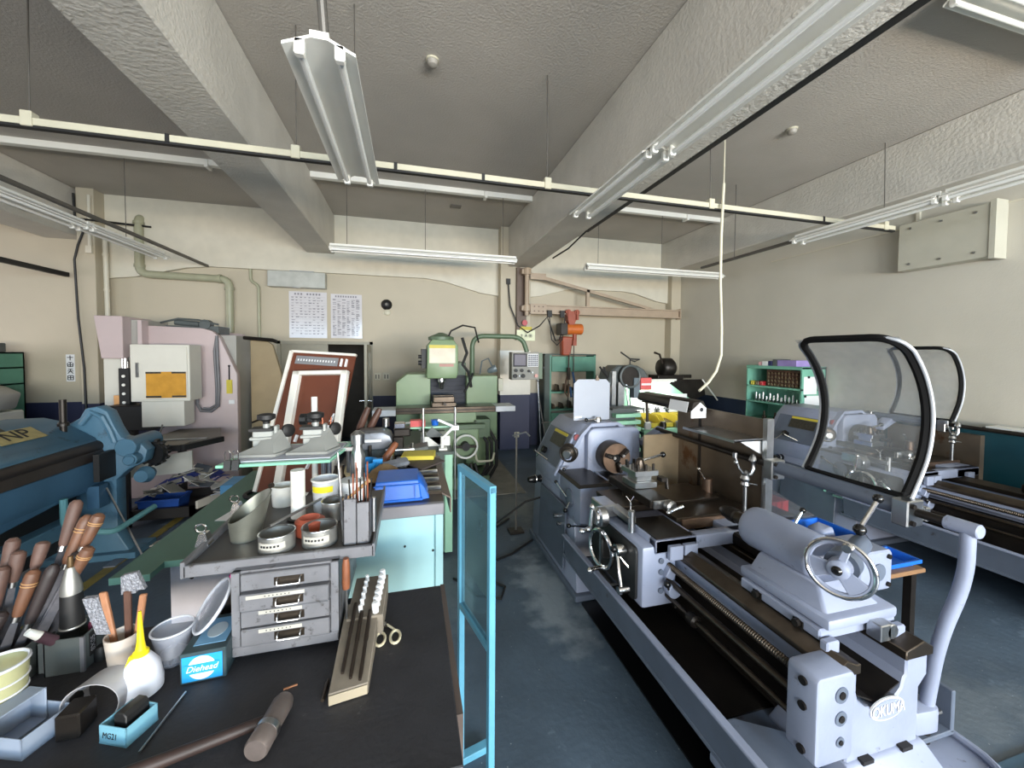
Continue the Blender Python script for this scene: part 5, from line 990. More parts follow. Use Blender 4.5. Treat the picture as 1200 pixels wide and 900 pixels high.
t('knuckle', MB().rev([(.05,-.06),(.07,0),(.05,.06)], (-2.18,3.95,.70), d=(0,1,0), n=18), M_NP, ef)
t('link_rod', MB().cyl((-2.42,3.9,.62),(-1.98,3.62,.02),.007,n=6), M_STEEL)
sl = Vector((-2.52+2.74, 0, 1.02-1.17)).normalized(); upv = Vector((-sl.x, 0, -sl.z))
LR = face_rot((0,1,0), tuple(upv)); pc = Vector((-2.70,3.52,1.147)); nrm = Vector((0,1,0)).cross(upv)
t('maker_plate', MB().obox(tuple(pc + nrm*.001), (.34,.19,.003), (0,0,0)) if False else MB(Matrix.Translation(pc + nrm*.003) @ LR.to_4x4()).box(-.17,.17,-.075,.05,-.002,.002), mat('brass_plate', (148, 136, 92), .5, var=.2, vs=20))
t.text('maker_lettering', 'NP', .13, pc + nrm*.0065 - upv*.008, LR, M_INK, None, .001, 1.25)
t('small_plate', MB(Matrix.Translation(Vector((-2.78,3.48,1.186)) + nrm*.004) @ LR.to_4x4()).box(-.05,.05,-.02,.03,-.002,.002), M_PLATE)
# far left: white machine and green shelf
t = Th('white_machine', 'off-white machine head with a dark cover at the far left edge', 'machine', (-5.0, 5.9, 0))
t('body', MB(Matrix.Translation((-.30,0,0))).box(-5.2,-4.42,5.85,6.3,0,1.0), M_PANEL, bevel=.02); t('hood', MB(Matrix.Translation((-.30,0,0))).prism([(-5.3,1.02),(-4.42,1.02),(-4.36,1.22),(-4.5,1.30),(-4.8,1.38),(-5.3,1.42)], 'y', 5.80, 6.2), M_PGREY, bevel=.03, seg=2); t('front_cover', MB(Matrix.Translation((-.30,0,0))).box(-5.3,-4.60,5.77,5.80,1.16,1.32), M_GREY, bevel=.006)
t('neck', MB(Matrix.Translation((-.30,0,0))).rev([(.14,0),(.18,.05),(.16,.14)], (-4.75,6.0,.94), n=20), M_PANEL); t('hose', MB(Matrix.Translation((-.30,0,0))).tube([(-4.9,5.8,1.05),(-4.7,5.76,1.02),(-4.6,5.76,1.1),(-4.45,5.8,1.15)], .02, 8), M_BLK); t('warning_mark', MB(Matrix.Translation((-.30,0,0))).prism([(-4.86,1.20),(-4.80,1.20),(-4.83,1.25)], 'y', 5.765, 5.771), M_YEL)
t = Th('green_shelf', 'green steel shelf with odds and ends at the far left edge', 'shelf', (-5.5, 6.6, 0))
for z in (.5, 1.30, 1.52, 1.72)[0:4]: t('shelf_board', MB(Matrix.Translation((-.30,0,0))).box(-5.9,-4.86,6.4,6.9,z-.02,z), M_GRN)
for x in (-5.88,-4.88): t('upright', MB(Matrix.Translation((-.30,0,0))).box(x-.02,x+.02,6.4,6.9,0,1.72), M_GRN)
t('back_panel', MB(Matrix.Translation((-.30,0,0))).box(-5.9,-4.86,6.88,6.9,0,1.72), M_GRND)
for k, (x, w_, h, m, lb) in enumerate(((-5.6,.2,.12,M_RED,'dark red box on top of the green shelf at the far left'),(-5.28,.16,.09,M_PAPER,'white box on top of the green shelf at the far left'),(-5.05,.2,.12,M_GREY,'grey bundle on top of the green shelf at the far left'),(-5.2,.12,.09,M_STEEL,'steel part on the middle of the green shelf'))):
    one('shelf_box', MB(Matrix.Translation((-.30,0,0))).box(x,x+w_,6.45,6.65,(1.72 if k<3 else 1.30),(1.72 if k<3 else 1.30)+h), m, lb, 'box', bevel=.01)

# ================================================================ GREEN DESK AND LEANING BOARDS
M_DESK = mat('green_desk_mat', (74, 112, 100), .5, var=.08, vs=3); M_DEDGE = mat('desk_edge', (120, 166, 148), .45)
t = Th('green_desk', 'green topped office desk behind the drawer chest', 'desk', (-.9, 2.8, 0))
t('desk_top', MB().prism([(-1.29,2.08),(-1.14,2.08),(-1.14,2.19),(-.64,2.19),(-.64,3.7),(-1.29,3.7)], 'z', .715, .742), M_DESK); t('top_edge', MB().box(-1.29,-1.14,2.074,2.08,.712,.742).box(-1.145,-.64,2.184,2.19,.712,.742), M_DEDGE)
t('side_panel', MB().box(-1.13,-.64,2.21,2.24,.0,.712), mat('panel_pale_lilac', (196, 198, 210), .5)); t('panel_bolt', MB().cyl((-1.04,2.21,.64),(-1.04,2.205,.64),.01,n=8).cyl((-.9,2.21,.66),(-.9,2.205,.66),.006,n=8), M_OILD)
t('leg', MB().box(-1.26,-1.22,3.58,3.62,0,.715), M_PANEL); t('leg', MB().box(-.70,-.66,3.58,3.62,0,.715), M_PANEL)
one('paper_card', MB().obox((-1.06,2.72,.743),(.10,.17,.002),(0,0,-12)), M_PAPER, 'white card lying on the green desk', 'card')
one('black_ring', MB().torus((-1.02,3.05,.757),(0,0,1),.09,.014,28,8), M_BLK, 'black rubber ring lying on the green desk', 'ring')
t = Th('binder', 'dark grey binder lying on the green desk behind the scoop', 'binder', (-.78,2.6,.743)); t('cover', MB().obox((-.80,2.62,.775),(.24,.40,.012),(3,0,-8)), M_GREY); t('pages', MB().obox((-.80,2.60,.757),(.22,.36,.022),(0,0,-8)), M_PAPER); t('spine', MB().cyl((-.93,2.38,.765),(-.88,2.8,.77),.02,n=10), M_BLK)
one('caliper', MB().obox((-.80,3.2,.753),(.34,.03,.012),(0,0,14)).obox((-.68,3.25,.755),(.03,.12,.012),(0,0,14)), M_STEEL, 'steel caliper lying at the back of the green desk', 'caliper')
one('steel_rule', MB().obox((-.83,3.1,.752),(.36,.024,.006),(0,0,10)), M_STEEL, 'thin steel scale lying before the caliper on the green desk', 'ruler')
one('file_box', MB().box(-1.74,-1.25,4.2,4.5,0,.48), mat('light_blue_box', (88, 150, 196), .5), 'light blue cardboard box on the floor beyond the green desk', 'box', bevel=.004)
one('file_box', MB().box(-.98,-.78,2.95,3.0,.743,1.02) if False else MB().box(-.78,-.68,3.3,3.5,.743,.80), mat('navy_tray', (48, 76, 116), .5), 'small dark blue tray at the back of the green desk', 'tray', bevel=.004)
# two leaning boards
M_BBROWN = mat('board_brown', (92, 46, 27), .55, var=.1, vs=5); M_BFRAME = mat('board_white_frame', (214, 212, 204), .45, var=.04)
def bframe(o, right, up):
    r = Vector(right).normalized(); u = Vector(up); u = (u - r*u.dot(r)).normalized(); n_ = r.cross(u)
    return Matrix(((r.x,u.x,n_.x,o[0]),(r.y,u.y,n_.y,o[1]),(r.z,u.z,n_.z,o[2]),(0,0,0,1)))
Tb = bframe((-1.06, 3.08, .76), (.92, -.38, -.05), (.11, .31, 1.0)); W_, H_ = .53, 1.05
t = Th('leaning_board', 'brown board with a steel rule strip, rear one of two leaning on the green desk', 'board', (-.95, 3.05, .745))
t('board', MB(Tb).box(0,W_,0,H_,-.012,0), M_BBROWN); t('edge_frame', MB(Tb).box(-.015,.012,0,H_,-.016,.012).box(0,W_,H_-.012,H_+.006,-.016,.012), M_BFRAME)
t('rule_strip', MB(Tb).box(.05,.40,H_-.10,H_-.035,0,.006), mat('rule_grey', (140,142,146), .4, .4)); mbk = MB(Tb)
for k in range(14): mbk.box(.07+.023*k,.078+.023*k,H_-.075,H_-.06,.006,.008)
t('rule_marks', mbk, M_PAPER)
for x in (.43,.47): t('white_peg', MB(Tb).box(x-.006,x+.006,H_-.10,H_-.04,0,.015), M_PAPER)
Tc = bframe((-.905, 2.96, .75), (.92, -.38, .03), (.11, .29, 1.0)); W2, H2 = .43, .89
t = Th('leaning_board', 'white framed brown peg board, front one of two leaning on the green desk', 'board', (-.85, 2.95, .745))
t('board', MB(Tc).box(0,W2,0,H2,-.01,0), M_BBROWN)
for k, (a,b,c_,d_) in enumerate(((0,.055,0,H2),(W2-.045,W2,0,H2),(.0,W2,H2-.03,H2),(.0,W2,0,.04))): t('frame_bar', MB(Tc).box(a,b,c_,d_,-.012,.035), M_BFRAME, bevel=.003)
rnd = random.Random(5)
for k in range(18):
    x = rnd.uniform(.22,.40); y = .22 + (x-.2)*1.5 + rnd.uniform(-.08,.10)
    t('white_peg', MB(Tc).obox((x,y,.012),(.012,.042,.02),(0,0,-20)), M_PAPER)
for x, y in ((.10,.40),(.15,.30)): t('white_peg', MB(Tc).obox((x,y,.012),(.014,.05,.02),(0,0,-12)), M_PAPER)

# ================================================================ CYAN BENCH AND CLUTTER ON IT
M_CYAN = mat('bench_cyan', (158, 200, 206), .42, var=.04); M_BTOP = mat('bench_top_dark', (62, 54, 48), .5, var=.25, vs=7)
M_STRIP = mat('steel_strip', (140, 140, 146), .4, .6, var=.1)
t = Th('work_bench', 'pale cyan steel work bench with a dark top and steel front strip', 'bench', (-.07, 2.65, 0))
t('carcass', MB().box(-.32,.17,2.16,3.12,.06,.885), M_CYAN, bevel=.004); t('front_panel', MB().box(-.30,.125,2.15,2.16,.09,.86), M_CYAN, bevel=.003); t('front_post', MB().box(.132,.175,2.145,2.2,.04,.88), M_CYAN, bevel=.003)
t('top_strip', MB().box(-.34,.18,2.135,2.17,.86,.925), M_STRIP, bevel=.004); t('bench_top', MB().box(-.36,.18,2.17,3.25,.885,.922), M_BTOP); t('side_leaf', MB().box(-.50,-.36,2.95,3.34,.895,.922), M_BTOP); t('side_leaf', MB().box(-.36,-.14,3.25,3.34,.895,.922), M_BTOP)
t('side_angle', MB().prism([(.18,.925),(.235,.89),(.235,.80),(.228,.80),(.228,.885),(.18,.915)], 'y', 2.3, 3.25), mat('angle_brown', (104, 90, 82), .5, .3))
for x, z in ((-.19,.70),(-.03,.70),(-.19,.40),(-.03,.40),(.12,.66),(.12,.42)): t('screw', MB().cyl((x,2.15,z),(x,2.144,z),.006,n=8), M_OILD)
t = Th('green_cabinet', 'pale green tool cabinet standing behind the cyan bench', 'cabinet', (.17, 3.7, 0))
M_PGRN = mat('pale_green', (142, 186, 160), .42, var=.05)
t('carcass', MB().box(-.1,.35,3.34,4.3,.03,.88), M_PGRN, bevel=.004); t('door_panel', MB().box(-.06,.23,3.325,3.34,.05,.86), M_PGRN, bevel=.003); t('front_post', MB().box(.285,.35,3.32,3.345,.03,.88), M_PGRN, bevel=.003); t('door_gap', MB().box(.235,.28,3.333,3.342,.03,.88), M_GRND)
t('cabinet_top', MB().box(-.12,.36,3.32,4.3,.88,.905), M_GRND); t('seam', MB().box(-.06,.23,3.322,3.326,.70,.705), M_GRND)
# rack with two poles on the green cabinet
t = Th('tool_rack', 'two-pole tool rack with a white tray on the pale green cabinet', 'rack', (.25, 3.6, .905))
for x in (.11,.39): t('pole', MB().cyl((x,3.5,.905 if x < .2 else .42),(x,3.5,1.26),.011,n=10), M_STEEL)
t('white_tray', MB().box(.10,.34,3.55,3.85,.91,.98).box(.09,.35,3.54,3.56,.905,.995), M_WHITE, bevel=.005); t('mint_shelf', MB().box(.0,.40,3.55,3.8,1.07,1.085), M_MINT)
t('clip_arm', MB().obox((.31,3.5,1.12),(.16,.03,.02),(0,25,0)).box(.36,.42,3.46,3.54,1.06,1.10), M_PAPER); t('angle_plate', MB().obox((.22,3.55,1.0),(.16,.02,.09),(0,40,0)), M_GREY)
one('red_white_box', MB().box(.0,.13,3.56,3.66,1.086,1.14), mat('label_red2', (204,84,84), .5), 'small red and white box on the mint shelf of the two-pole rack', 'box')
one('blue_cup', MB().rev([(.03,0),(.036,.05)], (.22,3.62,1.086), n=16), M_BLUE, 'small blue cup on the mint shelf of the two-pole rack', 'cup')
t = Th('white_tap', 'small white faucet-like clamp on the pale green cabinet', 'clamp', (.30,3.42,.905)); t('stem', MB().cyl((.27,3.42,.905),(.27,3.42,1.02),.015,n=12).cyl((.27,3.42,1.0),(.36,3.42,1.09),.012,n=10), M_WHITE); t('base', MB().box(.24,.31,3.38,3.46,.905,.92), M_WHITE)
t = Th('parts_bin', 'bright blue parts bin standing upside down at the front of the cyan bench', 'bin', (-.06, 2.34, .923))
t('body', MB().hexa([(-.20,2.21,.923),(.06,2.21,.923),(.06,2.47,.923),(-.20,2.47,.923),(-.185,2.225,1.035),(.045,2.225,1.035),(.045,2.46,1.035),(-.185,2.46,1.035)]), M_BLUE, bevel=.005)
t('rim', MB().box(-.207,.066,2.203,2.477,.923,.937), M_BLUE, bevel=.003); t('sloped_mouth', MB().hexa([(.06,2.215,.923),(.105,2.23,.923),(.105,2.45,.923),(.06,2.465,.923),(.045,2.225,1.03),(.075,2.235,.99),(.075,2.445,.99),(.045,2.455,1.03)]), M_BLUE, bevel=.003)
t('back_rib', MB().box(-.195,.055,2.207,2.212,1.012,1.018).box(.022,.026,2.206,2.216,.937,1.02), M_BLUE)
for k in range(6):
    one('parallel_bar', MB().obox((.115,2.30+.085*k,.93),(.13,.018,.016),(0,0,3*(k%3)-3)), M_STEEL if k % 2 else M_OIL, ('first','second','third','fourth','fifth','sixth')[k] + ' steel bar counted from the front, right of the bright blue bin', 'bar', 'steel bars beside the blue bin')
one('leather_mat', MB().obox((.08,2.90,.955),(.22,.26,.012),(4,-4,38)), mat('leather_brown', (70, 62, 60), .6), 'dark brown leather pad lying on the cyan bench', 'pad', bevel=.003)
one('folder', MB().obox((.06,3.0,.965),(.24,.18,.05),(0,0,-8)), mat('folder_yellow', (206, 190, 70), .5), 'yellow folder box lying behind the leather pad', 'folder', bevel=.004)
one('grey_slab', MB().obox((-.0,3.17,.985),(.28,.16,.03),(0,-8,0)), M_GREY, 'dark grey slab leaning on the yellow folder', 'slab', bevel=.004)
one('steel_block', MB().box(-.10,-.02,2.85,2.98,.923,.98), M_STEEL, 'grey steel block beside the leather pad on the bench', 'block', bevel=.008)
one('cleaning_cloth', MB().rev([(.10,0),(.12,.02),(.08,.07),(.03,.10),(.01,.105)], (-.16,2.62,.923), n=11), mat('tan_cloth', (140, 116, 84), .9, var=.25, vs=18), 'crumpled tan paper bag on the cyan bench', 'bag', smooth=60)
one('grey_rag', MB().obox((-.11,2.70,1.0),(.20,.10,.03),(10,-8,12)), mat('rag_grey', (130, 134, 142), .8, var=.2, vs=18), 'grey rag lying on the tan paper bag', 'rag', bevel=.012)
t = Th('blue_tub', 'round blue tub with brushes behind the wire rack', 'tub', (-.30,2.75,.923)); t('wall', MB().rev([(.085,0),(.095,.10),(.09,.10),(.08,.01)], (-.30,2.75,.923), n=24), mat('tub_blue', (40, 140, 206), .4)); t('handle_tab', MB().box(-.24,-.18,2.70,2.73,.98,1.04), MC['tub_blue'])
one('straw_brush', MB().rev([(.02,0),(.05,.03),(.055,.06),(.015,.08)], (-.33,2.60,1.0), d=(-.2,-.8,.3), n=12), mat('straw', (150, 138, 108), .9, var=.3, vs=30), 'tan straw brush head resting on the blue tub', 'brush')
t = Th('bench_vise', 'grey machine vise standing at the back of the cyan bench', 'vise', (-.28,3.2,.923))
t('base', MB().box(-.34,-.15,3.08,3.28,.923,1.02), M_GREY, bevel=.01); t('body', MB().prism([(-.40,1.02),(-.18,1.02),(-.13,1.07),(-.15,1.12),(-.20,1.15),(-.38,1.15),(-.42,1.10)], 'y', 3.05, 3.28), mat('vise_grey', (124, 128, 136), .4, .4, wear=(84, 84, 88), wt=.6), bevel=.012, seg=2); t('slot', MB().box(-.36,-.21,3.04,3.05,1.08,1.10), M_PAPER)
t('screw_stem', MB().cyl((-.29,3.03,1.06),(-.29,3.03,.98),.012,n=10), M_OILD)
t = Th('small_vise', 'small dark vise with a chrome top standing right of the grey vise', 'vise', (-.09,3.17,.923)); t('body', MB().box(-.13,-.05,3.1,3.24,.923,1.10).box(-.125,-.0,3.1,3.24,1.10,1.16), M_OILD, bevel=.008); t('jaw', MB().box(-.12,-.04,3.12,3.22,1.16,1.20), M_CHROME, bevel=.004); t('spindle', MB().cyl((-.12,3.09,1.0),(.03,3.09,1.0),.014,n=10).cyl((.015,3.09,.98),(.015,3.09,1.05),.01,n=8), M_STEEL)
one('wooden_tool', MB().rev([(.018,0),(.028,.05),(.024,.16),(.018,.18)], (-.20,2.90,.95), d=(.55,.3,.75), n=14), mat('handle_brown', (124, 74, 48), .5, var=.2, vs=20), 'reddish wooden tool handle resting against the small vise', 'handle')
one('steel_cylinder', MB().cyl((-.145,2.95,.923),(-.145,2.95,1.04),.032,n=18), M_STEEL, 'short bright steel cylinder on the bench by the wooden handle', 'cylinder')
one('steel_cylinder', MB().cyl((-.19,3.265,1.155),(-.19,3.265,1.22),.026,n=18), M_STEEL, 'bright steel cylinder standing on the grey vise', 'cylinder')
M_HDARK = mat('handle_dark_brown', (84, 58, 48), .5, var=.2, vs=20)
for k, (a, b) in enumerate((((-.48,3.315,.925),(-.33,3.32,1.30)), ((-.42,3.315,.925),(-.26,3.32,1.25)))):
    d_ = Vector(b) - Vector(a); one('wooden_tool', MB().rev([(.016,0),(.018,.2),(.03,.24),(.026,.38),(.018,.41)], a, d=d_, n=12), M_HDARK, ('longer dark wooden handle leaning before the open door leaf','shorter dark wooden handle leaning before the grey vise')[k], 'handle')
one('bench_box', MB().box(-.60,-.37,2.40,2.66,.0,.9), M_OILD, 'dark steel stand between the green desk and the cyan bench', 'stand', bevel=.006)
t = Th('clamp_tube', 'upright white tube with two black clamp screws before the brown boards', 'tube', (-.56,2.56,.9)); t('tube', MB().cyl((-.560,2.56,.90),(-.560,2.56,1.48),.017,n=14), M_WHITE); t('clamp', MB().box(-.60,-.52,2.53,2.59,1.33,1.36).cyl((-.64,2.56,1.345),(-.60,2.56,1.345),.035,n=10), M_BLK, bevel=.005)
for k, (x, h, m) in enumerate(((-.50,1.24,M_STEEL),(-.47,1.22,M_STEEL))):
    q = Th('paint_rod', ('left copper tipped steel rod standing before the boards','right copper tipped steel rod standing before the boards')[k], 'rod', (x,2.5,.9)); q('steel_body', MB().cyl((x,2.5,.9),(x,2.5,h),.014,n=10), m); q('copper_tip', MB().cyl((x-.002,2.5,h),(x-.01+.02*k,2.52,h+.14),.008,.004,n=8), mat('copper', (156,92,68), .4, .7))
one('steel_pot', MB().rev([(.035,0),(.045,.04),(.04,.10),(.028,.13),(.028,.15)], (-.425,2.58,.901), n=18), M_OIL, 'tarnished steel pot behind the green glass plate', 'pot')

# ================================================================ FRONT TABLE
M_FTOP = mat('table_rubber_top', (38, 38, 42), .62, var=.3, vs=7, wear=(74, 72, 74), wt=.64, ws=18, bump=.15, bs=60)
t = Th('front_table', 'low dark topped table in the foreground with a pale front edge', 'table', (-.7, 1.2, 0))
t('table_top', MB().box(-1.65,.117,.86,1.58,.77,.80), M_FTOP, bevel=.003); t('front_edge', MB().box(-1.65,.115,.845,.86,.755,.797), mat('edge_lilac', (178, 178, 200), .4)); t('apron_board', MB().box(-1.6,.08,.87,1.55,.70,.77), M_OILD)
t('side_board', MB().box(.118,.135,1.0,1.6,.55,.79), mat('side_brown', (88,76,70), .6))
for x in (-1.6,.02):
    for y in (.9,1.5): t('leg', MB().box(x,x+.06,y,y+.06,0,.70), M_OILD)
# little steel drawer chest
M_CHEST = mat('chest_steel', (116, 117, 122), .45, .35, var=.16, vs=9, wear=(62, 58, 56), wt=.57, ws=22)
M_LBL = mat('label_white', (168, 166, 158), .6)
t = Th('drawer_chest', 'small grey steel chest with four drawers on the front table', 'drawer chest', (-.38, 1.5, .80))
CX0, CX1, CY = -.525, -.225, 1.325
for x0, x1 in ((CX0,CX0+.022),(CX1-.022,CX1)): t('corner_post', MB().box(x0,x1,CY,CY+.02,.82,1.078), M_CHEST)
t('carcass', MB().box(CX0,CX1,CY+.01,1.75,.83,1.078), M_CHEST); t('bottom_rail', MB().box(CX0,CX1,CY-.004,CY+.02,.82,.85), M_CHEST, bevel=.003)
for x in (CX0+.02, CX1-.04): t('caster', MB().cyl((x,CY+.03,.815),(x+.02,CY+.03,.815),.016,n=12), M_BLK)
for k in range(4):
    z0 = .853 + .0562*k; out = (.004,.002,.012,.0)[k]
    q = t('drawer', MB().box(CX0+.026,CX1-.026,CY-out-.006,CY+.012,z0,z0+.051), M_CHEST, bevel=.003)
    xm = (CX0+CX1)/2 + .01; yf = CY-out-.006
    t('drawer_pull', MB().tube(bend([(xm-.032,yf,z0+.030),(xm-.032,yf-.012,z0+.028),(xm-.032,yf-.014,z0+.014),(xm+.032,yf-.014,z0+.014),(xm+.032,yf-.012,z0+.028),(xm+.032,yf,z0+.030)], .006, 3), .0022, 6), M_STEEL, q); t('pull_plate', MB().box(xm-.042,xm+.042,yf-.002,yf+.002,z0+.010,z0+.034), M_OIL, q)
    if k in (0,1,2):
        lx = (xm-.03,xm-.03,xm-.03)[k]; lz = z0 + .041
        t('label', MB().box(lx-(.085 if k==2 else .055),lx+(.075 if k==2 else .065),yf-.0015,yf+.001,lz-.004,lz+.007), M_LBL, q)
        mb = MB()
        for i in range(7): mb.box(lx-.035+.011*i,lx-.032+.011*i,yf-.0022,yf-.001,lz,lz+.003)
        t('label_print', mb, M_INK, q)
t('yellow_tape', MB().box(-.47,-.415,CY-.016,CY-.012,.972,.98), M_YEL)
# tray top overhanging the chest
t('tray', MB().box(-.66,-.125,1.375,1.95,1.078,1.088), mat('tray_dark', (92, 90, 90), .45, .5, var=.2, vs=6)); t('tray_front', MB().box(-.665,-.12,1.362,1.378,1.063,1.100), M_CHEST, bevel=.002); t('tray_side', MB().box(-.672,-.66,1.362,1.95,1.063,1.112), M_CHEST); t('tray_side', MB().box(-.125,-.117,1.362,1.95,1.063,1.106), M_CHEST)
# things on the tray (z 1.10)
ZT = 1.089
def cupmesh(c, r0, r1, h, wl=.003, n=28): return MB().rev([(r0,0),(r1,h),(r1-wl,h),(r0-wl,wl),(0,wl)], c, n=n)
M_ALUM = mat('dull_aluminium', (164, 164, 160), .4, .75, var=.15, vs=14)
def cup(label, x, y, r, h, lab=True):
    t = Th('steel_cup', label, 'cup', (x, y, ZT)); t('wall', cupmesh((x,y,ZT), r, r*1.02, h), M_ALUM); t('rim', MB().torus((x,y,ZT+h),(0,0,1),r,.003,28,6), M_STEEL)
    if lab:
        mb = MB(); a0, a1 = R(225), R(310); n = 8
        P_ = [(x+(r*1.03+.0015)*math.cos(a0+(a1-a0)*i/n), y+(r*1.03+.0015)*math.sin(a0+(a1-a0)*i/n)) for i in range(n+1)]
        for i in range(n): mb.add([(*P_[i],ZT+h*.35),(*P_[i+1],ZT+h*.35),(*P_[i+1],ZT+h*.75),(*P_[i],ZT+h*.75)], [(0,1,2,3)])
        t('label', mb, M_LBL); mk = MB()
        for i in range(6):
            a = a0 + (a1-a0)*(.15+.12*i); mk.obox((x+(r*1.03+.0025)*math.cos(a), y+(r*1.03+.0025)*math.sin(a), ZT+h*.55), (.002,.006,.006), (0,0,math.degrees(a)))
        t('label_print', mk, M_INK)
    return t
cup('labelled steel cup at the front left of the tray', -.435, 1.445, .054, .055); cup('labelled steel cup at the front right of the tray', -.305, 1.455, .056, .058)
cup('plain steel cup holding a wooden brush in the middle of the tray', -.295, 1.66, .045, .07, False)
one('wooden_brush', MB().rev([(.012,0),(.014,.04),(.006,.07),(.008,.16)], (-.285,1.65,1.13), d=(.75,.1,.6), n=10), mat('light_wood', (176, 136, 92), .6), 'pale wooden brush standing in the plain steel cup', 'brush')
one('orange_cup', MB().rev([(.045,0),(.05,.05),(.035,.06),(.02,.045)], (-.355,1.535,ZT), n=22), mat('orange_plastic', (170, 84, 62), .5), 'orange-red cup behind the two labelled cups', 'cup')
one('tray_rod', MB().cyl((-.46,1.46,1.16),(-.33,1.60,1.19),.005,n=8), M_STEEL, 'thin steel rod lying across the cups on the tray', 'rod')
t = Th('metal_scoop', 'galvanised scoop-shaped pail at the left of the tray', 'pail', (-.565,1.55,ZT))
mb = MB(); n = 28; vs = []
for r0, wl in ((0,0),(1,0),(1,.004),(0,.004)):
    for i in range(n):
        a = 2*math.pi*i/n; hh = .115 + .045*math.cos(a - R(25)); rr = (.045 if r0 == 0 else .066) - wl; zz = ZT if r0 == 0 else ZT + hh
        vs.append((-.565 + rr*math.cos(a) + (.015 if r0 else 0), 1.55 + rr*math.sin(a), zz + (wl if r0 == 0 else 0)))
fs = [(q*n+i, q*n+(i+1)%n, (q+1)*n+(i+1)%n, (q+1)*n+i) for q in range(3) for i in range(n)] + [tuple(range(n-1,-1,-1)), tuple(range(3*n,4*n))]
t('pail_wall', mb.add(vs, fs), mat('galvanised', (140, 142, 132), .45, .75, var=.15, vs=12)); t('ear', MB().cyl((-.497,1.585,1.258),(-.493,1.595,1.258),.009,n=12), M_OIL)
M_TRANS = mat('milky_plastic', (206, 210, 216), .35, var=.05, alpha=.72)
t = Th('plastic_tub', 'milky plastic tub with a yellow label at the back of the tray', 'tub', (-.345,1.74,ZT)); t('wall', cupmesh((-.345,1.76,ZT), .046,.052,.13), M_TRANS); t('rim', MB().torus((-.345,1.76,ZT+.13),(0,0,1),.053,.004,28,6), M_WHITE)
mb = MB()
for i in range(8):
    a0 = R(215+12*i); a1 = a0 + R(12); zt = ZT+.085
    mb.add([(-.345+.0525*math.cos(a0),1.76+.0525*math.sin(a0),zt),(-.345+.0525*math.cos(a1),1.76+.0525*math.sin(a1),zt),(-.345+.0535*math.cos(a1),1.76+.0535*math.sin(a1),zt+.025),(-.345+.0535*math.cos(a0),1.76+.0535*math.sin(a0),zt+.025)], [(0,1,2,3)])
t('yellow_label', mb, mat('bright_yellow', (226, 212, 40), .5))
one('white_jar', cupmesh((-.53,1.86,ZT), .045,.05,.085), M_WHITE, 'white plastic jar behind the galvanised pail', 'jar')
one('paper_roll', MB().rev([(.012,0),(.055,0),(.055,.09),(.012,.09)], (-.25,1.85,ZT), n=26), M_PAPER, 'white paper roll at the back of the tray', 'paper roll')
one('spray_can', MB().rev([(.032,0),(.032,.14),(.02,.17),(.02,.19),(.03,.19),(.03,.235),(.012,.25)], (-.235,1.90,ZT+.05), n=18), M_STEEL, 'steel can standing behind the paper roll', 'can')
one('black_box', MB().box(-.235,-.17,1.56,1.63,ZT,ZT+.05), M_BLK, 'small black box with bits in it on the tray', 'box', bevel=.003)
one('bits_heap', MB().hexa([(-.23,1.565,ZT+.05),(-.175,1.565,ZT+.05),(-.175,1.625,ZT+.05),(-.23,1.625,ZT+.05),(-.215,1.58,ZT+.075),(-.19,1.575,ZT+.07),(-.18,1.61,ZT+.08),(-.22,1.615,ZT+.07)]), M_CHAIN, 'dark bits heaped in the small black box', 'bits')
t = Th('channel_rack', 'upright grey steel channels holding wires at the right end of the tray', 'rack', (-.18,1.42,ZT)); t('channel', MB().box(-.222,-.18,1.40,1.41,ZT,1.25).box(-.222,-.216,1.40,1.46,ZT,1.25), M_CHEST, bevel=.002); t('channel', MB().box(-.178,-.135,1.40,1.41,ZT,1.235).box(-.141,-.135,1.40,1.47,ZT,1.235), M_CHEST, bevel=.002)
t('back_plate', MB().box(-.222,-.135,1.48,1.49,ZT,1.2), M_OILD); t('side_spring', MB().cyl((-.125,1.43,1.12),(-.125,1.43,1.24),.008,n=10), M_STEEL)
M_COP = MC['copper']
for k in range(9):
    x = -.205 + .008*k; h = 1.30 + .02*((k*5) % 4)
    one('copper_wire', MB().tube([(x,1.45,ZT),(x+.002,1.45,1.2),(x+.006*((k%3)-1),1.46,h)], .003, 6), M_COP if k % 2 else M_OILD, 'thin brazing wire standing in the grey channel rack', 'wire', 'wires in the channel rack')
one('steel_spike', MB().cyl((-.225,1.44,ZT),(-.245,1.45,1.40),.006,.003,n=8), M_STEEL, 'taller bright steel spike standing left in the channel rack', 'rod')
one('tee_wrench', MB().box(-.34,-.23,1.95,1.97,1.285,1.30).cyl((-.285,1.96,1.285),(-.285,1.96,1.18),.008,n=8), M_STEEL, 'steel T-handle behind the milky tub', 'handle')
for k, (x, y, z) in enumerate(((-.668,1.52,1.115),(-.668,1.78,1.12))):
    t = Th('spring_clip', ('nearer chrome spring clip on the left edge of the tray','farther chrome spring clip on the left edge of the tray')[k], 'clip', (x,y,z)); t('jaw', MB().hexa([(x-.03,y-.02,z-.02),(x+.01,y-.02,z-.02),(x+.01,y+.02,z-.02),(x-.03,y+.02,z-.02),(x-.02,y-.015,z+.02),(x+.0,y-.015,z+.02),(x+.0,y+.015,z+.02),(x-.02,y+.015,z+.02)]), M_CHROME); t('wire_handle', MB().torus((x-.02,y,z+.035),(0,1,.3),.016,.003,16,6), M_CHROME)
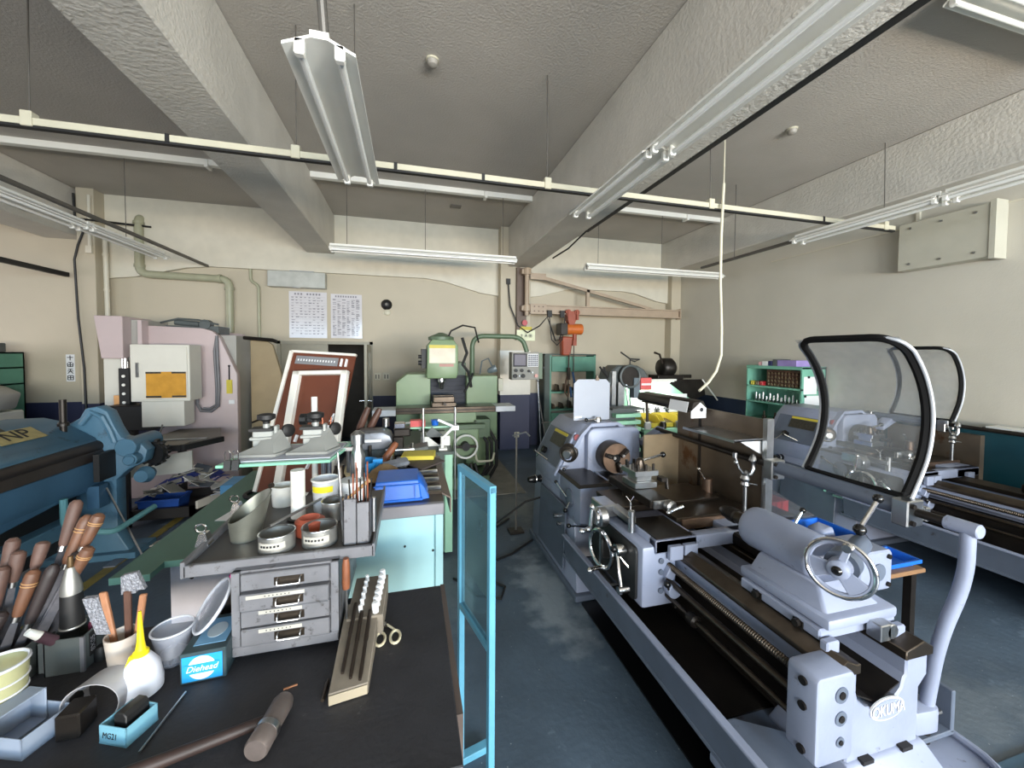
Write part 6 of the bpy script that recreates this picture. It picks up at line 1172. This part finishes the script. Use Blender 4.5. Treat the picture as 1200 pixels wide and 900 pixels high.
# glass plate table on a pole with two clamps
M_GGL = mat('glass_edge_green', (140, 206, 176), .15, var=.03, alpha=.8); M_SLATE = mat('plate_paper', (172, 176, 188), .5)
t = Th('glass_table', 'green edged glass plate on a white pole above the tray', 'plate stand', (-.43,1.68,ZT))
t('pole', MB().cyl((-.43,1.68,ZT),(-.43,1.68,1.285),.026,n=20), M_WHITE); t('pole_foot', MB().cyl((-.43,1.68,ZT),(-.43,1.68,ZT+.008),.04,n=20), M_OILD); t('glass_plate', MB().prism([(-.745,1.76),(-.325,1.75),(-.27,2.10),(-.70,2.10)], 'z', 1.287, 1.299), M_GGL, bevel=.002)
t('sheet_on_glass', MB().prism([(-.70,1.79),(-.33,1.78),(-.30,2.05),(-.66,2.07)], 'z', 1.30, 1.304), M_SLATE)
for k, (x, y) in enumerate(((-.62,1.94),(-.42,1.94))):
    t = Th('bar_clamp', ('left','right')[k] + ' of two pale clamps with a black star knob on the glass plate', 'clamp', (x,y,1.305), 0, 'clamps on the glass plate')
    t('clamp_foot', MB().prism([(x-.10,y-.10),(x+.07,y-.12),(x+.11,y-.02),(x+.09,y+.04),(x-.02,y+.05)], 'z', 1.305, 1.318), mat('clamp_grey', (128, 130, 127), .5), bevel=.003); t('sloped_plate', MB().hexa([(x-.09,y-.09,1.318),(x+.06,y-.11,1.318),(x+.10,y,1.318),(x-.01,y+.03,1.318),(x-.02,y-.05,1.345),(x+.04,y-.05,1.345),(x+.06,y,1.40),(x+.0,y+.01,1.40)]), MC['clamp_grey'])
    t('clamp_block', MB().box(x-.05,x+.03,y-.02,y+.04,1.33,1.40).box(x-.06,x+.03,y-.03,y+.0,1.36,1.375).box(x+.03,x+.045,y-.01,y+.03,1.33,1.42), mat('clamp_light', (150, 153, 150), .4, .2), bevel=.004); t('pressure_pad', MB().box(x-.06,x+.03,y-.03,y+.04,1.40,1.412), M_BLK)
    t('star_knob', MB().rev([(.012,0),(.014,.02),(.036,.032),(.036,.05),(.02,.055)], (x,y,1.42), n=16), M_BLK); t('knob_stem', MB().cyl((x,y,1.40),(x,y,1.43),.014,n=12), mat('clamp_light', (150, 153, 150), .4, .2)); t('side_knob', MB().rev([(.012,0),(.03,.01),(.03,.025),(.015,.032)], (x+.06,y+.06,1.385), d=(.7,-.6,.1), n=16), M_BLK)
for k, x in enumerate((-.70,-.672)):
    t = Th('bulldog_clip', ('left','right')[k] + ' black binder clip at the left corner of the glass plate', 'clip', (x,1.765,1.285)); t('body', MB().hexa([(x-.012,1.745,1.28),(x+.012,1.745,1.28),(x+.012,1.78,1.28),(x-.012,1.78,1.28),(x-.012,1.755,1.318),(x+.012,1.755,1.318),(x+.012,1.765,1.318),(x-.012,1.765,1.318)]), M_BLK); t('wire_loop', MB().tube([(x-.008,1.76,1.318),(x-.010,1.758,1.345),(x-.006,1.757,1.356),(x+.006,1.757,1.356),(x+.010,1.758,1.345),(x+.008,1.76,1.318)], .002, 6), M_CHROME)

# ---------------------------------------------------------------- files in steel holders
M_H = [mat('file_handle_grey_brown', (84, 62, 54), .6, var=.2, vs=25), mat('file_handle_orange', (98, 66, 48), .5, var=.2, vs=25), mat('file_handle_dark', (42, 34, 34), .55, var=.2, vs=25)]
M_FILE = mat('file_steel', (92, 92, 98), .45, .7, var=.15, vs=60)
FL = [  # top of handle, lower end of handle, colour, what sets it apart
 ((-1.045,1.56,1.265),(-1.065,1.53,1.13),0,'grey-brown handled file standing tallest in the back row'),
 ((-1.005,1.54,1.22),(-1.045,1.51,1.08),1,'orange handled file with two grooves, beside the tallest file'),
 ((-.968,1.53,1.225),(-1.00,1.51,1.13),1,'tan handled file leaning right at the right end of the back row'),
 ((-.965,1.48,1.14),(-1.005,1.47,1.05),1,'slim pale handled file just below the right-end tan one'),
 ((-1.105,1.52,1.155),(-1.115,1.50,1.08),0,'short brown handled file at the middle of the back row'),
 ((-1.085,1.46,1.095),(-1.115,1.44,.97),1,'orange-brown handled file in the front row over the left steel block'),
 ((-1.165,1.47,1.11),(-1.175,1.45,.99),0,'pinkish grey handled file at the front left'),
 ((-1.045,1.47,1.10),(-1.095,1.45,.94),2,'long dark handled file leaning before the orange ones'),
 ((-1.005,1.50,1.12),(-1.03,1.49,1.02),2,'short dark handled file behind the oil can'),
 ((-1.185,1.53,1.17),(-1.195,1.51,1.05),0,'brown handled file near the left edge, back row'),
 ((-1.15,1.50,1.14),(-1.16,1.49,1.05),0,'dull brown handled file second from the left edge'),
 ((-1.13,1.42,1.0),(-1.165,1.40,.90),2,'dark handled file lowest at the front left'),
]
for a, b, c_, lb in FL:
    a, b = Vector(a), Vector(b); d_ = (a - b); L_ = d_.length; dn = d_.normalized(); end = b - dn * ((b.z - .83) / dn.z)
    t = Th('hand_file', lb, 'file', tuple(end), 0, 'files with wooden handles')
    t('handle', MB().rev([(.010,0),(.013,.01),(.0155,L_*.35),(.0175,L_*.8),(.016,L_*.93),(.008,L_)], tuple(b), d=d_, n=14), M_H[c_])
    if c_ == 1: t('handle_groove', MB().torus(tuple(b + dn*L_*.72), dn, .0172, .0016, 18, 5).torus(tuple(b + dn*L_*.66), dn, .0168, .0016, 18, 5), MC['light_wood'])
    t('ferrule', MB().cyl(tuple(b - dn*.014), tuple(b + dn*.003), .0105, n=12), M_STEEL)
    Tm = Matrix.Translation(end) @ dn.to_track_quat('Z', 'X').to_matrix().to_4x4(); bl = (b - end).length - .014
    t('blade', MB(Tm).hexa([(-.014,-.003,0),(.014,-.003,0),(.014,.003,0),(-.014,.003,0),(-.007,-.003,bl),(.007,-.003,bl),(.007,.003,bl),(-.007,.003,bl)]), M_FILE)
def holder(label, x0, x1, y0, y1, z, letters=False):
    t = Th('file_holder', label, 'holder', ((x0+x1)/2,(y0+y1)/2,.80)); w_ = .006
    for (a,b,c_,d_) in ((x0,x1,y0,y0+w_),(x0,x1,y1-w_,y1),(x0,x0+w_,y0,y1),(x1-w_,x1,y0,y1)): t('side', MB().box(a,b,c_,d_,.80,z), M_GREY, bevel=.0015)
    t('bright_edge', MB().box(x1-.009,x1+.001,y0-.001,y0+.006,.80,z), M_STRIP)
    if letters: t('embossed_frame', MB().box(x1-.001,x1+.0015,y0+.02,y0+.045,.83,.90), M_BLK); t.text('embossed_letters', '8X05', .022, (x1+.0022,y0+.0325,.865), face_rot((0,0,1),(0,-1,0)), M_STRIP, None, .0006)
    return t
holder('grey steel file holder, left one of the row with a bright edge', -1.20, -1.065, 1.38, 1.50, .90)
holder('grey steel file holder, middle one holding dark handled files', -1.06, -1.035, 1.42, 1.52, .89)
holder('grey steel holder with embossed letters under the oil can', -1.03, -.935, 1.40, 1.52, .905, True)
t = Th('oil_can', 'black oil can with a silver cone top behind the steel holder', 'oil can', (-1.0,1.50,.906)); cx, cy = -1.0, 1.46
t('body', MB().rev([(.026,0),(.027,.01),(.025,.10),(.0235,.11)], (cx,cy,.906), n=22), M_BLK); t('cone', MB().rev([(.025,0),(.024,.02),(.012,.075),(.010,.08)], (cx,cy,1.012), n=22), M_ALUM); t('brass_spout', MB().rev([(.007,0),(.008,.01),(.006,.035)], (cx,cy,1.09), n=12), mat('old_brass', (112, 92, 66), .4, .7)); t('base_rim', MB().torus((cx,cy,.912),(0,0,1),.027,.003,22,6), M_ALUM)
t = Th('tube_bottle', 'small white capped tube lying on the steel holder', 'tube', (-1.03,1.41,.90)); t('cap', MB().cyl((-1.025,1.385,.935),(-1.04,1.37,.96),.012,.009,n=12), M_WHITE); t('body', MB().cyl((-1.01,1.41,.90),(-1.025,1.385,.935),.014,n=12), mat('plum_plastic', (72, 52, 60), .4))
t = Th('glue_bottle', 'small magenta glue bottle with a white nozzle beside the file holders', 'bottle', (-.955,1.47,.80)); t('body', MB().rev([(.016,0),(.018,.005),(.018,.07),(.012,.082)], (-.955,1.47,.80), n=18), mat('magenta_plastic', (120, 30, 96), .35)); t('cap', MB().rev([(.012,0),(.012,.02),(.009,.03)], (-.955,1.47,.882), n=16), mat('plum_cap', (80, 30, 48), .4)); t('nozzle', MB().rev([(.008,0),(.006,.015),(.003,.04)], (-.955,1.47,.911), n=12), M_WHITE); t('label', MB().box(-.974,-.956,1.4505,1.4525,.815,.86), M_LBL)
one('dark_bottle', MB().rev([(.018,0),(.018,.03),(.012,.04)], (-.925,1.45,.80), n=16), M_BLK, 'small black bottle cap lying right of the glue bottle', 'cap')
# brush pot
t = Th('brush_pot', 'rust stained white pot holding wire brushes', 'pot', (-.825,1.375,.80)); t('wall', cupmesh((-.825,1.375,.80), .030,.041,.115), mat('rusty_white', (190, 180, 170), .5, var=.06, wear=(132, 70, 42), wt=.55, ws=14))
M_BRW = mat('brush_wood', (158, 110, 80), .6, var=.15, vs=25); M_BRS = mat('wire_bristles', (150, 152, 160), .5, .5, var=.4, vs=120, bump=.8, bs=200)
for k, (x, y, tx, lb) in enumerate(((-.845,1.385,-.03,'wire brush at the left of the pot with its bristles facing left'),(-.822,1.395,.0,'dark wire brush in the middle of the pot'),(-.802,1.385,.025,'wire brush at the right of the pot with a worn brown back'))):
    t = Th('wire_brush', lb, 'brush', (x,y,.83)); z1 = 1.04 - .01*k
    t('handle', MB().hexa([(x-.008,y-.006,.84),(x+.008,y-.006,.84),(x+.008,y+.006,.84),(x-.008,y+.006,.84),(x+tx-.009,y-.006,z1),(x+tx+.009,y-.006,z1),(x+tx+.009,y+.006,z1),(x+tx-.009,y+.006,z1)]), M_BRW if k != 1 else M_HDARK, bevel=.003)
    if k == 0: t('bristles', MB().hexa([(x-.045,y-.008,.92),(x-.010,y-.008,.915),(x-.010,y+.008,.915),(x-.045,y+.008,.92),(x+tx-.045,y-.008,1.03),(x+tx-.008,y-.008,1.03),(x+tx-.008,y+.008,1.03),(x+tx-.045,y+.008,1.03)]), M_BRS)
    elif k == 1: t('bristles', MB().box(x-.016,x+.02,y,y+.02,1.02,1.075), M_BRS)
    else: t('bristles', MB().hexa([(x+tx-.04,y+.006,1.03),(x+tx,y+.006,1.03),(x+tx,y+.02,1.03),(x+tx-.04,y+.02,1.03),(x+tx-.05,y+.006,1.08),(x+tx-.02,y+.006,1.085),(x+tx-.02,y+.02,1.085),(x+tx-.05,y+.02,1.08)]), M_BRS)
t = Th('oil_bottle', 'white squeeze oil bottle with a long yellow nozzle', 'bottle', (-.725,1.275,.80))
t('body', MB().rev([(.040,0),(.047,.006),(.048,.03),(.040,.075),(.022,.105),(.015,.11)], (-.725,1.275,.80), n=26), mat('milky_white', (214, 218, 230), .4)); t('yellow_cap', MB().rev([(.018,0),(.018,.012),(.012,.018),(.0085,.04),(.0035,.125)], (-.725,1.275,.905), n=18), mat('nozzle_yellow', (236, 216, 30), .4)); t('cap_tab', MB().obox((-.742,1.262,.90),(.012,.008,.03),(0,20,0)), MC['nozzle_yellow'])
M_CLEAR = mat('clear_plastic', (186, 192, 206), .18, var=.05, alpha=.32)
t = Th('measuring_cup', 'clear plastic measuring cup with shavings in it', 'cup', (-.705,1.385,.80)); t('wall', cupmesh((-.705,1.385,.80), .034,.052,.105), M_CLEAR); t('rim', MB().torus((-.705,1.385,.905),(0,0,1),.052,.003,28,6), mat('clear_rim', (214,218,226), .2, alpha=.8)); t('shavings', MB().rev([(.032,0),(.037,.02),(.01,.04)], (-.705,1.385,.806), n=9), M_STEEL)
t = Th('clear_cover', 'large clear plastic lid leaning beside the drawer chest', 'lid', (-.60,1.42,.84)); t('disc', MB().rev([(.075,0),(.078,.008),(.074,.012),(.06,.006),(.0,.004)], (-.60,1.40,.945), d=(-.72,-.35,.62), n=30), M_CLEAR); t('rim', MB().torus((-.605,1.397,.95),(-.72,-.35,.62),.077,.0045,30,6), MC['clear_rim'])
one('white_carton', MB().box(-.605,-.53,1.37,1.44,.895,.925) if False else MB().box(-.60,-.535,1.40,1.47,.80,.86), M_WHITE, 'small white box between the die box and the drawer chest', 'box', bevel=.003)
one('pink_marker', MB().cyl((-.555,1.45,.945),(-.565,1.44,1.02),.010,n=12), mat('pink_plastic', (200, 70, 130), .4), 'pink marker standing behind the clear lid at the chest corner', 'marker')
one('dark_casting', MB().prism([(-.70,.80),(-.55,.80),(-.55,.93),(-.62,.95),(-.68,.90)], 'y', 1.5, 1.56), M_OILD, 'dark iron casting behind the clear lid', 'casting', bevel=.008)
# die head box
t = Th('die_box', 'dark green box with a blue Diehead label on the front table', 'box', (-.57,1.36,.80)); Tq = Matrix.Translation((-.578,1.275,.80)) @ Matrix.Rotation(R(3),4,'Z')
t('carton', MB(Tq).box(-.056,.056,0,.17,0,.088), mat('dark_green_card', (48, 66, 72), .5, var=.15, vs=20, wear=(110,110,100), wt=.66, ws=30), bevel=.002); M_LB = mat('label_blue', (34, 148, 208), .5, var=.02)
t('front_label', MB(Tq).box(-.051,.047,-.0012,0,.006,.079), M_LB); t('top_label', MB(Tq).box(-.035,.045,.03,.15,.088,.0892), mat('label_blue_faded', (104, 150, 184), .5)); t('white_disc', MB(Tq).prism([(-.003+.034*math.cos(R(a)),.043+.034*math.sin(R(a))) for a in range(0,360,12)], 'y', -.0022, -.001), M_PAPER)
t('label_band', MB(Tq).prism(rpoly(-.047,.041,.028,.056,.003), 'y', -.0034, -.002), M_LB); t('top_disc', MB(Tq).prism([(.005+.025*math.cos(R(a)),.09+.035*math.sin(R(a))) for a in range(0,360,15)], 'z', .0888, .0899), mat('label_pale', (170,186,196), .5))
o = Tq @ Vector((-.003,-.0042,.0425)); t.text('label_lettering', 'Diehead', .024, o, (Matrix.Rotation(R(3),3,'Z') @ FRONT), M_PAPER, None, .0005, .95, .35)
# band coil, trays, MG box
t = Th('band_coil', 'curved strip of grey sheet bent into an arch on the front table', 'strip', (-.80,1.24,.80)); mb = MB(); n = 18; vs = []
for rr in (.060,.0575):
    for y in (1.21,1.27):
        for i in range(n+1):
            a = R(205 - 235*i/n); vs.append((-.80+rr*math.cos(a)*1.05 + (y-1.21)*.35, y, .835+rr*math.sin(a)*.95))
m_ = n+1; fs = []
for i in range(n): fs += [(i,i+1,m_+i+1,m_+i),(2*m_+i,3*m_+i,3*m_+i+1,2*m_+i+1),(i,2*m_+i,2*m_+i+1,i+1),(m_+i,m_+i+1,3*m_+i+1,3*m_+i)]
fs += [(0,m_,3*m_,2*m_),(n,2*m_+n,3*m_+n,m_+n)]
t('band', mb.add(vs, fs), mat('dusty_metal', (160, 160, 164), .5, .2, var=.1, wear=(110,100,96), wt=.6)); t('inner_web', MB().box(-.845,-.845+.002,1.215,1.26,.80,.86), M_OILD)
one('dark_slide', MB().box(-.835,-.785,1.155,1.215,.80,.862), M_OILD, 'dark upright steel block in front of the arch strip', 'block', bevel=.004)
def tray(label, c, rz, L_, W_, h, m, cat='tray'):
    T_ = Matrix.Translation(c) @ Matrix.Rotation(R(rz),4,'Z'); t = Th('small_tray', label, cat, c, 0); w_ = .004
    t('floor', MB(T_).box(-L_/2,L_/2,-W_/2,W_/2,0,w_), m)
    for (a,b,cc,d_) in ((-L_/2,L_/2,-W_/2,-W_/2+w_),(-L_/2,L_/2,W_/2-w_,W_/2),(-L_/2,-L_/2+w_,-W_/2,W_/2),(L_/2-w_,L_/2,-W_/2,W_/2)): t('side', MB(T_).box(a,b,cc,d_,0,h), m, bevel=.0012)
    return t, T_
M_TRG = mat('tray_grey_blue', (134, 146, 164), .45)
_, T_ = tray('grey plastic tray at the lower left holding an open grey case', (-.912,1.19,.80), -20, .125, .10, .05, M_TRG)
t = Th('open_case', 'open grey plastic case standing on edge in the grey tray', 'case', (-.925,1.20,.806)); x0, x1 = -.052, -.004
for (a0,a1,b0,b1,c0,c1) in ((x0,x0+.004,-.046,.044,.006,.09),(x0,x1,-.046,-.042,.006,.09),(x0,x1,.040,.044,.006,.09),(x0,x1,-.046,.044,.086,.09),(x0,x1,-.046,.044,.006,.010)): t('side', MB(T_).box(a0,a1,b0,b1,c0,c1), M_TRG, bevel=.001)
tray('corner of a grey-blue tray at the lower left edge', (-.90,1.02,.80), -20, .12, .06, .03, M_TRG)
tq, T_ = tray('pale blue box marked MG21 holding a black block', (-.68,1.148,.80), -23, .078, .074, .046, mat('box_pale_blue', (112, 164, 184), .45), 'box')
tq.text('pen_lettering', 'MG21', .021, T_ @ Vector((-.008,-.0375,.022)), (Matrix.Rotation(R(-23),3,'Z') @ FRONT), M_INK, None, .0004, .8, .2)
one('black_block', MB(T_).prism([(-.016,.005),(.020,.005),(.020,.058),(.012,.066),(-.010,.066),(-.016,.058)], 'y', -.022, .032), M_BLK, 'black block standing in the pale blue box', 'block', bevel=.002)
t = Th('clear_tub', 'yellowish clear plastic tub at the left edge of the front table', 'tub', (-.995,1.235,.80)); t('wall', cupmesh((-.995,1.235,.80), .040,.050,.165), mat('yellowish_plastic', (196, 196, 150), .3, alpha=.45, var=.1)); t('rim', MB().torus((-.995,1.235,.965),(0,0,1),.050,.004,28,6), MC['clear_rim'])
for k in range(3): t('ridge', MB().torus((-.995,1.235,.925-.03*k),(0,0,1),.0485-.002*k,.0025,28,6), MC['clear_rim'])
one('scribe_rod', MB().cyl((-.62,1.075,.804),(-.605,1.24,.804),.003,n=8), M_STEEL, 'thin steel scriber lying right of the pale blue box', 'rod')
one('drill_bit', MB().rev([(.005,0),(.005,.06),(.001,.075)], (-.232,1.115,.806), d=(.02,1,0), n=10), M_OIL, 'single drill bit lying left of the wooden drill stand', 'drill bit')
one('chip', MB().obox((-.33,1.19,.802),(.035,.004,.003),(0,0,15)), M_BRW, 'small sliver of wood lying on the table behind the hammer', 'sliver')
# hammer
t = Th('hammer', 'old copper headed hammer with a long handle on the front table', 'hammer', (-.40,1.05,.80)); hd_ = Vector((.20,1,.02)).normalized(); hc = Vector((-.335,1.055,.828))
t('head', MB().rev([(.025,-.070),(.028,-.064),(.027,-.02),(.025,0),(.026,.02),(.026,.05),(.021,.064),(.012,.07)], tuple(hc), d=hd_, n=22), mat('hammer_steel', (122, 112, 108), .42, .6, var=.25, vs=16)); t('head_collar', MB().rev([(.0285,-.008),(.0285,.006)], tuple(hc - hd_*.02), d=hd_, n=22), M_STEEL)
t('handle', MB().tube([(-.345,1.07,.825),(-.50,1.035,.82),(-.66,.995,.818),(-.85,.94,.818)], [.012,.014,.016,.017], 12), mat('hammer_handle', (46, 33, 30), .55, var=.25, vs=14))
# wooden drill stand with sleeves and drills
M_WD = mat('stand_wood', (118, 110, 98), .65, var=.18, vs=12); 
t = Th('drill_stand', 'stepped wooden stand with white sleeves and long drills on the front table', 'stand', (-.15,1.3,.80))
t('lower_block', MB().hexa([(-.215,1.10,.80),(-.115,1.115,.80),(-.105,1.42,.80),(-.215,1.42,.80),(-.215,1.10,.832),(-.115,1.115,.832),(-.105,1.42,.875),(-.215,1.42,.875)]), M_WD, bevel=.002)
t('upper_board', MB().hexa([(-.205,1.34,.80),(-.09,1.34,.80),(-.085,1.56,.80),(-.20,1.56,.80),(-.205,1.34,.872),(-.09,1.34,.872),(-.085,1.56,.885),(-.20,1.56,.885)]), M_WD, bevel=.002)
t('front_grain', MB().hexa([(-.213,1.096,.803),(-.117,1.111,.803),(-.117,1.113,.803),(-.213,1.098,.803),(-.213,1.096,.829),(-.117,1.111,.829),(-.117,1.113,.829),(-.213,1.098,.829)]), mat('grain_pale', (150, 140, 120), .7))
def surf(x, y): return (.832 + (y-1.10)/.32*.043) if y < 1.34 else (.872 + (y-1.34)/.22*.013)
for k in range(7):
    y = 1.36 + .030*k; one('drill_sleeve', MB().rev([(.011,0),(.011,.035),(.008,.038)], (-.115+.002*k,y,surf(0,y)-.004), d=(-.05,-.1,1), n=14), M_PAPER, ORD[k] + ' white sleeve from the front in the right row of the wooden drill stand', 'sleeve', 'white sleeves, right row')
for k in range(6):
    y = 1.37 + .033*k; one('drill_sleeve', MB().rev([(.007,0),(.007,.026),(.005,.028)], (-.163+.001*k,y,surf(0,y)-.004), d=(-.05,-.1,1), n=12), M_PAPER, ORD[k] + ' slim white sleeve from the front in the left row of the wooden drill stand', 'sleeve', 'white sleeves, left row')
for k, (x, y0, y1) in enumerate(((-.187,1.15,1.40),(-.163,1.13,1.36),(-.137,1.12,1.36))):
    one('long_drill', MB().rev([(.0045,0),(.0055,.02),(.0055,(y1-y0)*.5),(.0065,(y1-y0)*.52),(.0065,(y1-y0))], (x,y0,surf(x,y0)+.006), d=(0.02,1,.17), n=10), M_CHAIN, ('left','middle','right')[k] + ' long dark drill lying down the wooden stand', 'drill', 'long drills on the wooden stand')
t = Th('screwdriver', 'brown handled tool hanging beside the drawer chest', 'tool', (-.205,1.36,.95)); t('handle', MB().rev([(.011,0),(.013,.02),(.012,.08),(.009,.10)], (-.205,1.345,.975), n=12), MC['handle_brown']); t('shank', MB().cyl((-.205,1.345,.975),(-.205,1.35,.87),.004,n=8), M_STEEL)
# scissors
t = Th('scissors', 'scissors with pale grips lying right of the drill stand', 'scissors', (-.08,1.36,.80)); M_GRIP = mat('grip_cream', (192, 184, 158), .45)
for sx, cx in ((1,-.098),(-1,-.05)): 
    t('grip', MB().tube([(cx+.016*math.cos(R(a))*1.0, 1.315+.030*math.sin(R(a))+.0, .806) for a in range(0,360,24)], .0045, 8, closed=True), M_GRIP)
    t('shank', MB().tube([(cx,1.345,.806),(-.085+.006*sx*-1,1.38,.807)], .004, 8), M_GRIP)
t('blades', MB().hexa([(-.095,1.37,.803),(-.078,1.37,.803),(-.108,1.47,.803),(-.112,1.47,.803),(-.095,1.37,.809),(-.078,1.37,.809),(-.108,1.47,.807),(-.112,1.47,.807)]), M_OIL); t('pivot', MB().cyl((-.088,1.383,.805),(-.088,1.383,.813),.006,n=10), M_STEEL)

# ================================================================ BLUE SAFETY SCREEN AND FLOOR ITEMS
M_SKY = mat('screen_frame_blue', (92, 156, 184), .4, var=.06); M_SCR = mat('blue_tinted_acrylic', (84, 122, 136), .12, var=.05, vs=2, alpha=.38)
a_, b_ = Vector((.205,1.60,0)), Vector((.275,1.315,0)); dd = (b_ - a_).normalized(); LN = (b_ - a_).length
Ts = Matrix(((dd.x,-dd.y,0,a_.x),(dd.y,dd.x,0,a_.y),(0,0,1,0),(0,0,0,1)))
t = Th('safety_screen', 'blue framed acrylic safety screen standing at the aisle end of the table', 'screen', tuple((a_+b_)/2))
for x in (0, LN): t('post', MB(Ts).box(x-.012,x+.012,-.012,.012,0,1.285), M_SKY, bevel=.002)
t('top_rail', MB(Ts).box(-.012,LN+.012,-.013,.013,1.262,1.288), M_SKY, bevel=.002); t('bottom_rail', MB(Ts).box(.012,LN-.012,-.012,.012,.685,.71), M_SKY, bevel=.002); t('acrylic_pane', MB(Ts).box(.012,LN-.012,-.003,.003,.71,1.262), M_SCR); t('paper_backing', MB(Ts).box(.05,LN-.04,.003,.006,.86,1.17), mat('pane_film', (120,150,150), .4, alpha=.5))
for x in (0, LN): t('foot', MB(Ts).box(x-.02,x+.02,-.13,.13,0,.03), M_SKY, bevel=.003)
one('floor_cable', MB().tube([(1.1,3.4,.012),(.85,3.2,.012),(.62,3.1,.012),(.55,2.9,.012),(.68,2.75,.012),(.62,2.62,.012),(.45,2.7,.012),(.40,2.85,.012),(.32,2.95,.012)], .01, 6), M_BLK, 'black cable looped on the floor by the aisle', 'cable')
one('floor_cable', MB().tube([(1.16,3.3,.45),(1.0,3.3,.42),(.75,3.4,.2),(.68,3.45,.012),(.70,3.62,.012),(1.0,3.9,.012)], .01, 6), M_BLK, 'black power cable dropping from the nearest lathe knob to the floor', 'cable')
one('floor_plate', MB().box(1.155,1.9,1.30,2.44,0,.012), mat('plate_black', (10,10,11), .35), 'flat black plate on the floor under the nearest lathe', 'plate')  # near-black sheet laid over the floor below the chip pan
t = Th('rubber_mat', 'ribbed blue-grey rubber mat at the lower right corner', 'mat', (2.6,.85,0)); M_RUB = mat('mat_rubber', (58, 82, 98), .5); t('sheet', MB().box(2.22,3.3,.3,1.02,0,.012), M_RUB)
mb = MB()
for j in range(9):
    for i in range(26): mb.box(2.24+.04*i+(.02 if j%2 else 0),2.262+.04*i+(.02 if j%2 else 0),.34+.075*j,.375+.075*j,.012,.018)
t('tread_pattern', mb, M_RUB, kind='stuff')
t = Th('blue_brush', 'bright blue plastic brush lying in the chip pan of the nearest lathe', 'brush', (1.36,1.09,.265)); bd_ = Vector((.07,-.10,0)).normalized(); Tb2 = Matrix.Translation((1.325,1.135,.268)) @ Matrix.Rotation(math.atan2(bd_.y,bd_.x),4,'Z')
t('handle', MB(Tb2).box(.035,.15,-.009,.009,.008,.02), M_BLUE, bevel=.003); t('head', MB(Tb2).box(-.015,.035,-.024,.024,.006,.026), M_BLUE, bevel=.003); t('bristles', MB(Tb2).box(-.045,-.015,-.022,.022,.004,.022), mat('blue_bristle', (40,110,210), .7, var=.3, vs=80))
